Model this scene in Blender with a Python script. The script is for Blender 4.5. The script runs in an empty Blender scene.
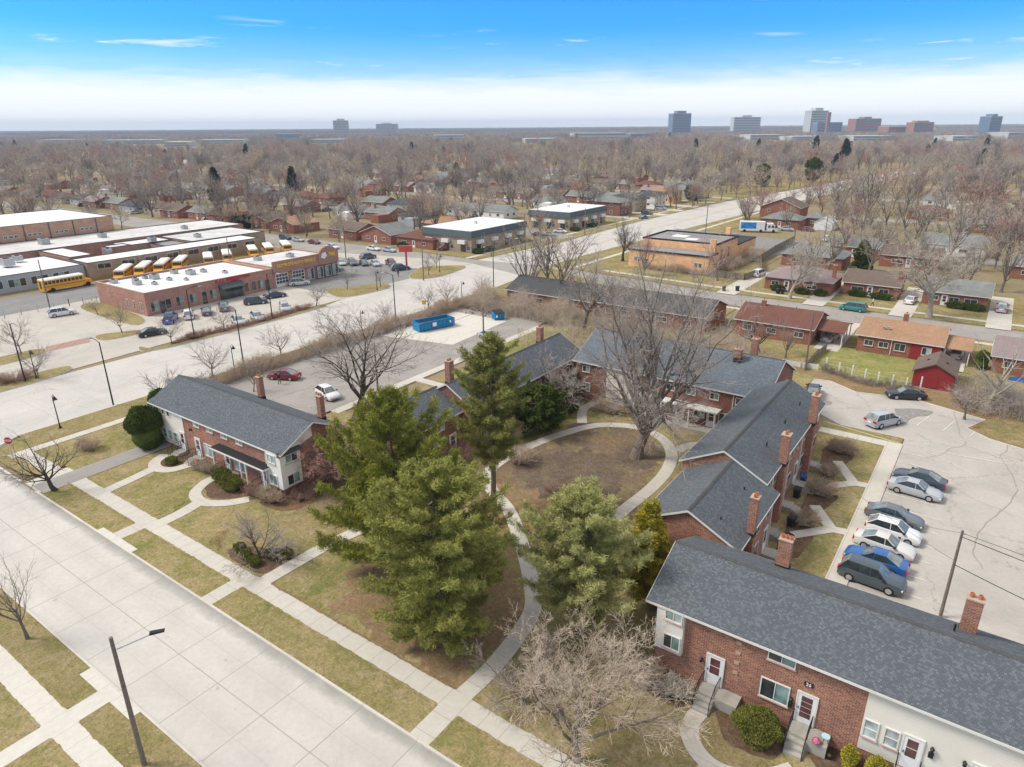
import bpy, math, random
import numpy as np
from mathutils import Vector, Matrix
random.seed(7)
RNG = np.random.default_rng(7)
SC = bpy.context.scene
COL = SC.collection
rad = math.radians

# ---------------------------------------------------------------- materials
def nt(name, rough=0.85, spec=0.3):
    m = bpy.data.materials.new(name); m.use_nodes = True
    t = m.node_tree; b = t.nodes['Principled BSDF']
    b.inputs['Roughness'].default_value = rough
    b.inputs['Specular IOR Level'].default_value = spec
    return m, t, b
def node(t, typ, **kw):
    n = t.nodes.new(typ)
    for k, v in kw.items():
        if k in ('operation', 'data_type', 'blend_type', 'noise_dimensions', 'feature', 'interpolation_type', 'distance'): setattr(n, k, v)
        else: n.inputs[k.replace('_', ' ')].default_value = v
    return n
def ramp(t, fac, stops, interp='LINEAR'):
    r = t.nodes.new('ShaderNodeValToRGB'); r.color_ramp.interpolation = interp
    el = r.color_ramp.elements
    while len(el) < len(stops): el.new(0.5)
    for e, (p, c) in zip(el, stops):
        e.position = p; e.color = (c[0], c[1], c[2], 1) if not isinstance(c, (int, float)) else (c, c, c, 1)
    t.links.new(fac, r.inputs[0]); return r.outputs[0]
def coords(t, scale=(1, 1, 1), kind='Object'):
    c = t.nodes.new('ShaderNodeTexCoord'); m = t.nodes.new('ShaderNodeMapping')
    m.inputs['Scale'].default_value = scale
    t.links.new(c.outputs[kind], m.inputs[0]); return m.outputs[0]
def worldpos(t):
    return t.nodes.new('ShaderNodeNewGeometry').outputs['Position']
def noise(t, vec, scale, detail=3, rough=0.55, out='Fac', dist=0.0):
    n = t.nodes.new('ShaderNodeTexNoise'); n.inputs['Scale'].default_value = scale
    n.inputs['Detail'].default_value = detail; n.inputs['Roughness'].default_value = rough
    n.inputs['Distortion'].default_value = dist
    t.links.new(vec, n.inputs['Vector']); return n.outputs[out]
def math_(t, op, a, b=None, clamp=False):
    n = t.nodes.new('ShaderNodeMath'); n.operation = op; n.use_clamp = clamp
    for i, x in enumerate((a, b)):
        if x is None: continue
        if isinstance(x, (int, float)): n.inputs[i].default_value = x
        else: t.links.new(x, n.inputs[i])
    return n.outputs[0]
def mix(t, fac, a, b, blend='MIX'):
    n = t.nodes.new('ShaderNodeMix'); n.data_type = 'RGBA'; n.blend_type = blend
    for i, x in ((0, fac), (6, a), (7, b)):
        if isinstance(x, (int, float)): n.inputs[i].default_value = x
        elif isinstance(x, (tuple, list)): n.inputs[i].default_value = (x[0], x[1], x[2], 1)
        else: t.links.new(x, n.inputs[i])
    return n.outputs[2]
def sep(t, vec):
    s = t.nodes.new('ShaderNodeSeparateXYZ'); t.links.new(vec, s.inputs[0]); return s.outputs
def comb(t, x, y, z=0.0):
    s = t.nodes.new('ShaderNodeCombineXYZ')
    for i, v in enumerate((x, y, z)):
        if isinstance(v, (int, float)): s.inputs[i].default_value = v
        else: t.links.new(v, s.inputs[i])
    return s.outputs[0]
def bump(t, b, h, strength=0.3, dist=0.02):
    n = t.nodes.new('ShaderNodeBump'); n.inputs['Strength'].default_value = strength; n.inputs['Distance'].default_value = dist
    t.links.new(h, n.inputs['Height']); t.links.new(n.outputs[0], b.inputs['Normal'])

_plain = {}
def plain(name, col, rough=0.7, var=0.12, scale=2.0, metal=0.0, spec=0.3, coat=0.0):
    if name in _plain: return _plain[name]
    m, t, b = nt(name, rough, spec)
    n = noise(t, coords(t), scale, 4, 0.6)
    c = ramp(t, n, [(0.3, tuple(x*(1-var) for x in col)), (0.7, tuple(min(1, x*(1+var)) for x in col))])
    t.links.new(c, b.inputs['Base Color'])
    b.inputs['Metallic'].default_value = metal
    if coat: b.inputs['Coat Weight'].default_value = coat; b.inputs['Coat Roughness'].default_value = 0.05
    _plain[name] = m; return m

def brick(name, c1, c2, mortar, fine=1.0):
    m, t, b = nt(name, 0.9, 0.2)
    s = sep(t, coords(t))
    v = comb(t, math_(t, 'ADD', s[0], s[1]), s[2])
    br = t.nodes.new('ShaderNodeTexBrick'); t.links.new(v, br.inputs['Vector'])
    br.inputs['Scale'].default_value = 1.0
    br.inputs['Brick Width'].default_value = 0.215*fine; br.inputs['Row Height'].default_value = 0.078*fine
    br.inputs['Mortar Size'].default_value = 0.006*fine; br.inputs['Mortar Smooth'].default_value = 0.4; br.inputs['Bias'].default_value = 0
    br.inputs['Color1'].default_value = (*c1, 1); br.inputs['Color2'].default_value = (*c2, 1); br.inputs['Mortar'].default_value = (*mortar, 1)
    n = noise(t, v, 0.45, 5, 0.65); n2 = noise(t, v, 9, 2)
    c = mix(t, 1.0, br.outputs[0], ramp(t, n, [(0.3, (0.80, 0.78, 0.78)), (0.7, (1.12, 1.08, 1.05))]), 'MULTIPLY')
    c = mix(t, 1.0, c, ramp(t, n2, [(0.3, (0.75, 0.72, 0.72)), (0.7, (1.2, 1.2, 1.2))]), 'MULTIPLY')
    t.links.new(c, b.inputs['Base Color']); bump(t, b, br.outputs['Fac'], -0.4, 0.008)
    return m

def shingle(name, dark, light, along='x', fleck=0.55, w=0.24, h=0.145, patchy=0.1):
    m, t, b = nt(name, 0.95, 0.15)
    s = sep(t, coords(t))
    v = comb(t, s[0], math_(t, 'MULTIPLY', s[1], 1.12)) if along == 'x' else comb(t, s[1], math_(t, 'MULTIPLY', s[0], 1.12))
    br = t.nodes.new('ShaderNodeTexBrick'); t.links.new(v, br.inputs['Vector'])
    br.inputs['Scale'].default_value = 1.0; br.inputs['Brick Width'].default_value = w; br.inputs['Row Height'].default_value = h
    br.inputs['Mortar Size'].default_value = 0.008; br.inputs['Mortar Smooth'].default_value = 0.6; br.inputs['Bias'].default_value = -0.42
    mid = tuple((a+c)/2 for a, c in zip(dark, light))
    br.inputs['Color1'].default_value = (*dark, 1); br.inputs['Color2'].default_value = (*light, 1)
    br.inputs['Mortar'].default_value = (*tuple(x*0.5 for x in dark), 1)
    c = mix(t, fleck, mid, br.outputs[0])
    n = noise(t, v, 0.35, 4, 0.6)
    c = mix(t, 1.0, c, ramp(t, n, [(0.3, (1-patchy,)*3), (0.7, (1+patchy,)*3)]), 'MULTIPLY')
    n = noise(t, v, 11.0, 3, 0.8)
    c = mix(t, 1.0, c, ramp(t, n, [(0.3, (0.82,)*3), (0.7, (1.18,)*3)]), 'MULTIPLY')
    t.links.new(c, b.inputs['Base Color']); bump(t, b, br.outputs['Fac'], -0.5, 0.012)
    return m

def siding(name, col, step=0.2):
    m, t, b = nt(name, 0.6, 0.3)
    s = sep(t, coords(t)); f = math_(t, 'FRACT', math_(t, 'DIVIDE', s[2], step))
    e = ramp(t, f, [(0.0, 0.72), (0.10, 1.0), (1.0, 1.0)])
    n = noise(t, coords(t), 0.7, 4)
    c = mix(t, 1.0, ramp(t, n, [(0.3, tuple(x*0.93 for x in col)), (0.7, col)]), e, 'MULTIPLY')
    t.links.new(c, b.inputs['Base Color']); bump(t, b, f, 0.4, 0.02)
    return m

def ground_mat(name, stops, scale=0.25, fine=1.9, leaf=None, leaf_amt=0.0, micro=0.75):
    """grass / earth: stops = colours from sparse to lush; leaf = colour of fallen leaves"""
    m, t, b = nt(name, 1.0, 0.0)
    p = worldpos(t)
    n1 = noise(t, p, scale, 6, 0.62, dist=0.6); n2 = noise(t, p, fine, 4, 0.75)
    f = math_(t, 'ADD', math_(t, 'MULTIPLY', n1, 0.55), math_(t, 'MULTIPLY', n2, 0.45))
    c = ramp(t, f, stops)
    n3 = noise(t, p, 5.0, 7, 0.95)
    c = mix(t, 1.0, c, ramp(t, n3, [(0.28, (1-micro,)*3), (0.72, (1+micro,)*3)]), 'MULTIPLY')
    if name in ('lawn grass', 'dry lawn', 'green lawn'):
        n7 = noise(t, p, 0.75, 7, 0.78, dist=0.5); c = mix(t, ramp(t, n7, [(0.53, 0.0), (0.63, 0.75)]), c, ramp(t, n3, [(0.35, (0.24, 0.175, 0.105)), (0.65, (0.50, 0.405, 0.265))]))
        n9 = noise(t, p, 2.3, 6, 0.9); c = mix(t, ramp(t, n9, [(0.56, 0.0), (0.66, 0.65)]), c, (0.115, 0.12, 0.035))
    if leaf:
        n4 = noise(t, p, 0.17, 4, 0.7, dist=1.0); n5 = noise(t, p, 7.0, 2, 0.8)
        lf = math_(t, 'ADD', n4, math_(t, 'MULTIPLY', math_(t, 'SUBTRACT', n5, 0.5), 0.7))
        k = ramp(t, lf, [(0.62-leaf_amt, 0.0), (0.74-leaf_amt, 1.0)])
        lc = ramp(t, noise(t, p, 20.0, 2, 0.8), [(0.3, tuple(x*0.45 for x in leaf)), (0.55, leaf), (0.8, tuple(x*1.7 for x in leaf))])
        c = mix(t, k, c, lc)
    t.links.new(c, b.inputs['Base Color']); bump(t, b, n3, 0.6, 0.05)
    return m

def joints(t, p, axis, spacing, offset, width, jitter=0.0):
    """1 on a joint line perpendicular to the axis"""
    s = sep(t, p)
    v = s[0] if axis == 'x' else s[1]
    if jitter:
        v = math_(t, 'ADD', v, math_(t, 'MULTIPLY', math_(t, 'SUBTRACT', noise(t, p, 0.8, 4, 0.7), 0.5), jitter))
    f = math_(t, 'FRACT', math_(t, 'DIVIDE', math_(t, 'SUBTRACT', v, offset), spacing))
    d = math_(t, 'ABSOLUTE', math_(t, 'SUBTRACT', f, 0.5))
    return math_(t, 'GREATER_THAN', d, 0.5 - width/spacing/2)

def concrete(name, col, jx=None, jy=None, extra=(), crack=0.0, stain=0.18, jointcol=0.55, crackcol=0.4, smooth=1.0):
    m, t, b = nt(name, 0.9, 0.2)
    p = worldpos(t)
    n = noise(t, p, 0.16, 6, 0.65, dist=0.8); n2 = noise(t, p, 2.6, 5, 0.7)
    c = ramp(t, n, [(0.25, tuple(x*(1-stain) for x in col)), (0.6, col), (0.85, tuple(x*1.06 for x in col))])
    c = mix(t, 1.0, c, ramp(t, n2, [(0.3, (0.92,)*3), (0.7, (1.05,)*3)]), 'MULTIPLY')
    for j in [x for x in (('x', *jx) if jx else None, ('y', *jy) if jy else None) if x] + list(extra):
        k = joints(t, p, j[0], j[1], j[2], j[3], 0.05)
        c = mix(t, math_(t, 'MULTIPLY', k, j[4] if len(j) > 4 else 0.8), c, tuple(x*jointcol for x in col))
    if name == 'street concrete':
        sy = sep(t, p)[1]; e = math_(t, 'ADD', sy, math_(t, 'MULTIPLY', math_(t, 'SUBTRACT', noise(t, p, 0.7, 5, 0.75), 0.5), 1.3))
        c = mix(t, ramp(t, math_(t, 'MULTIPLY', math_(t, 'SUBTRACT', e, 20.35), 1.0), [(0.0, 0.0), (0.45, 0.55), (0.9, 0.9)]), c, tuple(x*0.52 for x in col))
        tr = math_(t, 'ABSOLUTE', math_(t, 'SUBTRACT', math_(t, 'ABSOLUTE', math_(t, 'SUBTRACT', sy, 17.2)), 1.9))
        c = mix(t, ramp(t, tr, [(0.3, 0.16), (1.0, 0.0)]), c, tuple(x*0.7 for x in col))
        n8 = noise(t, p, 1.1, 2, 0.4); c = mix(t, ramp(t, n8, [(0.72, 0.0), (0.78, 0.35)]), c, tuple(x*0.4 for x in col))
    if crack:
        v = t.nodes.new('ShaderNodeTexVoronoi'); v.feature = 'DISTANCE_TO_EDGE'; v.inputs['Scale'].default_value = crack
        w = t.nodes.new('ShaderNodeVectorMath'); w.operation = 'ADD'
        nn = noise(t, p, 0.6, 5, 0.7, out='Color'); sc_ = t.nodes.new('ShaderNodeVectorMath'); sc_.operation = 'SCALE'; sc_.inputs['Scale'].default_value = 3.0
        t.links.new(nn, sc_.inputs[0]); t.links.new(p, w.inputs[0]); t.links.new(sc_.outputs[0], w.inputs[1]); t.links.new(w.outputs[0], v.inputs['Vector'])
        k = math_(t, 'LESS_THAN', v.outputs['Distance'], 0.035*crack*1.6)
        gate = ramp(t, noise(t, p, 0.09, 2), [(0.40, 0.0), (0.50, 1.0)])
        c = mix(t, math_(t, 'MULTIPLY', math_(t, 'MULTIPLY', k, gate), 0.55), c, tuple(x*crackcol for x in col))
        # tar and tyre smudges
        n6 = noise(t, p, 0.33, 3, 0.5, dist=1.5)
        c = mix(t, ramp(t, n6, [(0.66, 0.0), (0.78, 0.30)]), c, tuple(x*0.45 for x in col))
    t.links.new(c, b.inputs['Base Color']); bump(t, b, n2, 0.15, 0.01)
    return m

def glass(name, col=(0.05, 0.06, 0.065), rough=0.08):
    m, t, b = nt(name, rough, 0.8)
    n = noise(t, coords(t), 1.2, 2)
    t.links.new(ramp(t, n, [(0.35, tuple(x*0.6 for x in col)), (0.65, tuple(x*1.4 for x in col))]), b.inputs['Base Color'])
    return m

M = {}
M['concrete_street'] = concrete('street concrete', (0.56, 0.53, 0.48), jx=(4.6, 0.7, 0.07), extra=(('y', 100, 17.2-50+50, 0.07, 0.75), ('y', 100, 15.25, 0.04, 0.35), ('y', 100, 19.2, 0.04, 0.35)), stain=0.14)
M['avenue'] = concrete('avenue concrete', (0.53, 0.50, 0.455), jy=(6.0, 1.0, 0.08, 0.35), extra=(('x', 3.5, 0.2, 0.08, 0.35),), crack=0.11, stain=0.16, crackcol=0.62)
M['lot'] = concrete('lot pavement', (0.46, 0.425, 0.38), crack=0.10, stain=0.2, crackcol=0.5)
M['lot_old'] = concrete('old asphalt', (0.34, 0.315, 0.285), crack=0.15, stain=0.25, crackcol=0.5)
M['lot_mall'] = concrete('mall lot concrete', (0.50, 0.46, 0.40), jx=(5, 0, 0.06, 0.25), jy=(5, 0, 0.06, 0.25), crack=0.1, crackcol=0.6)
M['lot_dark'] = concrete('grey asphalt', (0.25, 0.245, 0.235), crack=0.1, stain=0.2)
M['walk'] = concrete('sidewalk concrete', (0.56, 0.52, 0.45), jx=(1.55, 0.2, 0.05), stain=0.12, jointcol=0.6)
M['walk_new'] = concrete('new sidewalk concrete', (0.60, 0.565, 0.495), jx=(1.55, 0.2, 0.04), stain=0.06, jointcol=0.7)
M['path'] = concrete('path concrete', (0.56, 0.52, 0.45), jy=(1.55, 0.3, 0.05), stain=0.15, jointcol=0.6)
M['kerb'] = concrete('kerb concrete', (0.62, 0.57, 0.50), jx=(4.6, 0.7, 0.05), stain=0.2)
M['step'] = concrete('step concrete', (0.42, 0.39, 0.34), stain=0.3)
M['lawn'] = ground_mat('lawn grass', [(0.34, (0.37, 0.285, 0.17)), (0.46, (0.30, 0.24, 0.115)), (0.55, (0.225, 0.20, 0.08)), (0.66, (0.15, 0.16, 0.05))], 0.22)
M['lawn_dry'] = ground_mat('dry lawn', [(0.32, (0.32, 0.25, 0.14)), (0.48, (0.27, 0.215, 0.105)), (0.62, (0.20, 0.18, 0.07))], 0.3, leaf=(0.17, 0.10, 0.055), leaf_amt=0.03)
M['court'] = ground_mat('courtyard grass and leaves', [(0.36, (0.27, 0.205, 0.14)), (0.47, (0.16, 0.12, 0.085)), (0.56, (0.25, 0.20, 0.105)), (0.66, (0.15, 0.125, 0.08))], 0.30, leaf=(0.21, 0.125, 0.085), leaf_amt=0.07, micro=0.6)
M['dark_litter'] = ground_mat('dark twig litter', [(0.34, (0.105, 0.08, 0.062)), (0.5, (0.15, 0.115, 0.085)), (0.66, (0.21, 0.165, 0.10))], 0.5, leaf=(0.13, 0.09, 0.07), leaf_amt=0.05)
M['litter'] = ground_mat('pine needle litter', [(0.36, (0.31, 0.205, 0.125)), (0.5, (0.235, 0.165, 0.09)), (0.64, (0.20, 0.16, 0.07))], 0.35, leaf=(0.35, 0.215, 0.135), leaf_amt=0.05)
M['mulch'] = ground_mat('brown mulch', [(0.34, (0.10, 0.065, 0.045)), (0.5, (0.14, 0.09, 0.06)), (0.66, (0.20, 0.145, 0.09))], 0.9, leaf=(0.24, 0.15, 0.08), leaf_amt=0.05)
M['green_lawn'] = ground_mat('green lawn', [(0.34, (0.36, 0.30, 0.13)), (0.48, (0.25, 0.24, 0.085)), (0.64, (0.16, 0.19, 0.05))], 0.3)
M['base'] = ground_mat('wide ground', [(0.32, (0.30, 0.235, 0.165)), (0.46, (0.27, 0.215, 0.14)), (0.58, (0.24, 0.205, 0.11)), (0.70, (0.18, 0.18, 0.075))], 0.05, 0.6)
M['brick'] = brick('red brick', (0.22, 0.09, 0.06), (0.41, 0.19, 0.12), (0.58, 0.48, 0.40), 1.35)
M['brick_dark'] = brick('dark red brick', (0.18, 0.075, 0.055), (0.29, 0.13, 0.095), (0.34, 0.26, 0.21))
M['brick_far'] = brick('plain red brick', (0.28, 0.115, 0.075), (0.36, 0.155, 0.10), (0.33, 0.19, 0.14), 3)
M['brick_mall'] = brick('mall brick', (0.36, 0.185, 0.135), (0.46, 0.25, 0.19), (0.44, 0.32, 0.26), 2.5)
M['brick_pink'] = brick('tan pink brick', (0.44, 0.26, 0.17), (0.54, 0.33, 0.23), (0.5, 0.38, 0.3), 3)
M['brick_tan'] = brick('tan brick', (0.34, 0.25, 0.17), (0.42, 0.33, 0.24), (0.4, 0.35, 0.28), 3)
M['brick_orange'] = brick('orange brick', (0.80, 0.46, 0.23), (0.90, 0.55, 0.29), (0.80, 0.54, 0.34), 3)
M['shingle_x'] = shingle('slate grey shingles', (0.095, 0.106, 0.117), (0.20, 0.216, 0.231), 'x', 0.9, w=0.155, h=0.125, patchy=0.05)
M['shingle_y'] = shingle('slate grey shingles on cross wing', (0.095, 0.106, 0.117), (0.20, 0.216, 0.231), 'y', 0.9, w=0.155, h=0.125, patchy=0.05)
M['shingle_blue'] = shingle('bluish grey shingles', (0.09, 0.108, 0.125), (0.22, 0.25, 0.28), 'x', 0.6)
M['shingle_red'] = shingle('red brown shingles', (0.13, 0.055, 0.04), (0.22, 0.11, 0.085), 'x', 0.4)
M['shingle_orange'] = shingle('tan orange shingles', (0.30, 0.17, 0.10), (0.48, 0.32, 0.21), 'x', 0.6)
M['shingle_mauve'] = shingle('mauve grey shingles', (0.24, 0.185, 0.18), (0.34, 0.28, 0.265), 'x', 0.5)
M['shingle_brown'] = shingle('brown shingles', (0.13, 0.095, 0.075), (0.22, 0.17, 0.14), 'x', 0.5)
M['shingle_grey'] = shingle('weathered grey shingles', (0.17, 0.175, 0.17), (0.28, 0.28, 0.265), 'x', 0.5, patchy=0.2)
M['shingle_darkgrey'] = shingle('charcoal shingles', (0.065, 0.065, 0.065), (0.12, 0.12, 0.12), 'x', 0.4)
M['siding'] = siding('cream siding', (0.82, 0.78, 0.69))
M['siding_white'] = siding('white siding', (0.82, 0.81, 0.76))
M['siding_red'] = siding('red siding', (0.30, 0.032, 0.035), 0.25)
M['siding_grey'] = siding('grey siding', (0.42, 0.44, 0.45), 0.25)
M['siding_tan'] = siding('tan siding', (0.48, 0.40, 0.28), 0.25)
M['trim'] = plain('white trim', (0.72, 0.70, 0.65), 0.5, 0.06)
M['trim_pink'] = plain('weathered pink trim', (0.5, 0.34, 0.27), 0.7, 0.1)
M['door_white'] = plain('white door paint', (0.78, 0.78, 0.77), 0.4, 0.03)
M['glass'] = glass('dark window glass', (0.045, 0.055, 0.055))
M['curtain'] = glass('curtained window glass', (0.22, 0.32, 0.31), 0.15)
M['blind'] = glass('window with pale blinds', (0.42, 0.48, 0.47), 0.2)
M['door_panel'] = glass('dark red storm door glass', (0.10, 0.03, 0.035), 0.2)
M['iron'] = plain('black iron', (0.02, 0.02, 0.022), 0.45)
M['flash'] = plain('black flashing', (0.02, 0.02, 0.02), 0.7)
M['metal'] = plain('grey galvanised metal', (0.42, 0.43, 0.43), 0.4, metal=0.6)
M['clay'] = plain('clay flue', (0.50, 0.17, 0.08), 0.8)
M['cap'] = plain('chimney crown mortar', (0.46, 0.34, 0.26), 0.9)
M['wood_pole'] = plain('weathered pole wood', (0.19, 0.16, 0.13), 0.9, 0.25, 6)
M['wood_fence'] = plain('weathered fence wood', (0.25, 0.21, 0.165), 0.9, 0.25, 3)
M['white_post'] = plain('white post', (0.72, 0.70, 0.66), 0.6)
M['roof_white'] = concrete('white membrane roof', (0.78, 0.77, 0.75), stain=0.16, jx=(9, 0, 0.3, 0.15))
M['roof_tar'] = concrete('grey gravel roof', (0.30, 0.28, 0.27), stain=0.3)
M['roof_dull'] = concrete('patched pale roof', (0.66, 0.645, 0.62), stain=0.4)
M['mansard'] = plain('dark slate mansard', (0.075, 0.095, 0.10), 0.6)
M['black_coping'] = plain('black coping', (0.025, 0.025, 0.03), 0.6)
M['rubber'] = plain('tyre rubber', (0.018, 0.018, 0.018), 0.8)
M['rim'] = plain('wheel rim alloy', (0.5, 0.5, 0.51), 0.3, metal=0.7)
M['car_glass'] = glass('car glass', (0.03, 0.045, 0.05), 0.05)
M['screen_glass'] = glass('windscreen glass', (0.20, 0.225, 0.215), 0.12)  # pale sky reflection put into the base colour of front and rear screens
M['tail'] = plain('red tail lamp', (0.5, 0.015, 0.02), 0.25)
M['lamp'] = plain('clear headlamp', (0.75, 0.77, 0.78), 0.12, spec=0.8)
M['black_plastic'] = plain('black plastic', (0.025, 0.025, 0.027), 0.5)
M['paint_line'] = plain('faded white road paint', (0.66, 0.64, 0.60), 0.8, 0.2, 3)
M['yellow_line'] = plain('faded yellow road paint', (0.62, 0.45, 0.12), 0.8, 0.2, 3)
M['crack'] = plain('pavement crack', (0.32, 0.29, 0.255), 0.9, 0.3, 3)
M['tar_patch'] = plain('asphalt patch', (0.26, 0.24, 0.22), 0.9, 0.2, 2)
M['crosswalk'] = brick('red brick paving', (0.36, 0.22, 0.18), (0.42, 0.28, 0.23), (0.4, 0.3, 0.25), 3)
M['sign_red'] = plain('sign red', (0.55, 0.02, 0.035), 0.4)
M['sign_yellow'] = plain('sign yellow', (0.80, 0.55, 0.02), 0.4)
M['sign_white'] = plain('sign white', (0.85, 0.85, 0.85), 0.4)
M['pylon_red'] = plain('pylon red', (0.62, 0.09, 0.08), 0.4)
M['bus_yellow'] = plain('bus yellow', (0.78, 0.36, 0.02), 0.35, 0.05, coat=0.3)
M['bus_roof'] = plain('bus roof white', (0.80, 0.78, 0.74), 0.4)
M['dumpster'] = plain('dumpster blue', (0.008, 0.20, 0.42), 0.45, 0.15)
M['bin'] = plain('dark wheeled bin', (0.02, 0.022, 0.03), 0.5)
M['blue_bin'] = plain('blue bin', (0.02, 0.07, 0.25), 0.5)
M['skin'] = plain('skin', (0.5, 0.3, 0.22), 0.6)
M['cloth_dark'] = plain('dark clothing', (0.02, 0.025, 0.03), 0.9)
M['cloth_white'] = plain('white clothing', (0.7, 0.7, 0.7), 0.9)
M['cloth_brown'] = plain('brown trousers', (0.2, 0.13, 0.09), 0.9)
M['hair'] = plain('dark hair', (0.02, 0.015, 0.012), 0.8)
def leafmat(name, c1, c2, trans=0.25):
    m, t, b = nt(name, 0.75, 0.15)
    p = coords(t)
    n = noise(t, p, 0.9, 3, 0.6); n2 = noise(t, p, 7.0, 2, 0.7)
    f = math_(t, 'ADD', math_(t, 'MULTIPLY', n, 0.6), math_(t, 'MULTIPLY', n2, 0.4))
    t.links.new(ramp(t, f, [(0.33, c1), (0.66, c2)]), b.inputs['Base Color'])
    return m
def bark(name, c, scale=6):
    return plain(name, c, 0.95, 0.35, scale, spec=0.05)
M['pine_dark'] = leafmat('white pine needles', (0.125, 0.145, 0.024), (0.38, 0.38, 0.065))
M['pine_light'] = leafmat('scots pine needles', (0.16, 0.18, 0.035), (0.46, 0.45, 0.12))
M['pine_grey'] = leafmat('tall pine needles', (0.15, 0.165, 0.04), (0.40, 0.38, 0.11))
M['pine_pale'] = leafmat('pale pine needles', (0.24, 0.25, 0.08), (0.54, 0.52, 0.20))
M['thuja_gold'] = leafmat('golden evergreen sprays', (0.22, 0.215, 0.03), (0.56, 0.46, 0.045))
M['thuja'] = leafmat('green evergreen sprays', (0.035, 0.06, 0.012), (0.13, 0.17, 0.03))
M['yew'] = leafmat('clipped yew', (0.085, 0.095, 0.018), (0.25, 0.25, 0.05))
M['spruce_far'] = leafmat('dark spruce', (0.02, 0.035, 0.018), (0.05, 0.075, 0.03))
M['brown_twigs'] = bark('brown shrub twigs', (0.50, 0.385, 0.28))
M['red_twigs'] = bark('mauve brown shrub twigs', (0.38, 0.24, 0.19))
M['bark'] = bark('grey brown bark', (0.19, 0.155, 0.125))
M['bark_dark'] = bark('dark bark', (0.085, 0.068, 0.055))
M['bark_pale'] = bark('pale sycamore bark', (0.36, 0.32, 0.26))
M['tw_grey'] = bark('grey twigs', (0.42, 0.36, 0.315), 1)
M['tw_tan'] = bark('tan twigs', (0.53, 0.43, 0.33), 1)
M['tw_red'] = bark('reddish budding twigs', (0.46, 0.275, 0.225), 1)
M['tw_dark'] = bark('dark twigs', (0.28, 0.24, 0.215), 1)
M['tw_pale'] = bark('pale twigs', (0.52, 0.455, 0.375), 1)

# ---------------------------------------------------------------- mesh building
class MB:
    def __init__(s): s.v = []; s.f = []; s.mi = []; s.cur = 0; s.smooth = False
    def mat(s, i): s.cur = i; return s
    def add(s, vs, fs):
        o = len(s.v); s.v += [tuple(p) for p in vs]
        for f in fs: s.f.append(tuple(i+o for i in f)); s.mi.append(s.cur)
        return s
    def box(s, x0, x1, y0, y1, z0, z1):
        if x0 > x1: x0, x1 = x1, x0
        if y0 > y1: y0, y1 = y1, y0
        return s.add([(x0,y0,z0),(x1,y0,z0),(x1,y1,z0),(x0,y1,z0),(x0,y0,z1),(x1,y0,z1),(x1,y1,z1),(x0,y1,z1)],
                     [(0,3,2,1),(4,5,6,7),(0,1,5,4),(1,2,6,5),(2,3,7,6),(3,0,4,7)])
    def prism(s, poly, z0, z1):
        a = sum(poly[i][0]*poly[(i+1)%len(poly)][1]-poly[(i+1)%len(poly)][0]*poly[i][1] for i in range(len(poly)))
        if a < 0: poly = poly[::-1]
        n = len(poly)
        return s.add([(x,y,z0) for x,y in poly]+[(x,y,z1) for x,y in poly],
                     [tuple(range(n-1,-1,-1)), tuple(range(n,2*n))]+[(i,(i+1)%n,n+(i+1)%n,n+i) for i in range(n)])
    def poly3(s, pts): return s.add(pts, [tuple(range(len(pts)))])
    def fbox(s, F, u0, u1, d0, d1, z0, z1):
        """box on a wall facade: u along, d outward"""
        (ox, oy), (dx, dy) = F; nx, ny = dy, -dx
        P = lambda u, d, z: (ox+dx*u+nx*d, oy+dy*u+ny*d, z)
        return s.add([P(u0,d1,z0),P(u1,d1,z0),P(u1,d0,z0),P(u0,d0,z0),P(u0,d1,z1),P(u1,d1,z1),P(u1,d0,z1),P(u0,d0,z1)],
                     [(0,3,2,1),(4,5,6,7),(0,1,5,4),(1,2,6,5),(2,3,7,6),(3,0,4,7)])
    def tube(s, pts, rs, n=6, cap=True):
        pts = [Vector(p) for p in pts]
        if isinstance(rs, (int, float)): rs = [rs]*len(pts)
        vs = []; fs = []
        for i, p in enumerate(pts):
            d = (pts[min(i+1, len(pts)-1)]-pts[max(i-1, 0)]).normalized()
            a = d.cross(Vector((0,0,1))) if abs(d.z) < 0.95 else d.cross(Vector((1,0,0)))
            a.normalize(); b = d.cross(a)
            for k in range(n):
                t = 2*math.pi*k/n
                vs.append(p+(a*math.cos(t)+b*math.sin(t))*rs[i])
        for i in range(len(pts)-1):
            for k in range(n):
                fs.append((i*n+k, i*n+(k+1)%n, (i+1)*n+(k+1)%n, (i+1)*n+k))
        if cap: fs += [tuple(range(n-1,-1,-1)), tuple(range((len(pts)-1)*n, len(pts)*n))]
        # orientation: flip so normals face outwards
        fs = [tuple(reversed(f)) for f in fs]
        return s.add(vs, fs)
    def lathe(s, c, prof, n=12):
        vs = []; fs = []
        for r, z in prof:
            for k in range(n):
                t = 2*math.pi*k/n; vs.append((c[0]+r*math.cos(t), c[1]+r*math.sin(t), c[2]+z))
        for i in range(len(prof)-1):
            for k in range(n): fs.append((i*n+k, i*n+(k+1)%n, (i+1)*n+(k+1)%n, (i+1)*n+k))
        fs += [tuple(range(n-1,-1,-1)), tuple(range((len(prof)-1)*n, len(prof)*n))]
        return s.add(vs, fs)
    def mesh(s, name, mats):
        me = bpy.data.meshes.new(name); me.from_pydata(s.v, [], s.f)
        if not isinstance(mats, (list, tuple)): mats = [mats]
        for m in mats: me.materials.append(M[m] if isinstance(m, str) else m)
        if len(mats) > 1: me.polygons.foreach_set('material_index', s.mi)
        if s.smooth: me.polygons.foreach_set('use_smooth', [True]*len(me.polygons))
        me.update(); return me
    def build(s, name, mats, parent=None, loc=None, rotz=None):
        return link(name, s.mesh(name, mats), parent, loc, rotz)
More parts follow.
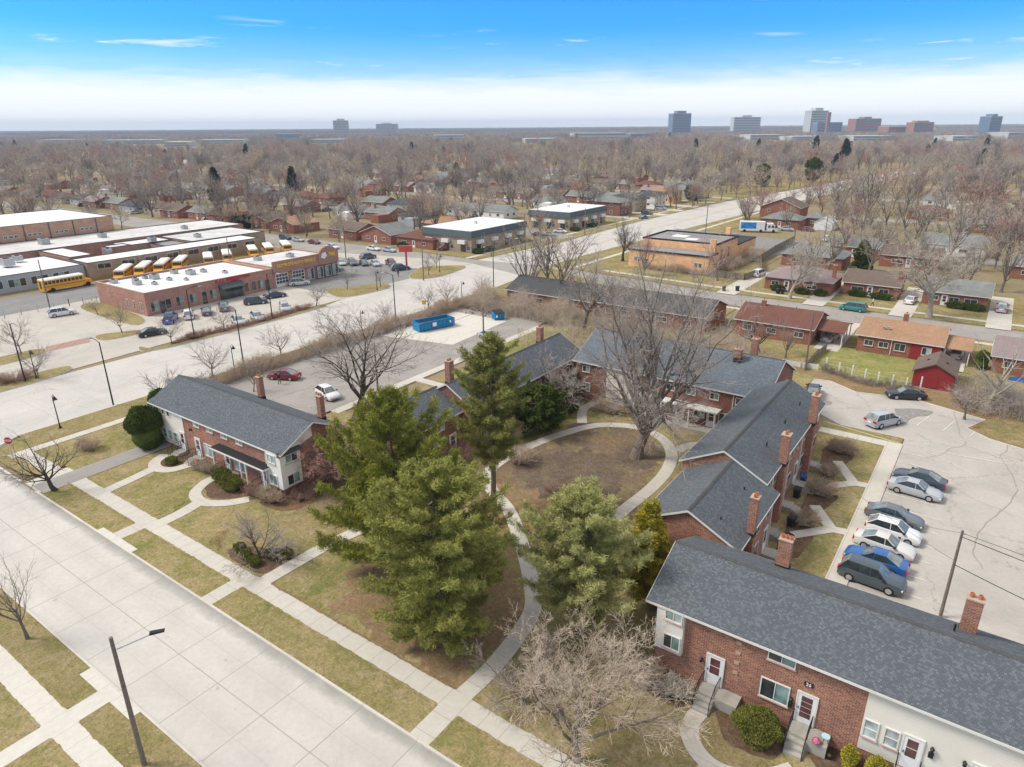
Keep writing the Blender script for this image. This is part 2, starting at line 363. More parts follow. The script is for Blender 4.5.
def link(name, me, parent=None, loc=None, rotz=None):
    o = bpy.data.objects.new(name, me); COL.objects.link(o)
    if parent: o.parent = parent
    if loc: o.location = loc
    if rotz is not None: o.rotation_euler = (0, 0, rotz)
    return o
def npmesh(name, verts, faces, mats, k=4, mi=None, smooth=False):
    """fast mesh from numpy arrays; faces (N,k)"""
    me = bpy.data.meshes.new(name)
    nv, nf = len(verts), len(faces)
    me.vertices.add(nv); me.vertices.foreach_set('co', np.asarray(verts, dtype=np.float32).ravel())
    me.loops.add(nf*k); me.loops.foreach_set('vertex_index', np.asarray(faces, dtype=np.int32).ravel())
    me.polygons.add(nf); me.polygons.foreach_set('loop_start', np.arange(0, nf*k, k, dtype=np.int32))
    for m in mats: me.materials.append(M[m] if isinstance(m, str) else m)
    if mi is not None: me.polygons.foreach_set('material_index', np.asarray(mi, dtype=np.int32))
    if smooth: me.polygons.foreach_set('use_smooth', np.ones(nf, dtype=bool))
    me.update(calc_edges=True); return me
def thing(name, label, cat, loc=(0,0,0), rotz=0, group=None):
    o = bpy.data.objects.new(name, None); COL.objects.link(o); o.empty_display_size = 0.2
    o.location = loc; o.rotation_euler = (0,0,rotz); tag(o, label, cat, group); return o
def tag(o, label, cat, group=None, kind=None):
    o['label'] = label; o['category'] = cat
    if group: o['group'] = group
    if kind: o['kind'] = kind
    return o
def struct(name, mb, mat, kind='structure'):
    o = mb.build(name, mat); o['kind'] = kind; return o
def copy_tree(root, loc, rotz=0, scale=None, label=None, group=None):
    r = root.copy(); COL.objects.link(r); r.location = loc; r.rotation_euler = (0,0,rotz)
    if scale: r.scale = scale if isinstance(scale, tuple) else (scale,)*3
    if label: r['label'] = label
    if group: r['group'] = group
    for ch in list(root.children):
        c = ch.copy(); COL.objects.link(c); c.parent = r
        for g in list(ch.children):
            d = g.copy(); COL.objects.link(d); d.parent = c
    return r
def own_mat(o, m, slot=0):
    s = o.material_slots[slot]; s.link = 'OBJECT'; s.material = M[m] if isinstance(m, str) else m
def child(root, name):
    return [c for c in root.children if c.name.split('.')[0] == name]
# ---------------------------------------------------------------- the ground, streets and walks
# world axes: x runs along the front street (towards the viewer's lower right), y away from it
_zc = [0.0]
def dz():
    _zc[0] += 0.00035; return _zc[0]
def flat(name, poly, z, mat, kind='structure'):
    z += dz()
    a = sum(poly[i][0]*poly[(i+1)%len(poly)][1]-poly[(i+1)%len(poly)][0]*poly[i][1] for i in range(len(poly)))
    if a < 0: poly = poly[::-1]
    me = bpy.data.meshes.new(name); me.from_pydata([(x,y,z) for x,y in poly], [], [tuple(range(len(poly)))])
    me.materials.append(M[mat]); o = link(name, me); o['kind'] = kind; return o
def rect(x0, x1, y0, y1): return [(x0,y0),(x1,y0),(x1,y1),(x0,y1)]
def raised(name, poly, z, mat): # a lawn or walk with its own real edge down to the street
    z += dz()
    return struct(name, MB().prism(poly, -0.05, z), mat)
def smooth_poly(pts, n=6, closed=True):
    out = []; N = len(pts)
    for i in range(N if closed else N-1):
        p0, p1, p2, p3 = [pts[(i+k) % N] if closed else pts[max(0, min(N-1, i+k))] for k in (-1, 0, 1, 2)]
        for j in range(n):
            t = j/n
            out.append(tuple(0.5*((2*p1[a])+(-p0[a]+p2[a])*t+(2*p0[a]-5*p1[a]+4*p2[a]-p3[a])*t*t+(-p0[a]+3*p1[a]-3*p2[a]+p3[a])*t**3) for a in (0,1)))
    if not closed: out.append(tuple(pts[-1]))
    return out
def ribbon(pts, w, n=6, straight=False):
    c = pts if straight else smooth_poly(pts, n, False)
    L, R = [], []
    for i, p in enumerate(c):
        a = c[max(i-1,0)]; b = c[min(i+1,len(c)-1)]
        dx, dy = b[0]-a[0], b[1]-a[1]; l = math.hypot(dx, dy) or 1
        ww = w if isinstance(w, (int,float)) else w[0]+(w[1]-w[0])*i/(len(c)-1)
        L.append((p[0]-dy/l*ww/2, p[1]+dx/l*ww/2)); R.append((p[0]+dy/l*ww/2, p[1]-dx/l*ww/2))
    return L, R
def walk(name, pts, w, z, mat, straight=False):
    L, R = ribbon(pts, w, 6, straight); z += dz()
    vs = [(x,y,z) for x,y in L]+[(x,y,z) for x,y in R]; n = len(L)
    me = bpy.data.meshes.new(name); me.from_pydata(vs, [], [(i, n+i, n+i+1, i+1) for i in range(n-1)])
    me.materials.append(M[mat]); o = link(name, me); o['kind'] = 'structure'; return o
def kerb_line(pts, w=0.17, h=0.13, name='kerb', straight=True):
    L, R = ribbon(pts, w, 6, straight); n = len(L); vs = []
    for z in (-0.03, h): vs += [(x,y,z) for x,y in L]+[(x,y,z) for x,y in R]
    fs = [(2*n+i, 3*n+i, 3*n+i+1, 2*n+i+1) for i in range(n-1)]+[(i, 2*n+i, 2*n+i+1, i+1) for i in range(n-1)]+[(n+i+1, 3*n+i+1, 3*n+i, n+i) for i in range(n-1)]
    fs += [(0, n, 3*n, 2*n), (n-1, 3*n-1, 4*n-1, 2*n-1)]
    o = struct(name, MB().add(vs, fs), 'kerb'); return o

R_ = 9000
flat('ground', rect(-R_, R_, -R_, R_), -0.03, 'base')
Z = 0.12
# front street: two lanes of concrete slabs
flat('front_street', rect(-400, 120, 13.2, 21.3), 0.004, 'concrete_street')
# the wide avenue
flat('avenue', [(-111.5,-250),(-88.5,-250),(-88.5,12),(-87.2,13.1),(-87.2,21.4),(-90.5,26),(-90.5,118),(-94.6,150),(-94.6,165),(-91,230),(-86,300),(-60,600),(-76,600),(-111,320),(-113,250),(-113,190),(-117,150),(-113,140),(-113,100),(-110,90),(-109.5,50),(-109.5,20)], 0.006, 'avenue')
struct('lane_marking', MB().add([(-102.1,175,0.07),(-101.95,175,0.07),(-97.2,320,0.07),(-97.4,320,0.07)],[(0,1,2,3)]), 'yellow_line')
# cross street beyond the townhouses and on past the avenue
flat('cross_street', [(-600,127.5),(-113,128.5),(-113,141),(-94,135.5),(140,133.2),(140,143.6),(-50,144.2),(-95,149),(-113,146),(-600,140.5)], 0.009, 'lot_old')
# lawn beds north of the front street, raised behind the kerb
kerb_line([(-74,21.38),(200,21.38)])
kerb_line([(-86.8,13.1),(200,13.1)])
def bed(x0, x1, y0, y1, mat='lawn', z=Z): return raised('lawn', rect(x0, x1, y0, y1), z, mat)
# planting strip between kerb and sidewalk, broken by the walks
for a, b in ((-73.2,-59.7),(-58.2,-44.9),(-43.5,-23.0),(-21.5,60)): bed(a, b, 21.47, 24.0)
raised('front_sidewalk', rect(-76.5, 60, 24.0, 25.6), Z+0.03, 'walk')
for a, b in ((-59.7,-58.2),(-44.9,-43.5),(-23.0,-21.5)): raised('entrance_walk', rect(a, b, 21.47, 24.0), Z+0.002, 'path')
raised('kerb_ramp', [(-61.4,21.3),(-55.4,21.3),(-55.4,22.0),(-58.2,22.0),(-59.7,22.0),(-61.4,22.0)], Z+0.008, 'walk_new')
raised('corner_walk', [(-76.8,21.5),(-73.2,21.5),(-73.2,24.0),(-76.8,25.6)], 0.10, 'path')
# near side of the street
raised('lawn', rect(-86.5, 60, 10.5, 13.0), Z, 'lawn_dry')
raised('lawn', rect(-86.5, 60, -60, 8.9), Z, 'lawn')
raised('near_sidewalk', rect(-86.5, 60, 8.9, 10.5), Z+0.004, 'walk_new')
raised('entrance_walk', rect(-41.7, -40.2, 10.5, 13.0), Z+0.006, 'walk_new')
raised('kerb_ramp', rect(-44.2, -37.8, 12.3, 13.02), Z+0.012, 'walk_new')
raised('entrance_walk', rect(-41.6, -40.3, 5, 8.9), Z+0.006, 'walk_new')
# the big lawn of the townhouse court
raised('court_lawn', [(-76.8,25.6),(60,25.6),(60,44),(-4.7,44),(-4.7,84),(-18,84),(-18,100.5),(-62,100.5),(-62,56),(-66,50),(-72,47),(-80,47),(-88,50),(-88,25.6)], Z-0.004, 'lawn')
LZ = Z+0.004
def ragged(p, amp):
    rg = random.Random(len(p)*7+int(p[0][0]*10)); out = []; w_ = 0.0
    for (xa,ya),(xb,yb) in zip(p, p[1:]+p[:1]):
        L = math.hypot(xb-xa, yb-ya); k = max(1, int(L/0.28))
        for i in range(k):
            t = i/k; w_ = w_*0.72+rg.gauss(0, amp); q = w_+rg.gauss(0, amp*0.5)
            out.append((xa+(xb-xa)*t-(yb-ya)/(L+1e-6)*q, ya+(yb-ya)*t+(xb-xa)/(L+1e-6)*q))
    return out
def patch(pts, mat, z=LZ, n=5, name='lawn_patch'): return flat(name, ragged(smooth_poly(pts, n), 0.05 if mat in ('mulch','tar_patch') else 0.3 if mat == 'litter' else 0.38 if mat == 'dark_litter' else 0.17), z, mat)
patch([(-43,48),(-24.6,40),(-22.5,46),(-24,57),(-27,66),(-31,69),(-37,67),(-38.4,61),(-40,53)], 'court', LZ, name='court_grass')
patch([(-41.6,26.5),(-36,26.0),(-28,26),(-23.4,26.2),(-23.2,31),(-25,35.5),(-31,40.5),(-38,41),(-41,34)], 'lawn', LZ)
patch([(-36,27.0),(-31,25.9),(-24,25.9),(-23,29),(-24,35),(-29,39),(-36,38),(-39,34)], 'litter', LZ+0.004, name='needle_litter')
patch([(-33,41.5),(-26.5,39.5),(-23,42),(-24,47),(-30,50),(-36,48)], 'litter', LZ+0.006, name='needle_litter')
patch([(-52,27.3),(-44,26.5),(-43.6,36),(-44,42),(-50,46),(-49.5,36)], 'lawn_dry', LZ, name='dry_lawn')
patch([(-20.5,26.2),(-13,26.2),(-6,26.2),(-3,29),(-6,33),(-13,34),(-19,36),(-21.3,33)], 'lawn_dry', LZ, name='dry_lawn')
patch([(-23.5,60),(-19.6,62),(-19.5,78),(-24,78),(-30,77),(-28,71),(-24,70)], 'lawn_dry', LZ, name='dry_lawn')
patch([(-52,37),(-44.5,40),(-44.5,70),(-43,76),(-50,74)], 'court', LZ, name='court_grass')
patch([(-36.5,51.5),(-31,49.5),(-26.8,51),(-26.6,57),(-29.5,60.5),(-34,59.5),(-37,56)], 'dark_litter', LZ+0.008, name='twig_litter')
patch([(-29.6,60.6),(-26.0,60.2),(-25.2,63.4),(-27.4,65.8),(-30.4,64.4)], 'dark_litter', LZ+0.009, name='twig_litter')
# mulch beds
for p in ([(-70.5,33.3),(-70,31.8),(-68,31.6),(-67.4,33),(-67.5,34.5),(-70.5,34.5)], [(-61.2,34.4),(-60.8,31.9),(-58.2,30.6),(-56.2,31.9),(-55.6,34.4)],
          [(-53.6,34.4),(-53.4,32.8),(-50.5,33.0),(-49.3,35),(-49.8,38.5),(-51.4,40)], [(-48.5,26.1),(-43.6,26.0),(-43.5,28.7),(-46,28.6),(-48.2,27.4)],
          [(-9,34.6),(-8.4,33.0),(-7.2,31.6),(-5.2,31.8),(-4.4,33),(-4.8,34.6)], [(-14.5,34.5),(-14.2,32.6),(-11,32.4),(-10.2,33.2),(-10.5,34.6)],
          [(-2.9,34.6),(-2.7,33),(0.5,32.6),(1.1,33.4),(1.0,34.6)], [(2.6,34.6),(2.4,33),(6,33),(6,34.6)],
          [(-10.4,52.5),(-8.6,53),(-8.3,57.5),(-9.4,60),(-10.4,60)], [(-10.4,61),(-8.6,62),(-8,66),(-9.5,69),(-10.4,69)], [(-11,72),(-9,73),(-8.6,77),(-10,79),(-11.5,79)],
          [(-75.6,33),(-74.5,31.6),(-72.6,32),(-72.5,34.3),(-74,36.2),(-76.5,36)]):
    patch(p, 'mulch', LZ+0.010, name='mulch_bed')
# walks of the court
PZ = LZ+0.016
walk('court_walk', [(-22.2,25.6),(-22.1,28.2),(-22.4,31.5),(-23.2,35.0),(-25.6,38.2),(-29.0,41.8),(-33.0,45.5),(-36.6,47.6),(-39.0,50.5)], 1.3, PZ-0.004, 'path')
walk('court_walk', [(-36.8,47.8),(-39.0,50.5),(-39.4,54),(-38.8,58.5),(-37.6,62.8),(-35.4,67.3),(-31.5,69.4),(-28.0,68.6),(-25.2,65.6),(-23.9,61.5),(-23.6,57),(-23.9,52.5),(-24.2,47),(-24.4,43),(-24.2,40.2),(-24.9,37.9)], 1.3, PZ, 'path')
walk('court_walk', [(-42.6,25.6),(-42.4,31.5),(-41.6,36),(-40.0,41),(-38.6,45.5),(-38.2,48.4)], 1.35, PZ+0.003, 'path')
walk('court_walk', [(-24.9,66.2),(-23.8,68.8),(-21.2,70.3),(-19.6,71.2)], 1.25, PZ+0.003, 'path')
walk('court_walk', [(-37.2,66.8),(-39.2,70.4),(-39.2,73.6)], 1.2, PZ+0.003, 'path')
walk('court_walk', [(-68.1,25.5),(-68.4,28),(-68.8,30.6)], 1.25, PZ, 'path')
walk('court_walk', [(-66.4,33.6),(-67.0,31.6),(-68.6,30.9),(-70.2,31.6),(-71.0,33.2)], 1.2, PZ+0.003, 'path')
walk('court_walk', [(-57.8,25.5),(-57.9,27.5),(-58.3,29.6)], 1.35, PZ, 'path')
walk('court_walk', [(-54.8,32.6),(-56.0,30.9),(-58.0,29.7),(-60.2,30.2),(-61.4,31.9),(-61.6,33.2)], 1.15, PZ+0.003, 'path')
walk('court_walk', [(-9.4,33.0),(-9.5,31.6),(-8.8,30.3),(-7.4,29.6),(-5.8,29.9),(-4.4,31.0),(-3.6,32.0)], 1.05, PZ, 'path')
walk('court_walk', [(-7.4,29.6),(-7.2,27.6),(-7.0,25.6)], 1.5, PZ+0.003, 'path')
walk('court_walk', [(1.6,34.0),(1.7,31),(3.0,29.8),(5.0,30.4),(5.6,33)], 1.05, PZ, 'path')
# east lot and its walks
flat('east_parking_lot', [(-4.6,44.6),(90,44.6),(90,86),(8,88),(3.4,89.4),(1.0,91.6),(2.7,95.6),(-5.4,98.4),(-12,96.8),(-15.8,99.4),(-19.6,98.6),(-19.6,90.5),(-11.2,84),(-4.6,84)], 0.008, 'lot')
raised('lot_sidewalk', rect(-6.15, -4.65, 43.8, 82.1), Z+0.006, 'walk')
raised('lot_sidewalk', rect(-13.2, -6.15, 80.6, 82.1), Z+0.006, 'walk')
kerb_line([(-4.6,44.6),(-4.6,82.2)], 0.1, 0.128); kerb_line([(-4.6,82.2),(-13.4,84.1)], 0.1, 0.128)
for c, a, b in (((-7.3,59.2), (-9.9,56.2), (-9.5,62.6)), ((-7.3,69.4), (-9.6,66.9), (-9.7,73.6))):
    walk('court_walk', [(-6.1,c[1]+0.2), c], 1.1, PZ, 'path'); walk('court_walk', [c, a], 1.05, PZ+0.003, 'path', True); walk('court_walk', [c, b], 1.05, PZ+0.006, 'path', True)
walk('court_walk', [(-6.1,45.6),(-10.2,46.2)], 1.4, PZ, 'path', True)
mb = MB()
for i in range(13): mb.add([(-4.5,50.2+i*2.72,0.055),(0.5,50.2+i*2.72,0.055),(0.5,50.3+i*2.72,0.055),(-4.5,50.3+i*2.72,0.055)], [(0,1,2,3)])
for i in range(8): mb.add([(-3+i*2.7,93.5,0.055),(-2.9+i*2.7,93.5,0.055),(-3.9+i*2.7,89.0,0.055),(-4.0+i*2.7,89.0,0.055)], [(3,2,1,0)])
mb.add([(-2.6,82.4,0.055),(-2.5,82.4,0.055),(2.4,78.6,0.055),(2.3,78.55,0.055)], [(0,1,2,3)])
mb.add([(-2.6,82.4,0.057),(-2.5,82.3,0.057),(5.1,83.2,0.057),(5.1,83.35,0.057)], [(0,1,2,3)])
struct('stall_marking', mb, 'paint_line')
patch([(-6.8,93.4),(-4.4,94.8),(-2.8,95.2),(-3.2,93.4),(-4.6,91.4),(-5.2,88.6),(-6.0,89.2),(-6.4,91.6)], 'tar_patch', 0.045, 3, 'asphalt_patch')
patch([(-15.5,90.6),(-14.2,91.4),(-14.0,90.2),(-15.2,89.4)], 'tar_patch', 0.045, 3, 'asphalt_patch')
# rough verge behind the lot, with leaf litter, then the back yards
raised('leaf_litter_verge', [(-19.6,98.7),(-15.8,99.5),(-12,96.9),(-5.4,98.5),(2.7,95.7),(1.1,91.6),(3.6,89.5),(8,88.1),(90,86.1),(90,104),(3.5,104),(-6.0,102.2),(-17.3,103.6),(-26,104),(-26,98.7)], 0.07, 'litter')
kerb_line([(-19.6,98.6),(-15.8,99.4),(-12,96.8),(-5.4,98.4),(2.7,95.6),(1.0,91.6),(3.4,89.4),(8,88),(90,86)], 0.15, 0.12)
patch([(1.6,91.8),(3.8,90.0),(8,88.8),(20,88),(20,94),(6,97),(3.4,96)], 'lawn_dry', 0.08, 3, 'dry_lawn')
flat('back_yard', [(-15.8,103.3),(-6.2,102.2),(-6.2,116.6),(-19.3,116.6),(-20.3,101.8),(-17,103.4)], 0.075, 'green_lawn')
flat('back_yard', rect(-36, -20.6, 104.5, 118), 0.07, 'lawn')
flat('back_yard', rect(-1.0, 2.0, 104, 116), 0.07, 'lawn')
flat('back_yard', rect(2.0, 40, 104, 134), 0.066, 'lawn')
flat('back_yard', rect(-62, -36, 100.6, 112), 0.06, 'lawn_dry')
flat('front_yard', rect(-36, 40, 118, 134.2), 0.05, 'lawn')
for x0, x1 in ((-21.4,-17.8),(-4.2,-0.8),(13,16)): flat('driveway', rect(x0, x1, 114, 134), 0.10, 'path')
# sidewalks and yards along the cross street
raised('lawn', [(-94,150),(-50,145.2),(-40,144.9),(140,144.6),(140,172),(-94,176)], 0.08, 'lawn')
raised('far_sidewalk', [(-88,151.6),(-50,148.3),(-40,147.8),(140,147.2),(140,148.5),(-40,149.1),(-50,149.7),(-88,153.0)], 0.086, 'walk')
raised('far_sidewalk', [(-88,134.4),(-60,132.0),(140,130.6),(140,131.8),(-60,133.2),(-88,135.6)], 0.086, 'walk')
for x0, x1, y1 in ((-14.8,-11.0,172),(0.6,4.4,172),(-30.4,-26.4,170),(-48.2,-44,172),(19,22.5,172),(34,37,172)): flat('driveway', [(x0,143.4),(x1,143.4),(x1,y1),(x0,y1)], 0.094, 'path')
# west lot behind the front townhouses
flat('west_parking_lot', [(-75.4,21.6),(-72.6,21.6),(-72.6,41.5),(-71.2,46.2),(-65.6,50.5),(-65.6,104),(-66,108),(-88.5,108),(-88.5,50),(-84,46.5),(-77.5,44.5),(-75.4,41)], Z+0.010, 'lot_old')
flat('dumpster_pad', [(-84.2,79.5),(-70.8,82.4),(-72,99.3),(-84.5,99.3)], Z+0.016, 'walk_new')
raised('lot_sidewalk', rect(-65.55, -64.1, 52, 100), Z+0.018, 'path')
raised('lot_sidewalk', rect(-64.1, -58.5, 66.2, 67.6), Z+0.022, 'path')
patch([(-84,41),(-79,39.5),(-78.4,43),(-81,46),(-85,47)], 'green_lawn', LZ+0.01, name='green_lawn')
patch([(-66,33),(-63.5,28),(-60.5,26.3),(-58.7,26.3),(-59.6,29),(-62.6,32.4)], 'lawn', LZ+0.002)
patch([(-63.8,84),(-58,84),(-58,100),(-63.8,100)], 'green_lawn', LZ+0.01, name='green_lawn')
# strip between avenue and hedge
raised('lawn', [(-90.3,26),(-84,26),(-84,118),(-90.3,118)], 0.11, 'lawn_dry')
raised('lawn', [(-86.9,22.0),(-77.4,22.0),(-77.4,25.8),(-83,26.0),(-89.4,26)], 0.10, 'lawn')
raised('avenue_sidewalk', rect(-85.3,-84.0,23,44), 0.13, 'path')
raised('corner_walk', [(-85.3,23.6),(-76.8,23.6),(-76.8,25.1),(-85.3,25.1)], 0.134, 'path')
kerb_line([(-74.1,21.4),(-73.4,21.6),(-73.2,22.4)]); kerb_line([(-90.4,26),(-90.4,118),(-94.5,150)]); kerb_line([(-90.4,26),(-88.8,23),(-86.9,21.4),(-77.4,21.4)])
raised('lawn', [(-94.5,149),(-94.5,165),(-91,230),(-86,300),(-75,300),(-80,150)], 0.08, 'lawn')
raised('avenue_sidewalk', [(-88.6,150),(-87.2,150),(-83,300),(-84.5,300)], 0.09, 'path')
raised('lawn', [(-90.3,118),(-94.2,148),(-70,136),(-40,134),(-40,112),(-84,112),(-88,112)], 0.06, 'lawn_dry')
# mall side
flat('mall_lot', [(-109.4,20),(-112,60),(-111,90),(-113,141),(-123,141),(-170,128.6),(-170,118),(-170,28),(-160,20)], 0.002, 'lot_mall')
flat('used_car_lot', [(-114,96),(-113.5,127.5),(-170,127.5),(-170,112),(-137.5,113),(-134,96)], 0.010, 'lot_dark')
flat('brick_crossing', [(-123.4,42.4),(-126.6,43.6),(-126.4,50.2),(-123.2,49.2)], 0.016, 'crosswalk')
flat('school_bus_yard', [(-156,30),(-156,128),(-172,128),(-172,30)], 0.012, 'lot_dark')
def island(pts, mat='lawn', z=0.12):
    p = smooth_poly(pts, 5); raised('traffic_island', p, z, mat)
    kerb_line(p+[p[0]], 0.15, 0.13)
island([(-108.8,10),(-108.8,30),(-109.4,37.5),(-110.8,40.6),(-112.6,40.9),(-113.2,38),(-113,30),(-113,10)])
island([(-121.8,26),(-122.2,38),(-123.4,42.2),(-126.2,42),(-126.4,36.6),(-127.4,26)])
island([(-149.1,59.2),(-150.8,63.4),(-131.9,62.6),(-128.3,58.6)])
island([(-126.2,51.8),(-122.1,51.1),(-121.2,57.8),(-122.8,58.3)])
island([(-113.2,52.4),(-110.4,53.4),(-109.9,58),(-110.8,66),(-112.2,80),(-110.7,87.5),(-109.4,88.6),(-108.9,85),(-108.6,70),(-108.9,56),(-110.4,51.6)], 'lawn_dry')
patch([(-111.8,58),(-110.2,58),(-109.2,72),(-110.2,84),(-111.6,84),(-111.2,72)], 'mulch', 0.125, 3, 'mulch_bed')
island([(-121,98.6),(-114.6,95.2),(-111.8,96),(-110.6,101),(-110.6,107),(-112.6,109.6),(-115.4,109.4),(-117.6,105)])
island([(-114.4,118.2),(-109.6,121),(-110,131),(-112.4,136.8),(-117,134),(-120.4,129)])
raised('lawn', [(-176.4,30),(-172.2,30),(-172.2,50),(-176.4,50)], 0.05, 'green_lawn')
raised('lawn', rect(-176.6,-172.4,78,124), 0.05, 'green_lawn')
# far side of the avenue, apartment row
raised('lawn', [(-115.4,146.4),(-112,186),(-113.2,250),(-111.6,320),(-90,500),(-150,500),(-150,148)], 0.07, 'lawn')
raised('avenue_sidewalk', [(-118.4,146),(-118.0,193),(-117,250),(-116,300),(-117.4,300),(-118.4,250),(-119.4,193),(-119.8,146)], 0.08, 'walk')
flat('driveway', [(-116,188),(-113,196),(-140,204),(-140,192)], 0.085, 'lot_old')
for y in (246,262,279,297,318,342): flat('driveway', rect(-132, -112.4, y, y+6), 0.088, 'path')
flat('church_lot', [(-54.5,158),(-47.4,158),(-48.5,200),(-55.5,200)], 0.012, 'lawn_dry')
flat('north_parking_lot', [(-93,230),(-47,225),(-51,183.6),(-56,184),(-56,200),(-70,204),(-92,206)], 0.14, 'lot_dark')
raised('lawn', [(-88.6,262),(-70,262),(-68,300),(-86,300)], 0.06, 'green_lawn')
# residential streets among the trees
for y in (205, 275, 350, 430): flat('side_street', rect(-900, -130, y, y+8), 0.003+0.001*(y % 3), 'lot_old')
for y in (212, 290, 370, 455): flat('side_street', rect(-60, 900, y, y+8), 0.003+0.001*(y % 3), 'lot_old')
flat('side_street', rect(44, 52, 145, 700), 0.012, 'lot_old')

# long sealed cracks in the pavements
rc = random.Random(12)
for x, y, a, L, z in ((-2,80,1.2,22,.05),(4,60,1.5,30,.05),(9,50,1.45,38,.05),(1,86,-0.3,16,.05),(14,64,0.2,14,.05),(6,71,2.4,12,.05),(-82,55,1.4,40,.17),(-75,52,1.5,48,.17),(-69,60,1.55,36,.17),(-84,66,0.05,16,.17),(-78,76,0.1,10,.17),(-98,22,1.5,60,.05),(-104,60,1.62,50,.05),(-95,90,1.5,60,.05),(-118,66,1.5,24,.05),(-140,40,0.1,26,.05),(-130,34,1.3,20,.05)):
    pts = [(x,y)]; a0 = a
    for i in range(int(L/0.5)):
        a += rc.gauss(0, 0.22); a = a*0.80+a0*0.20; a += (0 if abs(a) > 9 else 0); x += 0.5*math.cos(a); y += 0.5*math.sin(a); pts.append((x,y))
    walk('pavement_crack', pts, rc.uniform(0.025, 0.05), z, 'crack', True)

# grass creeping over the edges of the walks
def fringe(x0, x1, y, side, z, mat='lawn'):
    rf = random.Random(int(x0*3+y*7)); top = []; n = int((x1-x0)/0.22); w_ = 0
    for i in range(n+1):
        w_ = w_*0.6+rf.gauss(0, 0.014); top.append((x0+(x1-x0)*i/n, y+side*max(0.01, 0.06+w_+abs(rf.gauss(0,0.03)))))
    vs = [(a, y-side*0.12, z) for a, b in top]+[(a, b, z) for a, b in top]; k = len(top)
    me = bpy.data.meshes.new('lawn_edge'); me.from_pydata(vs, [], [(i, i+1, k+i+1, k+i) if side > 0 else (i, k+i, k+i+1, i+1) for i in range(k-1)]); me.materials.append(M[mat]); link('lawn_edge', me)['kind'] = 'structure'
for a, b in ((-73.2,-59.8),(-58.1,-45),(-43.4,-23.1),(-21.4,10)): fringe(a, b, 24.0, 1, Z+0.05)
for a, b in ((-72.3,-68.8),(-67.4,-58.6),(-57.1,-43.4),(-41.8,-23.0),(-21.5,-8),(-6.1,10)): fringe(a, b, 25.6, -1, Z+0.052, 'litter' if a == -41.8 else 'lawn')
for a, b in ((-80,-41.8),(-40.1,-20)): fringe(a, b, 10.5, -1, Z+0.03, 'lawn_dry')
for a, b in ((-80,-41.7),(-40.2,-20)): fringe(a, b, 8.9, 1, Z+0.03)
# ---------------------------------------------------------------- building kit (absolute coordinates, parts hang from an empty)
def ab(mb, name, mats, parent):
    lx, ly, lz = parent_world(parent)
    mb.v = [(x-lx, y-ly, z-lz) for x, y, z in mb.v]
    return mb.build(name, mats, parent)
def parent_world(p):
    x = y = z = 0.0
    while p is not None: x += p.location.x; y += p.location.y; z += p.location.z; p = p.parent
    return x, y, z
def Ff(y): return ((0, y), (1, 0))          # facade facing -y, u = x
def Fr(x): return ((x, 0), (0, 1))          # facade facing +x, u = y
def Fb(y): return ((0, y), (-1, 0))         # facade facing +y, u = -x
def Fl(x): return ((x, 0), (0, -1))         # facade facing -x, u = -y
def gable_roof(x0, x1, y0, y1, ze, zr, axis='x', th=0.14, ridge=None, gambrel=None):
    """roof slab with thickness; eaves along axis"""
    mb = MB()
    if axis == 'x': a0, a1, b0, b1 = x0, x1, y0, y1
    else: a0, a1, b0, b1 = y0, y1, x0, x1
    m = (b0+b1)/2 if ridge is None else ridge
    prof = [(b0, ze), (m, zr), (b1, ze)]
    P = (lambda a, b, z: (a, b, z)) if axis == 'x' else (lambda a, b, z: (b, a, z))
    top = [P(a, b, z) for a in (a0, a1) for b, z in prof]; bot = [P(a, b, z-th) for a in (a0, a1) for b, z in prof]
    k = len(prof); fs = []
    for i in range(k-1):
        fs.append((i, i+k, i+k+1, i+1)); fs.append((2*k+i, 2*k+i+1, 3*k+i+1, 3*k+i))
    for i in (0, k-1): fs.append((i, 2*k+i, 3*k+i, k+i))
    for e in (0, k):
        for i in range(k-1): fs.append((e+i, e+i+1, 2*k+e+i+1, 2*k+e+i))
    return mb.add(top+bot, fs)
def hip_roof(x0, x1, y0, y1, ze, zr, th=0.14):
    w, d = x1-x0, y1-y0
    if w >= d: r = [(x0+d/2, (y0+y1)/2, zr), (x1-d/2, (y0+y1)/2, zr)]
    else: r = [((x0+x1)/2, y0+w/2, zr), ((x0+x1)/2, y1-w/2, zr)]
    c = [(x0,y0,ze),(x1,y0,ze),(x1,y1,ze),(x0,y1,ze)]; lo = [(x,y,ze-th) for x,y,z in c]
    if w >= d: f = [(0,1,5,4),(1,2,5),(2,3,4,5),(3,0,4)]
    else: f = [(0,1,4),(1,2,5,4),(2,3,5),(3,0,4,5)]
    return MB().add(c+r+lo, f+[(0,6,7,1),(1,7,8,2),(2,8,9,3),(3,9,6,0),(9,8,7,6)])
def wall_mesh(x0, x1, y0, y1, ze, zr=None, axis='x', z0=0.0, ridge=None):
    if zr is None: return MB().box(x0, x1, y0, y1, z0, ze)
    if axis == 'x':
        m = (y0+y1)/2 if ridge is None else ridge; prof = [(y0,z0),(y1,z0),(y1,ze),(m,zr),(y0,ze)]
        vs = [(x0,b,z) for b,z in prof]+[(x1,b,z) for b,z in prof]
        fs = [(4,3,2,1,0),(5,6,7,8,9)]
    else:
        m = (x0+x1)/2 if ridge is None else ridge; prof = [(x0,z0),(x1,z0),(x1,ze),(m,zr),(x0,ze)]
        vs = [(b,y0,z) for b,z in prof]+[(b,y1,z) for b,z in prof]
        fs = [(0,1,2,3,4),(9,8,7,6,5)]
    return MB().add(vs, fs+[(i,(i+1)%5,5+(i+1)%5,5+i) for i in range(5)])
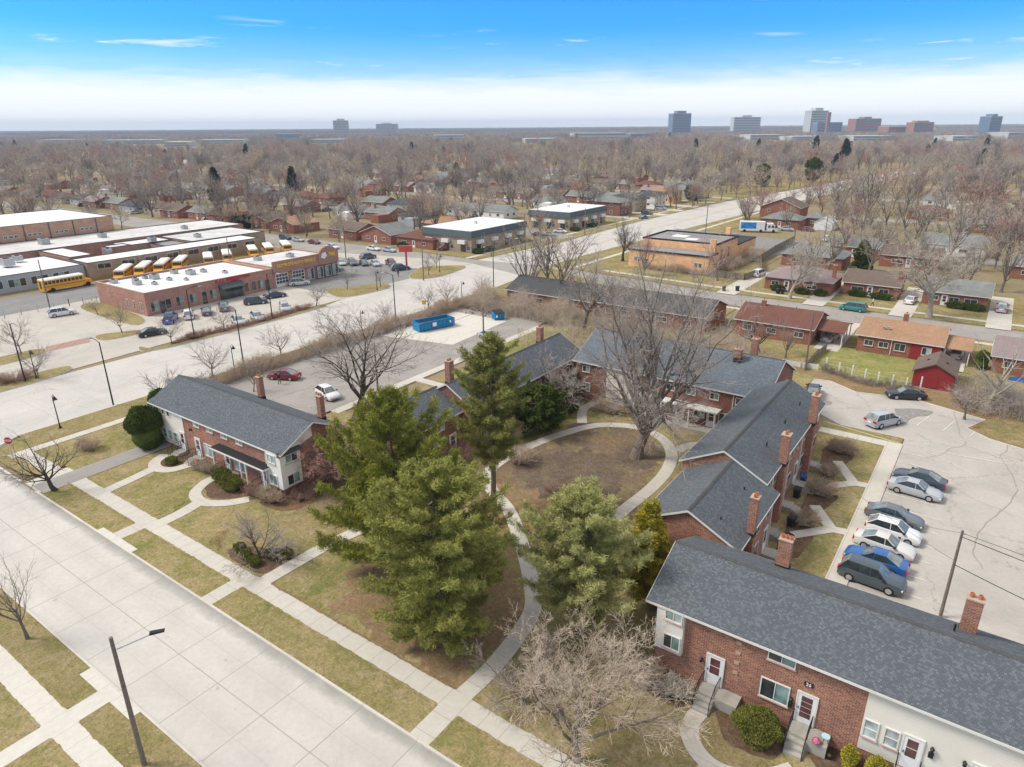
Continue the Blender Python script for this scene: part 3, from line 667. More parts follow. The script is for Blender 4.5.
def trim_line(x0, x1, y0, y1, ze, zr, axis='x', w=0.16, p=0.03, ends=True, eaves=True):
    """white fascia along the eaves and up the rakes"""
    mb = MB()
    if axis == 'x': a0,a1,b0,b1 = x0,x1,y0,y1
    else: a0,a1,b0,b1 = y0,y1,x0,x1
    P = (lambda a,b,z: (a,b,z)) if axis == 'x' else (lambda a,b,z: (b,a,z))
    def bar(A, B, n):   # a flat bar from A to B, n = outward push along a or b
        (a,b,z),(c,d,y) = A, B
        o = [(a,b,z),(c,d,y),(c,d,y-w),(a,b,z-w)]
        q = [(x+n[0]*p, v+n[1]*p, zz) for x,v,zz in o]
        mb.add([P(*t) for t in o+q], [(0,1,2,3),(7,6,5,4),(0,4,5,1),(1,5,6,2),(2,6,7,3),(3,7,4,0)])
    if eaves:
        bar((a0-p,b0,ze-0.015),(a1+p,b0,ze-0.015),(0,-1)); bar((a0-p,b1,ze-0.015),(a1+p,b1,ze-0.015),(0,1))
    if ends:
        m = (b0+b1)/2
        for a, s in ((a0,-1),(a1,1)):
            bar((a,b0,ze-0.012),(a,m,zr-0.012),(s,0)); bar((a,m,zr-0.012),(a,b1,ze-0.012),(s,0))
    return mb
def window(parent, F, u, z, w, h, panes=('glass','curtain'), cross=0, sill=True, frame='trim', t=0.07, label=None):
    """centre u, bottom z. The frame stands proud of the wall with the panes set back inside it"""
    mb = MB(); a, b = u-w/2, u+w/2
    mb.fbox(F, a, b, 0.004, 0.075, z, z+t).fbox(F, a, b, 0.004, 0.075, z+h-t, z+h)
    mb.fbox(F, a, a+t, 0.004, 0.075, z+t, z+h-t).fbox(F, b-t, b, 0.004, 0.075, z+t, z+h-t)
    n = len(panes); pw = (w-2*t)/n
    for i in range(1, n): mb.fbox(F, a+t+i*pw-t/3, a+t+i*pw+t/3, 0.004, 0.065, z+t, z+h-t)
    if cross: mb.fbox(F, a+t, b-t, 0.004, 0.06, z+h/2-0.025, z+h/2+0.025)
    o = ab(mb, 'window', frame, parent)
    if label: o['label'] = label
    ms = list(dict.fromkeys(panes)); pm = MB()
    for i, p in enumerate(panes): pm.mat(ms.index(p)).fbox(F, a+t+i*pw, a+t+(i+1)*pw, 0.003, 0.028, z+t, z+h-t)
    ab(pm, 'pane', ms, o)
    if sill: ab(MB().fbox(F, a-0.05, b+0.05, 0.003, 0.12, z-0.07, z-0.002), 'sill', 'trim_pink' if frame == 'trim' else frame, o)
    return o
def simple_window(parent, F, u, z, w, h, pane='glass', frame='trim'):
    o = ab(MB().fbox(F, u-w/2, u+w/2, 0.003, 0.05, z, z+h), 'window', frame, parent)
    ab(MB().fbox(F, u-w/2+0.09, u-0.03, 0.05, 0.056, z+0.09, z+h-0.09).fbox(F, u+0.03, u+w/2-0.09, 0.05, 0.056, z+0.09, z+h-0.09), 'pane', pane, o)
    return o
def door(parent, F, u, z, w=1.0, h=2.1, style='two', mat='door_white', surround=0.09):
    a, b = u-w/2, u+w/2; mb = MB()
    mb.fbox(F, a, b, 0.003, 0.06, z, z+h)
    o = ab(mb, 'door', mat, parent)
    pm = MB()
    if style == 'two': rows = [(0.38, 0.64), (0.67, 0.92)]
    elif style == 'four': rows = [(0.20, 0.37), (0.39, 0.55), (0.57, 0.73), (0.75, 0.92)]
    else: rows = [(0.55, 0.9)]
    for r0, r1 in rows: pm.fbox(F, a+0.2*w, b-0.2*w, 0.06, 0.072, z+h*r0, z+h*r1)
    ab(pm, 'pane', 'door_panel', o)
    ab(MB().fbox(F, a+0.06, a+0.11, 0.06, 0.11, z+h*0.46, z+h*0.52), 'handle', 'iron', o)
    ab(MB().fbox(F, a-surround, a, 0.003, 0.085, z, z+h+surround).fbox(F, b, b+surround, 0.003, 0.085, z, z+h+surround).fbox(F, a, b, 0.003, 0.085, z+h, z+h+surround), 'door_frame', 'trim', o)
    return o
def chimney(parent, x0, x1, y0, y1, z0, z1, flues=2, mat='brick', along='x', flash=None):
    ex, ey = (x1-x0)*0.06, (y1-y0)*0.06; x0 += ex; x1 -= ex; y0 += ey; y1 -= ey
    o = ab(MB().box(x0, x1, y0, y1, z0, z1), 'chimney', mat, parent)
    ab(MB().box(x0-0.04, x1+0.04, y0-0.04, y1+0.04, z1, z1+0.09), 'chimney_cap', 'cap', o)
    for i in range(flues):
        mb = MB(); k = (i+0.5)/flues
        cx, cy = (x0+(x1-x0)*k, (y0+y1)/2) if along == 'x' else ((x0+x1)/2, y0+(y1-y0)*k)
        mb.lathe((cx, cy, z1+0.11), [(0.12, 0), (0.13, 0.22), (0.09, 0.22), (0.09, 0.1)], 8)
        ab(mb, 'flue', 'clay', o)
    if flash: ab(MB().box(x0-0.03, x1+0.03, y0-0.03, y1+0.03, flash[0], flash[1]), 'flashing', 'flash', o)
    return o
def stoop(parent, F, u, w, d, z, steps=3, side=0.0, rail=True, mat='step', run=0.3):
    """landing against the wall with steps going out from it; side = extra landing width beside the steps"""
    g = 0.10; mb = MB().fbox(F, u-w/2, u+w/2+side, 0.002, d, g, z)
    for i in range(steps):
        mb.fbox(F, u-w/2+0.05, u+w/2-0.05, d+i*run, d+(i+1)*run, g, g+(z-g)*(steps-i)/(steps+1))
    o = ab(mb, 'stoop', mat, parent)
    if rail:
        (ox,oy),(dx,dy) = F; nx, ny = dy, -dx
        for uu in (u-w/2+0.06, u+w/2-0.06):
            P = lambda dd, zz: (ox+dx*uu+nx*dd, oy+dy*uu+ny*dd, zz)
            rb = MB(); e = d+steps*run
            rb.tube([P(0.15,z),P(0.15,z+0.9),P(d,z+0.9),P(e,g+0.95),P(e,g)], 0.028, 5)
            rb.tube([P(d,z),P(d,z+0.9)], 0.022, 5)
            for q in range(1, 6): rb.tube([P(d*q/6,z),P(d*q/6,z+0.9)], 0.011, 4)
            for q in range(1, 4): rb.tube([P(d+(e-d)*q/4, z-(z-g)*q/4),P(d+(e-d)*q/4, z+0.9-(z-g)*q/4)], 0.011, 4)
            ab(rb, 'railing', 'iron', o)
    return o
def downspout(parent, F, u, z0, z1, mat='trim'): return ab(MB().fbox(F, u-0.05, u+0.05, 0.004, 0.10, z0, z1), 'downspout', mat, parent)
def vent(parent, x, y, z, h=0.5): return ab(MB().tube([(x,y,z),(x,y,z+h)], 0.06, 8), 'vent_pipe', 'iron', parent)
def ridge_cap(parent, x0, x1, y, z, axis, mat='shingle_darkgrey'):
    if axis == 'x': mb = MB().add([(x0,y-0.16,z-0.045),(x0,y,z+0.035),(x0,y+0.16,z-0.045),(x1,y-0.16,z-0.045),(x1,y,z+0.035),(x1,y+0.16,z-0.045)], [(0,3,4,1),(1,4,5,2),(0,1,2),(3,5,4)])
    else: mb = MB().add([(y-0.16,x0,z-0.045),(y,x0,z+0.035),(y+0.16,x0,z-0.045),(y-0.16,x1,z-0.045),(y,x1,z+0.035),(y+0.16,x1,z-0.045)], [(0,1,4,3),(1,2,5,4),(0,2,1),(3,4,5)])
    return ab(mb, 'ridge_cap', mat, parent)

def townhouse(name, label, x0, x1, y0, y1, ze, zr, axis, roofmat, wallmat='brick', over=0.32, rake=0.25, z0=0.0):
    r = thing(name, label, 'townhouses', ((x0+x1)/2, (y0+y1)/2, 0), 0, 'two storey townhouse blocks round the court')
    s = (zr-ze)
    if axis == 'x': half = (y1-y0)/2; wz = ze+s*over/(half+over)
    else: half = (x1-x0)/2; wz = ze+s*over/(half+over)
    ab(wall_mesh(x0, x1, y0, y1, wz-0.16, zr-0.16, axis, z0), 'wall', wallmat, r)
    if axis == 'x': R = (x0-rake, x1+rake, y0-over, y1+over)
    else: R = (x0-over, x1+over, y0-rake, y1+rake)
    ab(gable_roof(*R, ze, zr, axis), 'roof', roofmat, r)
    ab(trim_line(*R, ze, zr, axis), 'fascia', 'trim', r)
    if axis == 'x': ridge_cap(r, R[0], R[1], (y0+y1)/2, zr, 'x')
    else: ridge_cap(r, R[2], R[3], (x0+x1)/2, zr, 'y')
    return r
def wall_lamp(parent, F, u, z):
    (ox,oy),(dx,dy) = F; nx, ny = dy, -dx
    P = lambda uu, d, zz: (ox+dx*uu+nx*d, oy+dy*uu+ny*d, zz)
    mb = MB().fbox(F, u-0.05, u+0.05, 0.003, 0.04, z-0.08, z+0.22).tube([P(u,0.03,z+0.18),P(u,0.2,z+0.24)], 0.02, 5)
    x, y, _ = P(u, 0.2, 0)
    mb.lathe((x,y,z), [(0.03,-0.02),(0.075,0.02),(0.10,0.22),(0.12,0.24),(0.02,0.33)], 8)
    return ab(mb, 'wall_lantern', 'iron', parent)
def mailbox(parent, F, u, z): return ab(MB().fbox(F, u-0.12, u+0.12, 0.003, 0.13, z, z+0.28).fbox(F, u-0.13, u+0.13, 0.003, 0.15, z+0.28, z+0.31), 'mailbox', 'black_plastic', parent)
def text_mesh(name, body, size, mat, extrude=0.02, bold=0.0):
    c = bpy.data.curves.new(name, 'FONT'); c.body = body; c.size = size; c.extrude = extrude; c.offset = bold
    c.align_x = 'CENTER'; c.align_y = 'CENTER'
    o = bpy.data.objects.new(name, c); COL.objects.link(o)
    dg = bpy.context.evaluated_depsgraph_get(); me = bpy.data.meshes.new_from_object(o.evaluated_get(dg))
    bpy.data.objects.remove(o); me.materials.clear(); me.materials.append(M[mat]); me.name = name
    return me
def sign_text(parent, body, size, mat, world, facing, name='lettering', bold=0.0, ex=0.02):
    """facing: angle about z of the text's reading direction"""
    o = link(name, text_mesh(name, body, size, mat, ex, bold), parent)
    lx, ly, lz = parent_world(parent); o.location = (world[0]-lx, world[1]-ly, world[2]-lz)
    o.rotation_euler = (math.pi/2, 0, facing); return o

# ---- foreground right block
b6 = townhouse('townhouse_block', 'nearest brick and cream sided townhouse block, number 26 above its door', -13.3, 44, 34.8, 42.8, 5.5, 7.5, 'x', 'shingle_x', over=0.42, rake=0.75)
F = Ff(34.8)
ab(MB().fbox(F, -1.0, 44, 0.003, 0.05, 1.0, 5.42), 'siding_panel', 'siding', b6)
ab(MB().fbox(F, -13.28, -11.48, 0.003, 0.36, 2.18, 5.36), 'oriel', 'siding_white', b6)
Fo = Ff(34.44)
window(b6, Fo, -12.15, 4.60, 1.15, 0.78, ('curtain','blind')); window(b6, Fo, -12.15, 2.45, 1.15, 1.1, ('glass','curtain'))
window(b6, Fl(-13.3), -36.2, 4.4, 1.4, 0.8); window(b6, Fl(-13.3), -36.2, 2.0, 1.4, 1.1)
door(b6, F, -9.35, 0.86, 1.0, 2.15, 'two'); wall_lamp(b6, F, -10.2, 2.3)
for z in (2.35, 3.1, 3.85, 4.6): ab(MB().fbox(F, -8.25, -7.95, 0.003, 0.05, z, z+0.22), 'wall_vent', 'cap', b6)
window(b6, F, -5.6, 4.45, 1.6, 0.92, ('glass','curtain')); window(b6, F, -5.72, 1.6, 1.7, 1.45, ('glass','curtain'))
door(b6, F, -3.9, 0.98, 1.0, 2.1, 'four'); wall_lamp(b6, F, -4.72, 2.2); mailbox(b6, F, -4.75, 1.75)
pl = ab(MB().fbox(F, -4.22, -3.72, 0.003, 0.045, 3.66, 3.96), 'number_plate', 'black_plastic', b6)
sign_text(pl, '26', 0.30, 'sign_white', (-3.97, 34.745, 3.81), 0, 'house_number')
Fs = Ff(34.75)
for u in (-0.15, 1.32): window(b6, Fs, u, 4.98, 1.08, 0.46, ('glass','curtain'), sill=False)
window(b6, Fs, 4.72, 4.98, 1.2, 0.46, ('glass','blind'), sill=False); window(b6, Fs, 6.4, 4.98, 1.2, 0.46, ('glass','blind'), sill=False)
for u in (-0.55, 0.48, 6.6, 7.6): window(b6, Fs, u, 1.98, 0.78, 1.25, ('blind',), cross=1)
door(b6, Fs, 1.48, 1.12, 0.86, 2.15, 'two'); door(b6, Fs, 4.6, 1.12, 0.86, 2.15, 'two')
wall_lamp(b6, Fs, 2.35, 2.95); wall_lamp(b6, Fs, 3.8, 2.95); mailbox(b6, Fs, 2.35, 2.5)
stoop(b6, F, -9.4, 1.15, 1.1, 0.84, 3, side=1.3); stoop(b6, F, -3.95, 1.15, 1.1, 0.96, 3, side=1.0); stoop(b6, F, 1.5, 1.2, 1.0, 1.05, 3, side=0.8); stoop(b6, F, 4.6, 1.2, 1.0, 1.05, 3)
chimney(b6, -8.2, -7.25, 41.9, 42.6, 0, 8.1, 3, 'brick', 'x', (5.8, 6.2)); chimney(b6, 2.4, 3.35, 41.2, 41.9, 4, 8.5, 2, 'brick', 'x', (5.9, 6.4))
for x in (-10.6, -4.3, 2, 6.8): simple_window(b6, Fb(42.8), -x, 4.2, 1.3, 0.9)
vent(b6, 2.2, 40.2, 6.9, 0.45)
# ---- east wing, two stepped sections under one family of roofs
b5 = townhouse('townhouse_block', 'stepped townhouse wing with three tall brick chimneys beside the parking lot, lower section', -18.7, -11.2, 43.5, 53.2, 5.3, 7.35, 'y', 'shingle_y')
b5b = townhouse('townhouse_block', 'higher rear section of the stepped townhouse wing by the parking lot', -19.3, -12.2, 53.3, 74.3, 6.0, 8.0, 'y', 'shingle_y', rake=0.15)
ab(MB().fbox(Fr(-11.2), 43.6, 44.2, 0.004, 0.05, 0.5, 5.0), 'siding_panel', 'siding', b5)
for R, xr, ys, ex in ((b5, -11.2, (46.6, 49.0, 51.6), 5.1), (b5b, -12.2, (55.0, 56.8, 60.4, 62.6, 65.2, 67.6, 70.4, 73.0), 5.7)):
    for i, y in enumerate(ys):
        simple_window(R, Fr(xr), y, ex-1.35, 0.75, 1.15, 'glass')
        if i % 2: simple_window(R, Fr(xr), y, 1.4, 1.3, 1.3, 'glass')
        else:
            door(R, Fr(xr), y, 0.75, 0.95, 2.05); stoop(R, Fr(xr), y, 1.3, 1.2, 0.7, 3, rail=False)
        if i % 2 == 0: downspout(R, Fr(xr), y+1.1, 0.4, ex)
chimney(b5, -11.3, -10.65, 45.7, 46.5, 0, 8.4, 2, 'brick', 'y', (5.2, 5.5)); chimney(b5b, -12.3, -11.5, 57.4, 58.4, 0, 8.7, 2, 'brick', 'y', (5.8, 6.1))
chimney(b5b, -12.3, -11.5, 68.0, 69.0, 0, 8.9, 2, 'brick', 'y', (5.8, 6.1))
for y in (45, 50.5): vent(b5, -13, y, 6.1)
for y in (58.5, 64.5, 70): vent(b5b, -13.6, y, 6.8)
for y in (56, 61, 66): simple_window(b5b, Fl(-19.3), -y, 4.4, 1.4, 0.9); simple_window(b5b, Fl(-19.3), -y, 1.4, 1.6, 1.3)
for y in (46, 50): simple_window(b5, Fl(-18.7), -y, 3.8, 1.4, 0.9); simple_window(b5, Fl(-18.7), -y, 1.2, 1.6, 1.3)
# ---- rear block across the court
b4 = townhouse('townhouse_block', 'long bluish roofed townhouse block across the back of the court, with a white porch canopy', -42.2, -17.9, 73.5, 85.3, 5.5, 8.4, 'x', 'shingle_blue', 'brick_dark')
F = Ff(73.5)
ab(MB().fbox(F, -37.6, -33.6, 0.003, 0.06, 0.7, 5.2), 'siding_panel', 'siding', b4)
for x in (-40.6, -36.6, -34.6, -31.6, -29.0, -26.4, -23.6, -20.6): window(b4, F, x, 4.1, 1.1, 0.85, ('glass','curtain'))
for x in (-40.6, -29.6, -25.2, -22.2, -19.6): window(b4, F, x, 1.5, 1.35, 1.2, ('glass','curtain'))
for x in (-32.0, -27.6, -23.7): door(b4, F, x, 0.6, 0.95, 2.1)
cn = ab(MB().fbox(F, -32.8, -22.6, 0.003, 1.5, 2.95, 3.12), 'porch_canopy', 'trim', b4)
for x in (-32.5, -29.5, -26.0, -22.9): ab(MB().fbox(F, x-0.07, x+0.07, 1.3, 1.44, 0.4, 2.95), 'canopy_post', 'trim', cn)
ab(MB().fbox(F, -33, -22.4, 0.004, 1.7, 0.1, 0.55), 'porch_floor', 'step', b4)
downspout(b4, F, -21.4, 0.3, 5.1); downspout(b4, F, -33.2, 0.3, 5.1)
chimney(b4, -23.2, -22.3, 77.6, 78.5, 5, 9.2, 2, 'brick', 'x', (7.7, 8.2)); chimney(b4, -23.0, -22.1, 83.6, 84.5, 0, 9.0, 2)
for y in (76.5, 82.2): simple_window(b4, Fr(-17.9), y, 4.0, 0.7, 1.1)
vent(b4, -33.5, 78, 7.6)
# ---- west wing
b3 = townhouse('townhouse_block', 'rear section of the west townhouse wing behind the tall pine, charcoal roof', -50.2, -43.1, 53.0, 76.6, 5.4, 7.6, 'y', 'shingle_y', 'brick_dark', rake=0.12)
b2 = townhouse('townhouse_block', 'front section of the west townhouse wing with a pink edged gable step', -51.9, -44.7, 44.6, 52.9, 4.9, 6.9, 'y', 'shingle_y', 'brick_dark')
for R, x, ys in ((b3, -43.1, (55, 58.5, 62, 66, 70, 74)), (b2, -44.7, (46.2, 49.5))):
    for i, y in enumerate(ys):
        window(R, Fr(x), y, 3.7, 1.2, 0.9); window(R, Fr(x), y+(-1.2 if i % 2 else 0), 1.4, 1.3, 1.2)
    for y in (46.2, 50.0) if R is b2 else (56, 61, 66, 71): simple_window(R, Fl(-51.9 if R is b2 else -50.2), -y, 3.6, 1.0, 1.0)
door(b3, Fr(-43.1), 57, 0.6); door(b3, Fr(-43.1), 65, 0.6); door(b2, Fr(-44.7), 51.4, 0.5)
for y in (57, 65): stoop(b3, Fr(-43.1), y, 1.3, 1.2, 0.55, 2)
window(b2, Ff(44.6), -48.3, 1.4, 1.4, 1.2)
chimney(b2, -50.4, -49.6, 44.8, 45.5, 5.0, 8.4, 2, 'brick_dark', 'x'); chimney(b3, -49.2, -48.4, 55.6, 56.5, 5.5, 8.9, 2, 'brick', 'y', (6.0, 6.5)); chimney(b3, -49.2, -48.4, 74.6, 75.5, 5.5, 8.4, 2, 'brick', 'y', (6.0, 6.5))
vent(b2, -50, 49.8, 5.8)
# ---- front left block
b1 = townhouse('townhouse_block', 'front left brick townhouse block with a white sided end, porch canopy and two chimneys', -75.2, -52.2, 34.9, 42.6, 4.9, 6.95, 'x', 'shingle_x', rake=0.5)
F = Ff(34.9)
ab(MB().fbox(F, -75.24, -69.2, 0.003, 0.06, 0.5, 4.78).box(-75.27, -75.203, 34.9, 42.6, 0.5, 4.78), 'siding_panel', 'siding', b1)
Fs = Ff(34.84)
for x in (-74.15, -73.0, -71.95): window(b1, Fs, x, 3.9, 0.62, 0.85, ('glass',), sill=False)
for x in (-73.4, -72.3, -71.2): window(b1, Fs, x, 1.0, 0.85, 1.2, ('curtain',), cross=1)
door(b1, Fs, -69.75, 0.5, 0.85, 2.05)
for x in (-66.5, -64.0, -61.4, -58.8): window(b1, F, x, 4.02, 1.15, 0.66, ('blind','curtain'))
door(b1, F, -66.8, 0.5, 0.9, 2.05, 'two'); window(b1, F, -64.75, 0.95, 1.7, 1.45, ('blind','curtain'))
door(b1, F, -61.4, 0.45, 0.85, 2.0); window(b1, F, -59.35, 0.85, 1.75, 1.35, ('blind','curtain')); door(b1, F, -55.2, 0.45, 0.85, 2.0)
cn = ab(MB().fbox(F, -62.6, -53.6, 0.003, 1.15, 2.95, 3.12), 'porch_canopy', 'trim', b1)
ab(MB().fbox(F, -62.55, -53.65, 0.003, 1.1, 3.122, 3.16), 'canopy_roof', 'flash', cn)
for x in (-62.3, -57.6, -56.7, -53.8): ab(MB().fbox(F, x-0.06, x+0.06, 0.95, 1.07, 0.5, 2.95), 'canopy_post', 'trim', cn)
for u, s in ((-66.8, 0.4), (-61.4, 1.2), (-55.2, 0.3), (-69.75, 0)): stoop(b1, F, u, 1.15, 1.15, 0.48, 2, side=s)
ab(MB().fbox(F, -54.0, -51.85, 0.003, 0.34, 1.15, 4.74).box(-52.197, -51.86, 34.6, 36.9, 1.15, 4.74), 'oriel', 'siding_white', b1)
ab(MB().add([(-51.72,34.4,4.74),(-51.72,37.1,4.74),(-52.196,37.1,5.05),(-52.196,34.4,5.05)], [(0,1,2,3)]).box(-52.19,-51.7,34.4,37.1,4.68,4.735), 'oriel_roof', 'shingle_darkgrey', b1)
Fo = Ff(34.56); Fq = Fr(-51.86)
window(b1, Fo, -53.2, 3.72, 1.2, 0.92, ('blind','curtain')); window(b1, Fo, -53.2, 1.35, 1.2, 1.15, ('blind','curtain'))
window(b1, Fq, 35.85, 3.72, 1.5, 0.92, ('curtain','glass')); window(b1, Fq, 35.85, 1.35, 1.5, 1.15, ('glass','curtain'))
downspout(b1, F, -54.5, 0.3, 4.7)
ab(MB().add([(-52.195,34.9,4.9),(-52.195,38.75,6.75),(-52.195,38.75,5.3),(-52.195,37.2,4.9),(-52.13,34.9,4.9),(-52.13,38.75,6.75),(-52.13,38.75,5.3),(-52.13,37.2,4.9)],[(3,2,1,0),(4,5,6,7),(0,1,5,4),(1,2,6,5),(2,3,7,6),(3,0,4,7)]), 'gable_panel', 'siding', b1)
chimney(b1, -65.4, -64.7, 41.9, 42.55, 0, 7.8, 2, 'brick', 'x', (5.0, 5.5)); chimney(b1, -55.1, -54.4, 41.9, 42.55, 0, 7.8, 2, 'brick', 'x', (5.0, 5.5))
for x in (-73, -68, -61, -57): simple_window(b1, Fb(42.6), -x, 3.6, 1.2, 0.9)
wall_lamp(b1, F, -67.7, 3.3)
ab(MB().box(-52.19, -49.6, 38.0, 38.3, 0, 0.35), 'foundation_curb', 'step', b1)
# ---- single storey brick row beyond the court
def rowhouse(label, x0, x1, y0, y1, ze, zr, roof='shingle_darkgrey', wall='brick_far', chim=(), wins=(), grp=None, cat='house', axis='x', hip=False, over=0.4, name='brick_house', back=(), doors=(), winz=1.1, winh=0.95):
    r = thing(name, label, cat, ((x0+x1)/2, (y0+y1)/2, 0), 0, grp)
    half = ((y1-y0) if axis == 'x' else (x1-x0))/2; wz = ze+(zr-ze)*over/(half+over)
    R = (x0-over, x1+over, y0-over, y1+over)
    if hip: ab(MB().box(x0, x1, y0, y1, 0, ze+0.05), 'wall', wall, r); ab(hip_roof(*R, ze, zr), 'roof', roof, r)
    else:
        ab(wall_mesh(x0, x1, y0, y1, wz-0.15, zr-0.16, axis), 'wall', wall, r); ab(gable_roof(*R, ze, zr, axis), 'roof', roof, r)
        ab(trim_line(*R, ze, zr, axis, 0.13, 0.025), 'fascia', 'trim', r)
    for u, w in wins: window(r, Ff(y0), u, winz, w, winh, ('glass',)*(2 if w > 1 else 1))
    for u, w in back: simple_window(r, Fr(x1), u, winz, w, winh)
    for u in doors: door(r, Ff(y0), u, 0.2, 0.95, 2.05)
    for cx, cy, h in chim: chimney(r, cx-0.4, cx+0.4, cy-0.35, cy+0.35, ze-0.5, h, 1, wall if wall.startswith('brick') else 'brick_far')
    return r
rt1 = rowhouse('single storey brick row house with a charcoal roof nearest the avenue, past the brushy hedge', -80.2, -60.4, 111.0, 121.4, 3.0, 5.1, wins=((-78.5,1.2),(-75.8,1.2),(-72.5,2.0),(-68.3,1.6),(-65,1.2),(-62,1)), chim=((-68.5,117,5.8),), back=((115,1),))
rt2 = rowhouse('single storey brick row house with its gable end facing the back yards', -59.9, -38.9, 111.8, 122.6, 3.0, 5.1, wins=((-57.5,1.2),(-54,1.6),(-50,1.2),(-46.6,1.6),(-42,1.4)), doors=(-48.4,), back=((114.6,0.9),(119,0.9)), chim=())
for x, y in ((-74.5,114.5),(-64.5,114)): vent(rt1, x, y, 4.2, 0.5)
# ---- back-to-back houses on the yard side
h1 = rowhouse('brick ranch house with a rust red roof and an attached carport', -34.6, -22.2, 115.2, 125.6, 2.8, 4.7, 'shingle_red', wins=((-32.6,1.5),(-28.6,1.6),(-24.2,1.5)), chim=((-31.6,120,5.4),), back=((118,1.0),))
cp = ab(gable_roof(-22.0, -17.6, 116.6, 124.0, 2.5, 3.5, 'x'), 'carport_roof', 'shingle_red', h1)
for x, y in ((-17.9,116.9),(-17.9,120.5),(-17.9,123.7)): ab(MB().box(x-0.07, x+0.07, y-0.07, y+0.07, 0.05, 2.45), 'carport_post', 'trim', cp)
for x in (-29.5,-26.5): vent(h1, x, 121.6, 4.2, 0.4)
h2 = rowhouse('brick ranch house with a tan orange shingle roof, chimney and a red sided rear bay', -15.6, -4.2, 116.9, 127.4, 2.75, 4.5, 'shingle_orange', wins=((-14.0,1.3),(-11.9,1.4)), chim=((-10.0,122.4,5.6),), doors=())
window(h2, Ff(116.9), -9.6, 0.95, 1.55, 1.2, ('glass','glass'))
ab(MB().fbox(Ff(116.9), -8.2, -4.3, 0.003, 0.10, 0.1, 2.6), 'rear_bay', 'siding_red', h2); window(h2, Ff(116.8), -6.0, 0.95, 1.3, 1.2, ('glass','blind'))
downspout(h2, Ff(116.9), -10.8, 0.1, 2.6)
cp = ab(gable_roof(-3.95, -0.3, 117.4, 125.6, 2.45, 3.3, 'x'), 'carport_roof', 'shingle_orange', h2)
for x, y in ((-0.6,117.7),(-0.6,121.5),(-0.6,125.3),(-3.7,117.7)): ab(MB().box(x-0.07, x+0.07, y-0.07, y+0.07, 0.05, 2.4), 'carport_post', 'trim', cp)
for i, (x, y) in enumerate(((-13.5,124),(-12,123.6),(-8.6,123.8),(-7.3,123.6),(-5.2,124))): ab(MB().box(x-0.2, x+0.2, y-0.2, y+0.2, 3.6, 3.95), 'roof_vent', 'black_plastic', h2)
for x in (-12.5, -11.8): ab(MB().tube([(x,119.2,3.1),(x,119.0,3.9)], 0.03, 4).lathe((x,118.9,3.8), [(0.02,0),(0.2,0.06),(0.28,0.2)], 8), 'satellite_dish', 'metal', h2)
sh = thing('garden_shed', 'barn red garden shed with a brown gabled roof behind the parking lot', 'shed', (-3.9, 108, 0))
ab(wall_mesh(-6.3, -1.5, 104.2, 110.6, 2.25, 3.5, 'y'), 'wall', 'siding_red', sh); ab(gable_roof(-6.55, -1.25, 103.95, 110.9, 2.25, 3.62, 'y'), 'roof', 'shingle_brown', sh)
ab(MB().fbox(Ff(104.2), -4.5, -3.3, 0.003, 0.04, 0.1, 2.0), 'door', 'siding_red', sh)
for x, y in ((-5.0, 107.5), (-2.8, 107.2)): ab(MB().box(x-0.18, x+0.18, y-0.18, y+0.18, 2.95, 3.15), 'roof_vent', 'black_plastic', sh)
h3 = rowhouse('brick house with a mauve shingle roof at the right edge beside the broken tree', 2.4, 14, 116.3, 126, 2.7, 4.5, 'shingle_mauve', wins=((4.2,1.2),(8,1.6),(11,1.2)), wall='brick_far')
ab(MB().tube([(6.2,118,3.0),(6.2,118,4.4)], 0.12, 8), 'vent_pipe', 'metal', h3)
h4 = rowhouse('tan brick house with a hipped mauve roof on the corner of the cross street', -40.8, -27.2, 153.4, 164.5, 2.8, 5.0, 'shingle_mauve', hip=True, wins=((-38.6,1.6),(-31.0,2.0)), doors=(-36.2,), chim=((-27.8,158,5.8),))
h5 = rowhouse('brick ranch house with a brown roof and a clipped hedge, facing the cross street', -25.6, -15.2, 157.2, 167, 2.8, 4.8, 'shingle_brown', wins=((-22.8,2.4),(-17.8,1.8)), chim=((-15.5,160,5.6),), doors=(-20.4,))
h6 = rowhouse('brick ranch house with a weathered grey roof behind the pale sycamore', -10.8, 0.2, 157.0, 167, 2.8, 4.8, 'shingle_grey', wins=((-8.6,1.2),(-5.4,1.8),(-2.6,2.2)), doors=(-7.0,))
h7 = rowhouse('brick ranch house with a dull grey roof at the far right of the cross street', 6.2, 17.5, 157, 167, 2.8, 4.8, 'shingle_grey', wins=((8,1.6),(12,2)), doors=(10,))
h8 = rowhouse('red brick house with a purplish brown roof in the second row behind the sycamore', -24.5, -11.5, 196, 206, 3.0, 5.0, 'shingle_brown', wins=((-20.5,2.6),(-15.5,1.6)), doors=(-18,))
h9 = rowhouse('brick house with a grey roof beside the long fence, half hidden by bare branches', -45.5, -31, 184, 195, 2.9, 4.9, 'shingle_grey', wins=((-42,1.8),(-36,1.8)), hip=True)
h10 = rowhouse('pale roofed house in the second row with white trim near the far right', -18, -3, 222, 233, 3.0, 5.2, 'shingle_grey', 'siding_white', wins=((-14,2),(-8,2)), doors=(-11,))
h11 = rowhouse('long grey roofed house in the second row at the far right', 3, 18, 196, 206, 3.0, 4.9, 'shingle_grey', 'brick_far', wins=((6,1.8),(12,1.8)), doors=(9,))
h12 = rowhouse('low brick house with a grey hipped roof beside the white garage', -71.0, -58, 252, 262, 3.0, 5.2, 'shingle_grey', hip=True, wins=((-68,1.2),(-61.5,1.2)), doors=(-64.6,))
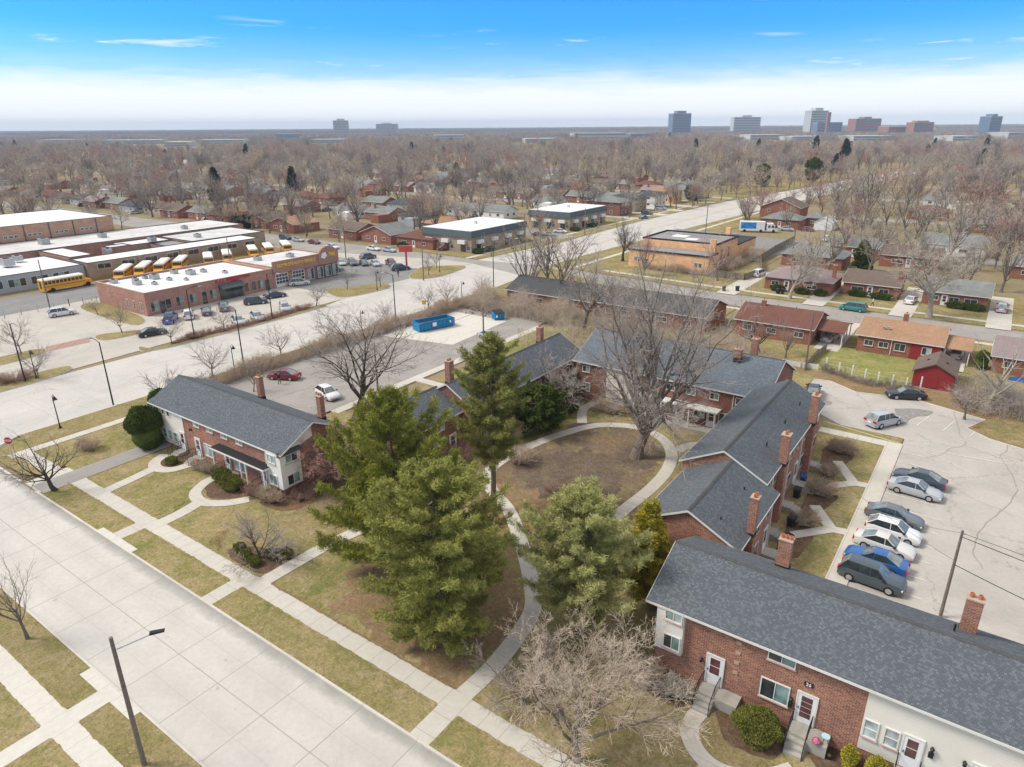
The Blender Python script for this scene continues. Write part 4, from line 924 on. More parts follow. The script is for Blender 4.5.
h12b = rowhouse('two storey red brick house with a mauve gable behind the hip roofed house', -76, -62, 268, 280, 5.4, 8.4, 'shingle_brown', wins=((-73,1.2),(-66,1.2)), winz=3.6, axis='y')
h12c = rowhouse('hip roofed brick annex next to the white garage', -59, -52, 262, 270, 3.0, 4.8, 'shingle_grey', hip=True, wins=((-56,1.2),))
gar = thing('garage', 'white detached garage beside the hip roofed brick house', 'garage', (-50.6, 258, 0))
ab(wall_mesh(-53.6, -47.8, 254, 261, 2.6, 4.2, 'y'), 'wall', 'siding_white', gar); ab(gable_roof(-53.9, -47.5, 253.8, 261.2, 2.6, 4.35, 'y'), 'roof', 'roof_dull', gar)
ab(MB().fbox(Ff(254), -52.2, -49.2, 0.003, 0.05, 0.1, 2.3), 'garage_door', 'door_white', gar)
# ---- orange brick hall
ob = thing('brick_hall', 'orange brick hall with flat tarred roofs edged in black beside the avenue', 'hall', (-68, 172, 0))
ab(MB().box(-77.4, -56.4, 160.6, 166.8, 0, 4.2), 'front_wing', 'brick_orange', ob)
ab(MB().box(-77.6, -56.2, 160.4, 166.78, 4.2, 4.55), 'front_coping', 'black_coping', ob); ab(MB().box(-77.2, -56.6, 160.8, 166.6, 4.552, 4.58), 'front_roof', 'roof_tar', ob)
ab(MB().box(-76.6, -56.8, 166.82, 182.6, 0, 6.3), 'hall_wall', 'brick_orange', ob)
cpm = MB()
for q in ((-76.8,-56.6,166.9,167.2),(-76.8,-56.6,182.5,182.8),(-76.8,-76.5,167.2,182.5),(-56.9,-56.6,167.2,182.5)): cpm.box(*q, 6.3, 6.7)
ab(cpm, 'coping', 'black_coping', ob); ab(MB().box(-76.4, -57, 167.3, 182.4, 6.3, 6.34), 'hall_roof', 'roof_tar', ob)
ab(MB().box(-72, -68, 174, 178, 6.342, 6.36).box(-67, -64, 171, 174, 6.342, 6.36), 'roof_patch', 'roof_white', ob)
ab(MB().box(-58.4, -57.0, 166.0, 167.0, 0, 7.6), 'chimney', 'brick_orange', ob); ab(MB().box(-60.4, -59.2, 183, 184, 0, 8.4), 'chimney', 'brick_orange', ob)
ab(MB().box(-64, -57.2, 182.82, 200, 0, 3.9), 'rear_wing', 'brick_orange', ob); ab(MB().box(-64.1, -57.1, 182.84, 200.1, 3.9, 4.2), 'rear_roof', 'black_coping', ob)
for y in (170.5, 175.8): window(ob, Fr(-56.8), y, 2.2, 1.3, 2.6, ('glass','glass'), cross=1, frame='trim_pink')
for x, w in ((-75.4, 0.9), (-74.3, 0.9), (-59.4, 0.9), (-58.4, 0.9)): simple_window(ob, Ff(160.6), x, 1.5, w, 1.2)
door(ob, Ff(160.6), -72.6, 0.2, 1.0, 2.1, mat='siding_red')
for x, y in ((-62,188),(-61.5,192),(-62,196)): ab(MB().box(x-0.8, x+0.8, y-0.6, y+0.6, 4.2, 5.1), 'roof_unit', 'metal', ob)
# ---------------------------------------------------------------- vehicles
CAR = {  # side profile stations: x (front +), half width, bottom, belt height ; cabin: (x, z) of windscreen foot, roof front, roof back, rear screen foot
 'sedan':  dict(L=4.75, W=0.91, belt=[(-2.37,0.62),(-2.25,0.92),(-1.55,0.99),(0.0,0.93),(0.95,0.93),(1.9,0.80),(2.3,0.64),(2.37,0.52)], cab=[(1.02,0.93),(0.25,1.40),(-0.75,1.42),(-1.75,0.99)], wb=1.38, wr=0.33),
 'suv':    dict(L=4.8, W=0.96, belt=[(-2.38,0.75),(-2.32,1.02),(-1.6,1.07),(0.0,1.04),(1.0,1.06),(2.0,0.98),(2.32,0.80),(2.4,0.60)], cab=[(1.1,1.06),(0.45,1.66),(-1.75,1.68),(-2.28,1.05)], wb=1.42, wr=0.37),
 'hatch':  dict(L=4.4, W=0.91, belt=[(-2.17,0.68),(-2.1,0.98),(-1.5,1.02),(0.0,0.96),(0.95,0.97),(1.8,0.84),(2.1,0.68),(2.2,0.52)], cab=[(1.05,0.97),(0.3,1.50),(-1.35,1.50),(-2.08,1.0)], wb=1.3, wr=0.33),
 'van':    dict(L=5.0, W=0.98, belt=[(-2.48,0.70),(-2.42,1.02),(-1.6,1.05),(0.0,1.0),(1.3,1.02),(2.1,0.90),(2.42,0.72),(2.5,0.55)], cab=[(1.65,1.02),(0.75,1.70),(-2.05,1.72),(-2.42,1.04)], wb=1.5, wr=0.34),
 'pickup': dict(L=5.7, W=1.0, belt=[(-2.83,0.75),(-2.8,1.10),(-1.0,1.10),(0.0,1.08),(1.1,1.10),(2.3,1.05),(2.75,0.88),(2.85,0.62)], cab=[(1.15,1.10),(0.55,1.80),(-0.85,1.82),(-1.05,1.10)], wb=1.8, wr=0.40),
}
def interp(pts, x):
    for (a, b), (c, d) in zip(pts, pts[1:]):
        if x <= c: return b+(d-b)*(x-a)/(c-a) if c > a else d
    return pts[-1][1]
def make_car(kind):
    c = CAR[kind]; L, W = c['L']/2, c['W']
    r = thing('parked_car', 'prototype', 'car')
    # lower body: stations lofted with rounded shoulders
    xs = sorted(set([p[0] for p in c['belt']]+[-L*0.93, -1.2, -0.6, 0.5, 1.4, L*0.90])); vs = []; fs = []
    k = 9
    for x in xs:
        zt = interp(c['belt'], x); e = abs(x)/L
        w = W*(1-0.03*e**2-0.16*max(0, e-0.82)/0.18*(e-0.5)*2); zb = 0.22+0.12*max(0, e-0.9)*10*0.6
        prof = [(-w*0.93, zb), (-w, zb+0.14), (-w, zt*0.72), (-w*0.93, zt-0.05), (-w*0.80, zt), (w*0.80, zt), (w*0.93, zt-0.05), (w, zt*0.72), (w, zb+0.14), (w*0.93, zb)]
        k = len(prof); vs += [(x, y, z) for y, z in prof]
    for i in range(len(xs)-1):
        for j in range(k-1): fs.append((i*k+j, i*k+j+1, (i+1)*k+j+1, (i+1)*k+j))
        fs.append((i*k+k-1, i*k, (i+1)*k, (i+1)*k+k-1))
    fs += [tuple(range(k-1, -1, -1)), tuple(range((len(xs)-1)*k, len(xs)*k))]
    body = MB(); body.add(vs, fs)
    # roof panel and pillars (body colour) around the glass house
    (x0,z0),(x1,z1),(x2,z2),(x3,z3) = c['cab']; wb_, wt = W*0.86, W*0.66
    body.add([(x1,-wt,z1),(x2,-wt,z2),(x2,wt,z2),(x1,wt,z1),(x1-0.15,-wt*0.85,z1+0.045),(x2+0.15,-wt*0.85,z2+0.045),(x2+0.15,wt*0.85,z2+0.045),(x1-0.15,wt*0.85,z1+0.045)],
             [(4,7,6,5),(0,4,5,1),(1,5,6,2),(2,6,7,3),(3,7,4,0),(0,1,2,3)])
    for s in (-1, 1):
        for (xa,za),(xb,zb2) in (((x0,z0),(x1,z1)), ((x3,z3),(x2,z2))): body.tube([(xa,s*wb_,za-0.03),(xb,s*wt,zb2)], 0.045, 5)
        for f in ((0.5,) if kind in ('sedan','hatch','pickup') else (0.36, 0.68)):
            xm = x0*0.4+x1*0.6+(x2-x1)*f; xb_ = xm+0.05
            body.tube([(xb_,s*wb_*1.005,z0*0.98),(xm,s*wt*1.01,(z1+z2)/2)], 0.035, 5)
    body.smooth = True
    bo = body.build('body', 'trim', r); bo.data.set_sharp_from_angle(angle=rad(38)); own_mat(bo, 'trim')
    g = MB()
    A = [(x0,-wb_,z0-0.02),(x1,-wt,z1),(x2,-wt,z2),(x3,-wb_,z3-0.02)]; B = [(x,-y,z) for x,y,z in A]
    g.mat(0).add(A+B, [(0,3,2,1),(4,5,6,7)]); g.mat(1).add([A[0],A[1],B[1],B[0]], [(0,1,2,3)]); g.mat(1).add([A[2],A[3],B[3],B[2]], [(0,1,2,3)])
    g.build('window', ['car_glass','screen_glass'], r)
    if kind == 'pickup': MB().box(-2.7, -1.15, -0.78, 0.78, 1.0, 1.103).build('cargo_bed', 'black_plastic', r)
    for sx in (-1, 1):
        for s in (-1, 1):
            wm = MB(); R = c['wr']; n = 14; y0, y1 = s*(W-0.2), s*(W+0.012)
            ring = [(sx*c['wb']+R*math.cos(2*math.pi*q/n), R+R*math.sin(2*math.pi*q/n)) for q in range(n)]
            wm.add([(x, y0, z) for x, z in ring]+[(x, y1, z) for x, z in ring], [tuple(range(n)), tuple(range(2*n-1, n-1, -1))]+[(q, n+q, n+(q+1)%n, (q+1)%n) for q in range(n)])
            wo = wm.build('wheel', 'rubber', r)
            ring = [(sx*c['wb']+R*0.64*math.cos(2*math.pi*q/10), R+R*0.64*math.sin(2*math.pi*q/10)) for q in range(10)]
            MB().add([(x, y1+s*0.006, z) for x, z in ring]+[(x, y1-s*0.02, z) for x, z in ring], [tuple(range(10))]+[(q, 10+q, 10+(q+1)%10, (q+1)%10) for q in range(10)]).build('rim', 'rim', wo)
    zb = interp(c['belt'], -L*0.97); zf = interp(c['belt'], L*0.97)
    for s in (-1, 1):
        MB().box(L*0.955-0.10, L*0.965+0.02, s*W*0.50, s*W*0.87, zf-0.20, zf-0.04).build('headlight', 'lamp', r)
        MB().box(-L*0.99-0.015, -L*0.95, s*W*0.48, s*W*0.90, zb-0.20, zb+0.04 if kind != 'van' else zb+0.1).build('tail_light', 'tail', r)
        MB().box(x0-0.25, x0-0.05, s*wb_*1.03, s*(wb_+0.24), z0+0.02, z0+0.16).build('mirror', 'black_plastic', r)
    MB().box(L*0.985, L*1.004, -W*0.48, W*0.48, 0.34, zf-0.22).build('grille', 'black_plastic', r)
    MB().box(-L*1.006, -L*0.98, -W*0.22, W*0.22, zb-0.3, zb-0.16).build('number_plate', 'sign_white', r)
    return r
def paint(name, col, rough=0.3, metal=0.0):
    m = plain('car paint '+name, col, rough, 0.02, metal=metal, spec=0.5, coat=0.6); M['p_'+name] = m
for n_, c_ in (('white',(0.72,0.72,0.72)),('silver',(0.42,0.44,0.46)),('grey',(0.12,0.135,0.15)),('slate',(0.055,0.075,0.095)),('black',(0.012,0.013,0.016)),('red',(0.20,0.012,0.025)),('blue',(0.015,0.10,0.32)),('navy',(0.02,0.05,0.12)),('teal',(0.03,0.22,0.18)),('maroon',(0.16,0.02,0.025)),('pearl',(0.62,0.60,0.56)),('darkblue',(0.03,0.06,0.10))): paint(n_, c_)
PROTO = {}
def car(kind, colour, x, y, rot, label, group='parked cars', z=0.02, name='parked_car', rim=None):
    if kind not in PROTO: PROTO[kind] = make_car(kind); r = PROTO[kind]; r.location = (x,y,z); r.rotation_euler = (0,0,rad(rot)); r['label'] = label; r['group'] = group
    else: r = copy_tree(PROTO[kind], (x,y,z), rad(rot), None, label, group)
    r.name = name
    own_mat(child(r, 'body')[0], 'p_'+colour); return r
G1 = 'cars in the east parking lot'
Zl = 0.045
car('sedan','slate',-2.0,73.3,175,'dark slate sedan parked nose in, beside the silver sedan in the east lot',G1,Zl)
car('sedan','silver',-2.1,70.6,-4,'silver sedan facing out with wide bright roof, between two empty stalls',G1,Zl)
car('sedan','grey',-3.0,64.0,-3,'dark grey sedan at the top of the tight row of five',G1,Zl)
car('hatch','white',-2.7,61.2,-3,'white crossover, second from the top in the tight row of five',G1,Zl)
car('sedan','pearl',-3.0,58.5,-4,'pearl white sedan in the middle of the tight row of five',G1,Zl)
car('sedan','blue',-3.2,55.7,176,'bright blue sedan parked nose in between white sedan and grey SUV',G1,Zl)
car('suv','slate',-3.1,53.0,-4,'dark grey SUV at the bottom of the row, partly behind the roof ridge',G1,Zl)
car('suv','silver',-7.3,87.2,58,'silver white SUV standing alone by the corner of the lot sidewalk',G1,Zl)
car('sedan','black',-6.3,98.3,205,'black sedan parked against the leafy verge behind the east lot',G1,0.03)
car('hatch','black',-16.6,92.6,100,'black car mostly hidden behind the end of the townhouse wing',G1,Zl)
G2 = 'cars in the west lot'
car('sedan','red',-80.4,56.2,205,'dark red sedan beside the hedge in the west lot',G2,0.15)
car('hatch','white',-69.6,55.0,-12,'white hatchback seen through the bare tree in the west lot',G2,0.15)
car('sedan','silver',-67.7,88.6,-8,'silver sedan parked near the wooden pole in the west lot',G2,0.15)
G3 = 'cars in front of the brick shops'
car('suv','white',-146.5,54.6,78,'white SUV alone in the open lot left of the brick shops',G3)
car('sedan','black',-118.4,57.4,78,'black sedan driving between the two small grass islands',G3)
car('pickup','blue',-124.6,64.2,140,'blue pickup truck nearest the corner of the brick shops',G3)
car('suv','white',-124.2,67.6,150,'white SUV between the blue pickup and a dark sedan',G3)
car('sedan','navy',-124.0,71.2,152,'navy sedan parked third from the corner of the brick shops',G3)
car('suv','grey',-124.0,75.0,152,'charcoal SUV parked just left of the shop awning',G3)
car('suv','slate',-123.0,81.6,60,'slate SUV parked askew in front of the shop awning',G3)
car('sedan','darkblue',-124.4,87.4,75,'dark blue sedan side on before the right hand shop windows',G3)
car('hatch','silver',-112.4,70.4,-20,'silver hatchback by the planted kerb strip, left of a pair',G3)
car('hatch','silver',-112.0,74.2,-20,'silver hatchback by the planted kerb strip, right of a pair',G3)
car('suv','silver',-113.2,81.4,-30,'grey silver SUV at the end of the planted kerb strip',G3)
car('suv','pearl',-130.0,98.2,60,'pearl SUV in front of the auto service bays',G3)
G4 = 'cars in the used car lot'
for i, (k, c_, x, y, lb) in enumerate((('sedan','silver',-141,120.5,'silver sedan at the near end of the used car row'),('suv','grey',-138.4,122,'grey SUV second in the used car row'),('sedan','slate',-135.6,123.4,'slate sedan in the middle of the used car row'),('sedan','silver',-132.8,124.8,'silver sedan next to the maroon pickup in the used car row'),('pickup','maroon',-129.2,127.0,'maroon pickup truck at the far end of the used car row'))): car(k, c_, x, y, -30, lb, G4, 0.02)
for k, c_, x, y, r_, lb in (('sedan','white',-146,114,-30,'white sedan beside the curved brick gable'),('suv','white',-150,118,-30,'white SUV behind the curved brick gable'),('sedan','white',-146,119.5,-30,'white sedan backed up to the used car row'),('sedan','grey',-135.5,113.4,70,'grey sedan beside the auto shop glass front'),('suv','slate',-141.5,130.5,85,'dark SUV turning on the cross street by the used cars'),('suv','darkblue',-122.8,123.8,60,'dark blue SUV behind the red pylon sign'),('sedan','white',-148.5,113,10,'white sedan at the corner of the auto shop')): car(k, c_, x, y, r_, lb, G4, 0.02)
G5 = 'cars on the side streets'
for k, c_, x, y, r_, lb in (('van','teal',-21.0,146.2-2.6,176,'teal green minivan parked along the cross street'),('sedan','white',-12.6,156.2,85,'white sedan in the driveway left of the pale sycamore'),('suv','silver',2.6,158.5,88,'silver white SUV in the driveway at the right edge'),
   ('sedan','grey',-29.4,163.5,85,'grey sedan in the driveway beside the brick house with the mauve roof'),('suv','silver',-20.2,120.2,82,'silver grey SUV under the rust red carport'),('sedan','white',-2.2,122.0,85,'white car under the tan orange carport'),
   ('van','white',-45.8,166,85,'white van on the driveway behind the wooden fence'),('sedan','silver',-60.5,246.5,5,'silver sedan on the lot beside the white motor coach'),('sedan','maroon',-54.6,249.5,5,'maroon sedan in front of the white garage'),('suv','white',-44.5,231,85,'white car beside the long fence'),
   ('sedan','white',-163,136.5,0,'white sedan driving on the cross street left of the used cars'),('sedan','white',-150.5,141.2,0,'white sedan at the kerb before the brick bungalows'),('sedan','silver',-144.8,142.0,0,'silver sedan at the kerb before the brick bungalows'),('sedan','red',-132.5,152.4,60,'red coupe on the driveway of the corner bungalow'),
   ('sedan','silver',-183,139.8,0,'silver sedan at the kerb far along the cross street'),('suv','slate',-190,140.2,0,'dark SUV at the kerb far along the cross street'),('sedan','maroon',-175,139.5,0,'maroon sedan parked by the cross street tree'),
   ('suv','slate',-119.5,262.6,0,'dark SUV in the driveway of the two storey houses by the avenue'),('sedan','slate',-114.5,249,80,'dark sedan at the mouth of a driveway on the avenue'),('suv','silver',-121.5,281,0,'silver SUV in a driveway by the tan two storey house'),
   ('sedan','maroon',-124.5,190.2,10,'maroon sedan in the court between the pale apartment blocks'),('sedan','silver',-121.5,192.6,10,'light blue silver sedan between the pale apartment blocks'),('sedan','white',-122.5,200.6,10,'white sedan by the second pale apartment block')):
    car(k, c_, x, y, r_, lb, G5, 0.11 if y > 144 else 0.03)

# ---- school buses
def make_bus():
    r = thing('school_bus', 'yellow school bus', 'school bus')
    b = MB().box(-5.2, 3.6, -1.2, 1.2, 0.55, 2.75).add([(3.6,-1.1,0.55),(5.3,-1.0,0.55),(5.3,1.0,0.55),(3.6,1.1,0.55),(3.6,-1.1,1.75),(5.2,-0.95,1.5),(5.2,0.95,1.5),(3.6,1.1,1.75)], [(0,3,2,1),(4,5,6,7),(0,1,5,4),(1,2,6,5),(2,3,7,6),(3,0,4,7)])
    b.build('body', 'bus_yellow', r)
    MB().add([(-5.2,-1.2,2.752),(3.6,-1.2,2.752),(3.6,1.2,2.752),(-5.2,1.2,2.752),(-5.1,-0.9,3.0),(3.5,-0.9,3.0),(3.5,0.9,3.0),(-5.1,0.9,3.0)], [(4,5,6,7),(0,1,5,4),(1,2,6,5),(2,3,7,6),(3,0,4,7)]).build('roof', 'bus_roof', r)
    for s in (-1, 1):
        for i in range(10): MB().box(-4.9+i*0.82, -4.9+i*0.82+0.66, s*1.202, s*1.215, 1.85, 2.5).build('window', 'car_glass', r)
        MB().box(-5.2, 3.6, s*1.202, s*1.23, 1.3, 1.38).build('rub_rail', 'black_plastic', r)
        for x in (-3.4, 4.2):
            ring = [(x+0.5*math.cos(2*math.pi*q/14), 0.5+0.5*math.sin(2*math.pi*q/14)) for q in range(14)]
            MB().add([(a, s*0.85, z) for a, z in ring]+[(a, s*1.235, z) for a, z in ring], [tuple(range(14)), tuple(range(27, 13, -1))]+[(q, 14+q, 14+(q+1)%14, (q+1)%14) for q in range(14)]).build('wheel', 'rubber', r)
    MB().box(3.602, 3.62, -1.0, 1.0, 1.8, 2.5).build('windscreen', 'car_glass', r); MB().box(2.9, 3.5, 1.216, 1.23, 0.7, 2.5).build('door', 'car_glass', r)
    MB().box(-5.22, -5.202, -0.4, 0.4, 0.9, 2.5).build('rear_door', 'car_glass', r); MB().box(5.3, 5.33, -0.6, 0.6, 0.8, 1.35).build('grille', 'black_plastic', r)
    return r
bus = make_bus(); bus.location = (-171.5, 66.2, 0.02); bus.rotation_euler = (0,0,rad(92)); bus['label'] = 'yellow school bus seen side on along the school yard, left of the brick shops'; bus['group'] = 'yellow school buses'
for i, (x, y, rt, lb) in enumerate(((-170.5,78.6,-40,'first'),(-170.5,83.4,-40,'second'),(-170.5,88.2,-40,'third'),(-170.5,93.0,-40,'fourth'),(-169.0,100.0,-30,'fifth'),(-169.0,105.5,-30,'sixth'),(-169.5,113.8,-30,'seventh'),(-169.0,118.6,-30,'eighth'),(-168.5,124.2,-30,'ninth and last'))):
    copy_tree(bus, (x, y, 0.02), rad(rt), None, f'yellow school bus, {lb} from the left in the row behind the shops', 'yellow school buses')
for i, (x, y) in enumerate(((-300,112),(-296,106),(-292,112),(-288,106))): copy_tree(bus, (x, y, 0.02), rad(20), None, 'yellow school bus parked far left beyond the gymnasium', 'yellow school buses beyond the gymnasium')
# ---- motor coach
rv = thing('motor_coach', 'white motor coach with a large blue side picture beside the brick annex', 'motor coach', (-67.6, 238.6, 0.13), rad(20))
MB().box(-6.2, 1.8, -1.2, 1.2, 0.5, 3.4).build('body', 'p_white' if False else 'bus_roof', rv); MB().box(2.3, 4.4, -1.15, 1.15, 0.5, 2.9).add([(4.4,-1.1,0.5),(6.0,-1.0,0.5),(6.0,1.0,0.5),(4.4,1.1,0.5),(4.4,-1.1,2.6),(5.9,-0.95,1.5),(5.9,0.95,1.5),(4.4,1.1,2.6)], [(0,3,2,1),(4,5,6,7),(0,1,5,4),(1,2,6,5),(2,3,7,6),(3,0,4,7)]).build('cab', 'bus_roof', rv)
MB().box(1.8, 2.3, -1.0, 1.0, 0.6, 2.9).build('coupling', 'black_plastic', rv); MB().box(-5.9, -1.0, -1.22, -1.202, 1.1, 3.1).build('side_picture', plain('picture blue', (0.03,0.25,0.6), 0.4, 0.5, 0.8), rv)
for x in (2.8, 3.9, 5.0): MB().box(x, x+0.7, -1.17, -1.152, 1.5, 2.3).build('window', 'car_glass', rv)
for x in (-4.6, 0.6, 4.6):
    for s in (-1, 1): MB().tube([(x,s*0.9,0.45),(x,s*1.22,0.45)], 0.45, 12).build('wheel', 'rubber', rv)

# ---------------------------------------------------------------- poles, lamps, signs
def pole(x, y, h, label, name='utility_pole', mat='wood_pole', r=0.15, arm=False, group='wooden utility poles', z=0.0, xa=0):
    p = thing(name, label, name.replace('_', ' '), (x, y, z), rad(xa), group)
    MB().tube([(0,0,-0.2),(0,0,h*0.5),(0,0,h)], [r, r*0.85, r*0.66], 8).build('pole', mat, p)
    if arm: MB().box(-1.1, 1.1, -0.06, 0.06, h-0.7, h-0.58).build('crossarm', mat, p); [MB().lathe((q,0,h-0.58), [(0.04,0),(0.06,0.06),(0.03,0.14)], 6).build('insulator', 'metal', p) for q in (-0.95,-0.4,0.4,0.95)]
    return p
pl_ = pole(1.8, 51.5, 7.4, 'grey wooden utility pole standing in the east lot behind the roof', z=0, r=0.125)
MB().tube([(0,0,7.1),(0.25,0,7.15)], 0.03, 5).build('bracket', 'metal', pl_)
pole(-64.8, 59.6, 7.4, 'wooden pole beside the white hatchback and bare tree in the west lot')
pole(-63.8, 81.8, 7.6, 'wooden pole beside the silver sedan in the west lot')
pole(-70.0, 194.5, 13, 'tall thin pole beyond the orange brick hall', arm=False); pole(-44.2, 189.0, 10.2, 'wooden pole with a transformer beside the long fence')
pole(-39.9, 204.3, 10.7, 'wooden pole on the right of the pair by the long fence'); pole(-155.1, 55.9, 9.8, 'wooden pole beside the yellow school bus')
pole(-20.4, 104.8, 8.2, 'pale wooden pole at the corner of the back yards'); pole(-100.6-9, 118.0, 9.5, 'wooden pole on the median grass by the avenue'); pole(-157, 98.6, 8.5, 'wooden pole behind the brick shops')
pole(-146.5, 127, 9, 'wooden pole beside the used car row'); pole(-112.8, 200, 9, 'wooden pole in front of the second pale apartment block'); pole(-120.5, 176, 9, 'wooden pole between the pale apartment blocks and the avenue')
def wire(a, b, sag, r=0.018, label='black overhead wire from the pole in the east lot', group='overhead wires'):
    pts = []
    for i in range(13):
        t_ = i/12; p = Vector(a).lerp(Vector(b), t_); p.z -= sag*4*t_*(1-t_); pts.append(p)
    tag(MB().tube(pts, r, 4).build('overhead_wire', 'iron'), label, 'wire', group)
P9 = (1.8, 51.5, 7.2)
wire(P9, (40, 47, 8.0), 0.8); wire((1.8,51.5,6.9), (40, 46, 7.6), 1.0, 0.03); wire(P9, (-11.5, 56, 5.6), 0.7, 0.012, 'thin service wire from the pole to the stepped townhouse wing')
wire((1.8,51.5,4.9), (-10.6, 62.5, 5.4), 0.5, 0.014, 'thin service wire crossing the row of parked cars'); wire((1.8,51.5,4.6), (30, 43.2, 5.5), 1.0, 0.035, 'thick wire from the pole passing behind the chimney')
wire((-64.8,59.6,7.2), (-63.8,81.8,7.3), 0.4, 0.02, 'wire between the two wooden poles in the west lot')
# street lamp on a wooden pole in the lower left
sl_ = thing('street_lamp', 'wooden pole with a long arm and black lamp head in the lower left', 'street lamp', (-33.9, 11.2, 0.1))
MB().tube([(0,0,-0.2),(0,0,9.0)], [0.15, 0.10], 9).build('pole', 'wood_pole', sl_)
MB().tube([(0.1,0.1,8.2),(0.55,0.9,8.4),(1.0,1.6,8.6)], 0.035, 6).build('arm', 'metal', sl_)
MB().add([(1.0,1.45,8.57),(1.4,2.05,8.59),(1.2,2.2,8.59),(0.8,1.6,8.57),(1.0,1.45,8.70),(1.4,2.05,8.66),(1.2,2.2,8.66),(0.8,1.6,8.70)], [(0,3,2,1),(4,5,6,7),(0,1,5,4),(1,2,6,5),(2,3,7,6),(3,0,4,7)]).build('lamp_head', 'iron', sl_)
MB().tube([(0,0,8.9),(-0.3,0.1,8.5),(-0.25,0.1,7.9)], 0.015, 4).build('wire_tail', 'iron', sl_)
# tall cobra-head lamps
def make_tall(h=8.6):
    r = thing('street_lamp', 'tall lamp', 'street lamp', group='tall street lamps along the avenue')
    MB().tube([(0,0,0),(0,0,h*0.5),(0,0,h-0.6),(0,0,h)], [0.11,0.09,0.075,0.07], 8).build('pole', 'iron', r)
    MB().tube([(0,0,h-0.15),(0.7,0,h+0.15),(1.6,0,h+0.25),(2.3,0,h+0.2)], 0.045, 6).build('arm', 'iron', r)
    MB().add([(2.1,-0.12,h+0.10),(2.85,-0.1,h+0.12),(2.85,0.1,h+0.12),(2.1,0.12,h+0.10),(2.1,-0.1,h+0.26),(2.8,-0.06,h+0.2),(2.8,0.06,h+0.2),(2.1,0.1,h+0.26)], [(0,3,2,1),(4,5,6,7),(0,1,5,4),(1,2,6,5),(2,3,7,6),(3,0,4,7)]).build('lamp_head', 'metal', r)
    return r
tl = make_tall(); first = True
for x, y, rt, lb in ((-92.4+1.6,37.2,180,'tall street lamp with its arm over the avenue, nearest the corner shrubs'),(-110.4,34.4,0,'tall street lamp on the grass island at the far left'),(-91.0,56.8,170,'tall street lamp beside the avenue hedge, left of the brick chimney'),(-89.5,88.2,180,'curved arm street lamp by the hedge near the yellow sign'),(-109.9,76,20,'tall lamp on the planted strip before the shops'),(-105.1-4.8,60.2,90,'lamp pole on the planted strip by the parked blue pickup'),(-92.2,135.1,180,'tall lamp at the avenue beyond the brushy thicket'),(-91.2,121,180,'tall lamp above the rubble at the hedge end')):
    if first: tl.location = (x,y,0.1); tl.rotation_euler = (0,0,rad(rt)); tl['label'] = lb; first = False
    else: copy_tree(tl, (x,y,0.1), rad(rt), None, lb)
# bell-shaped promenade lamps
def make_bell():
    r = thing('promenade_lamp', 'bell lamp', 'street lamp', group='black bell lamps along the avenue')
    MB().lathe((0,0,0), [(0.2,0),(0.2,0.12),(0.1,0.3),(0.07,0.8),(0.055,3.6),(0.05,4.2)], 8).build('pole', 'iron', r)
    MB().tube([(0,0,4.0),(0.1,0,4.35),(0.35,0,4.45),(0.55,0,4.3)], 0.03, 5).build('bracket', 'iron', r)
    MB().lathe((0.55,0,3.85), [(0.30,0),(0.22,0.12),(0.12,0.3),(0.06,0.45)], 10).build('lamp_shade', 'iron', r)
    MB().lathe((0.55,0,3.75), [(0.04,0),(0.10,0.05),(0.10,0.1)], 8).build('bulb', 'lamp', r)
    return r
bl = make_bell(); first = True
for x, y, lb in ((-88.5,29.8,'black bell lamp standing on the verge near the stop sign'),(-88.6,53.7,'black bell lamp at the hedge behind the front left townhouses'),(-87.9,78.3,'black bell lamp at the hedge behind the big bare tree'),(-88.2,106.1,'black bell lamp at the hedge above the small blue dumpster'),(-111,104.3,'black bell lamp on the oval grass island by the auto shop'),(-110.6,35.9,'black bell lamp on the grass island at the far left edge'),(-112.4,127,'black bell lamp on the median grass near the red pylon'),(-91.8,143,'black bell lamp beside the row house roof')):
    if first: bl.location = (x,y,0.1); bl['label'] = lb; first = False
    else: copy_tree(bl, (x,y,0.1), 0, None, lb)
def octagon(r, n=8): return [(r*math.cos(math.pi/8+2*math.pi*i/n), r*math.sin(math.pi/8+2*math.pi*i/n)) for i in range(n)]
face = rad(35.5)
ss = thing('stop_sign', 'red stop sign on a thin post at the far left corner', 'stop sign', (-83.6, 23.0, 0.1), rad(40))
MB().tube([(0,0,0),(0,0,2.3)], 0.035, 6).build('post', 'metal', ss)
o8 = octagon(0.42); MB().add([(a,-0.05,2.35+b) for a,b in o8]+[(a,-0.02,2.35+b) for a,b in o8], [tuple(range(8)), tuple(range(15,7,-1))]+[(i,8+i,8+(i+1)%8,(i+1)%8) for i in range(8)]).build('plate', 'sign_red', ss)
tx = link('lettering', text_mesh('lettering', 'STOP', 0.30, 'sign_white', 0.004, 0.008), ss, (0,-0.056,2.35)); tx.rotation_euler = (math.pi/2,0,0)
ys = thing('warning_sign', 'small yellow warning sign on a post behind the big blue dumpster', 'road sign', (-88.0, 94.5, 0.1), rad(40))
MB().tube([(0,0,0),(0,0,2.7)], 0.04, 6).build('post', 'metal', ys); MB().box(-0.38,0.38,-0.05,-0.02,2.0,2.75).build('plate', 'sign_yellow', ys)
py = thing('pylon_sign', 'red pylon sign box on a red post by the used car lot', 'sign', (-123.0, 126.4, 0.05), rad(35))
MB().box(-0.22,0.22,-0.22,0.22,0.2,4.2).build('post', 'pylon_red', py); MB().box(-1.7,1.7,-0.3,0.3,4.2,5.8).build('sign_box', 'pylon_red', py); MB().lathe((0,0,0), [(1.1,0),(1.1,0.22),(0.9,0.24)], 12).build('base', 'yellow_line', py)
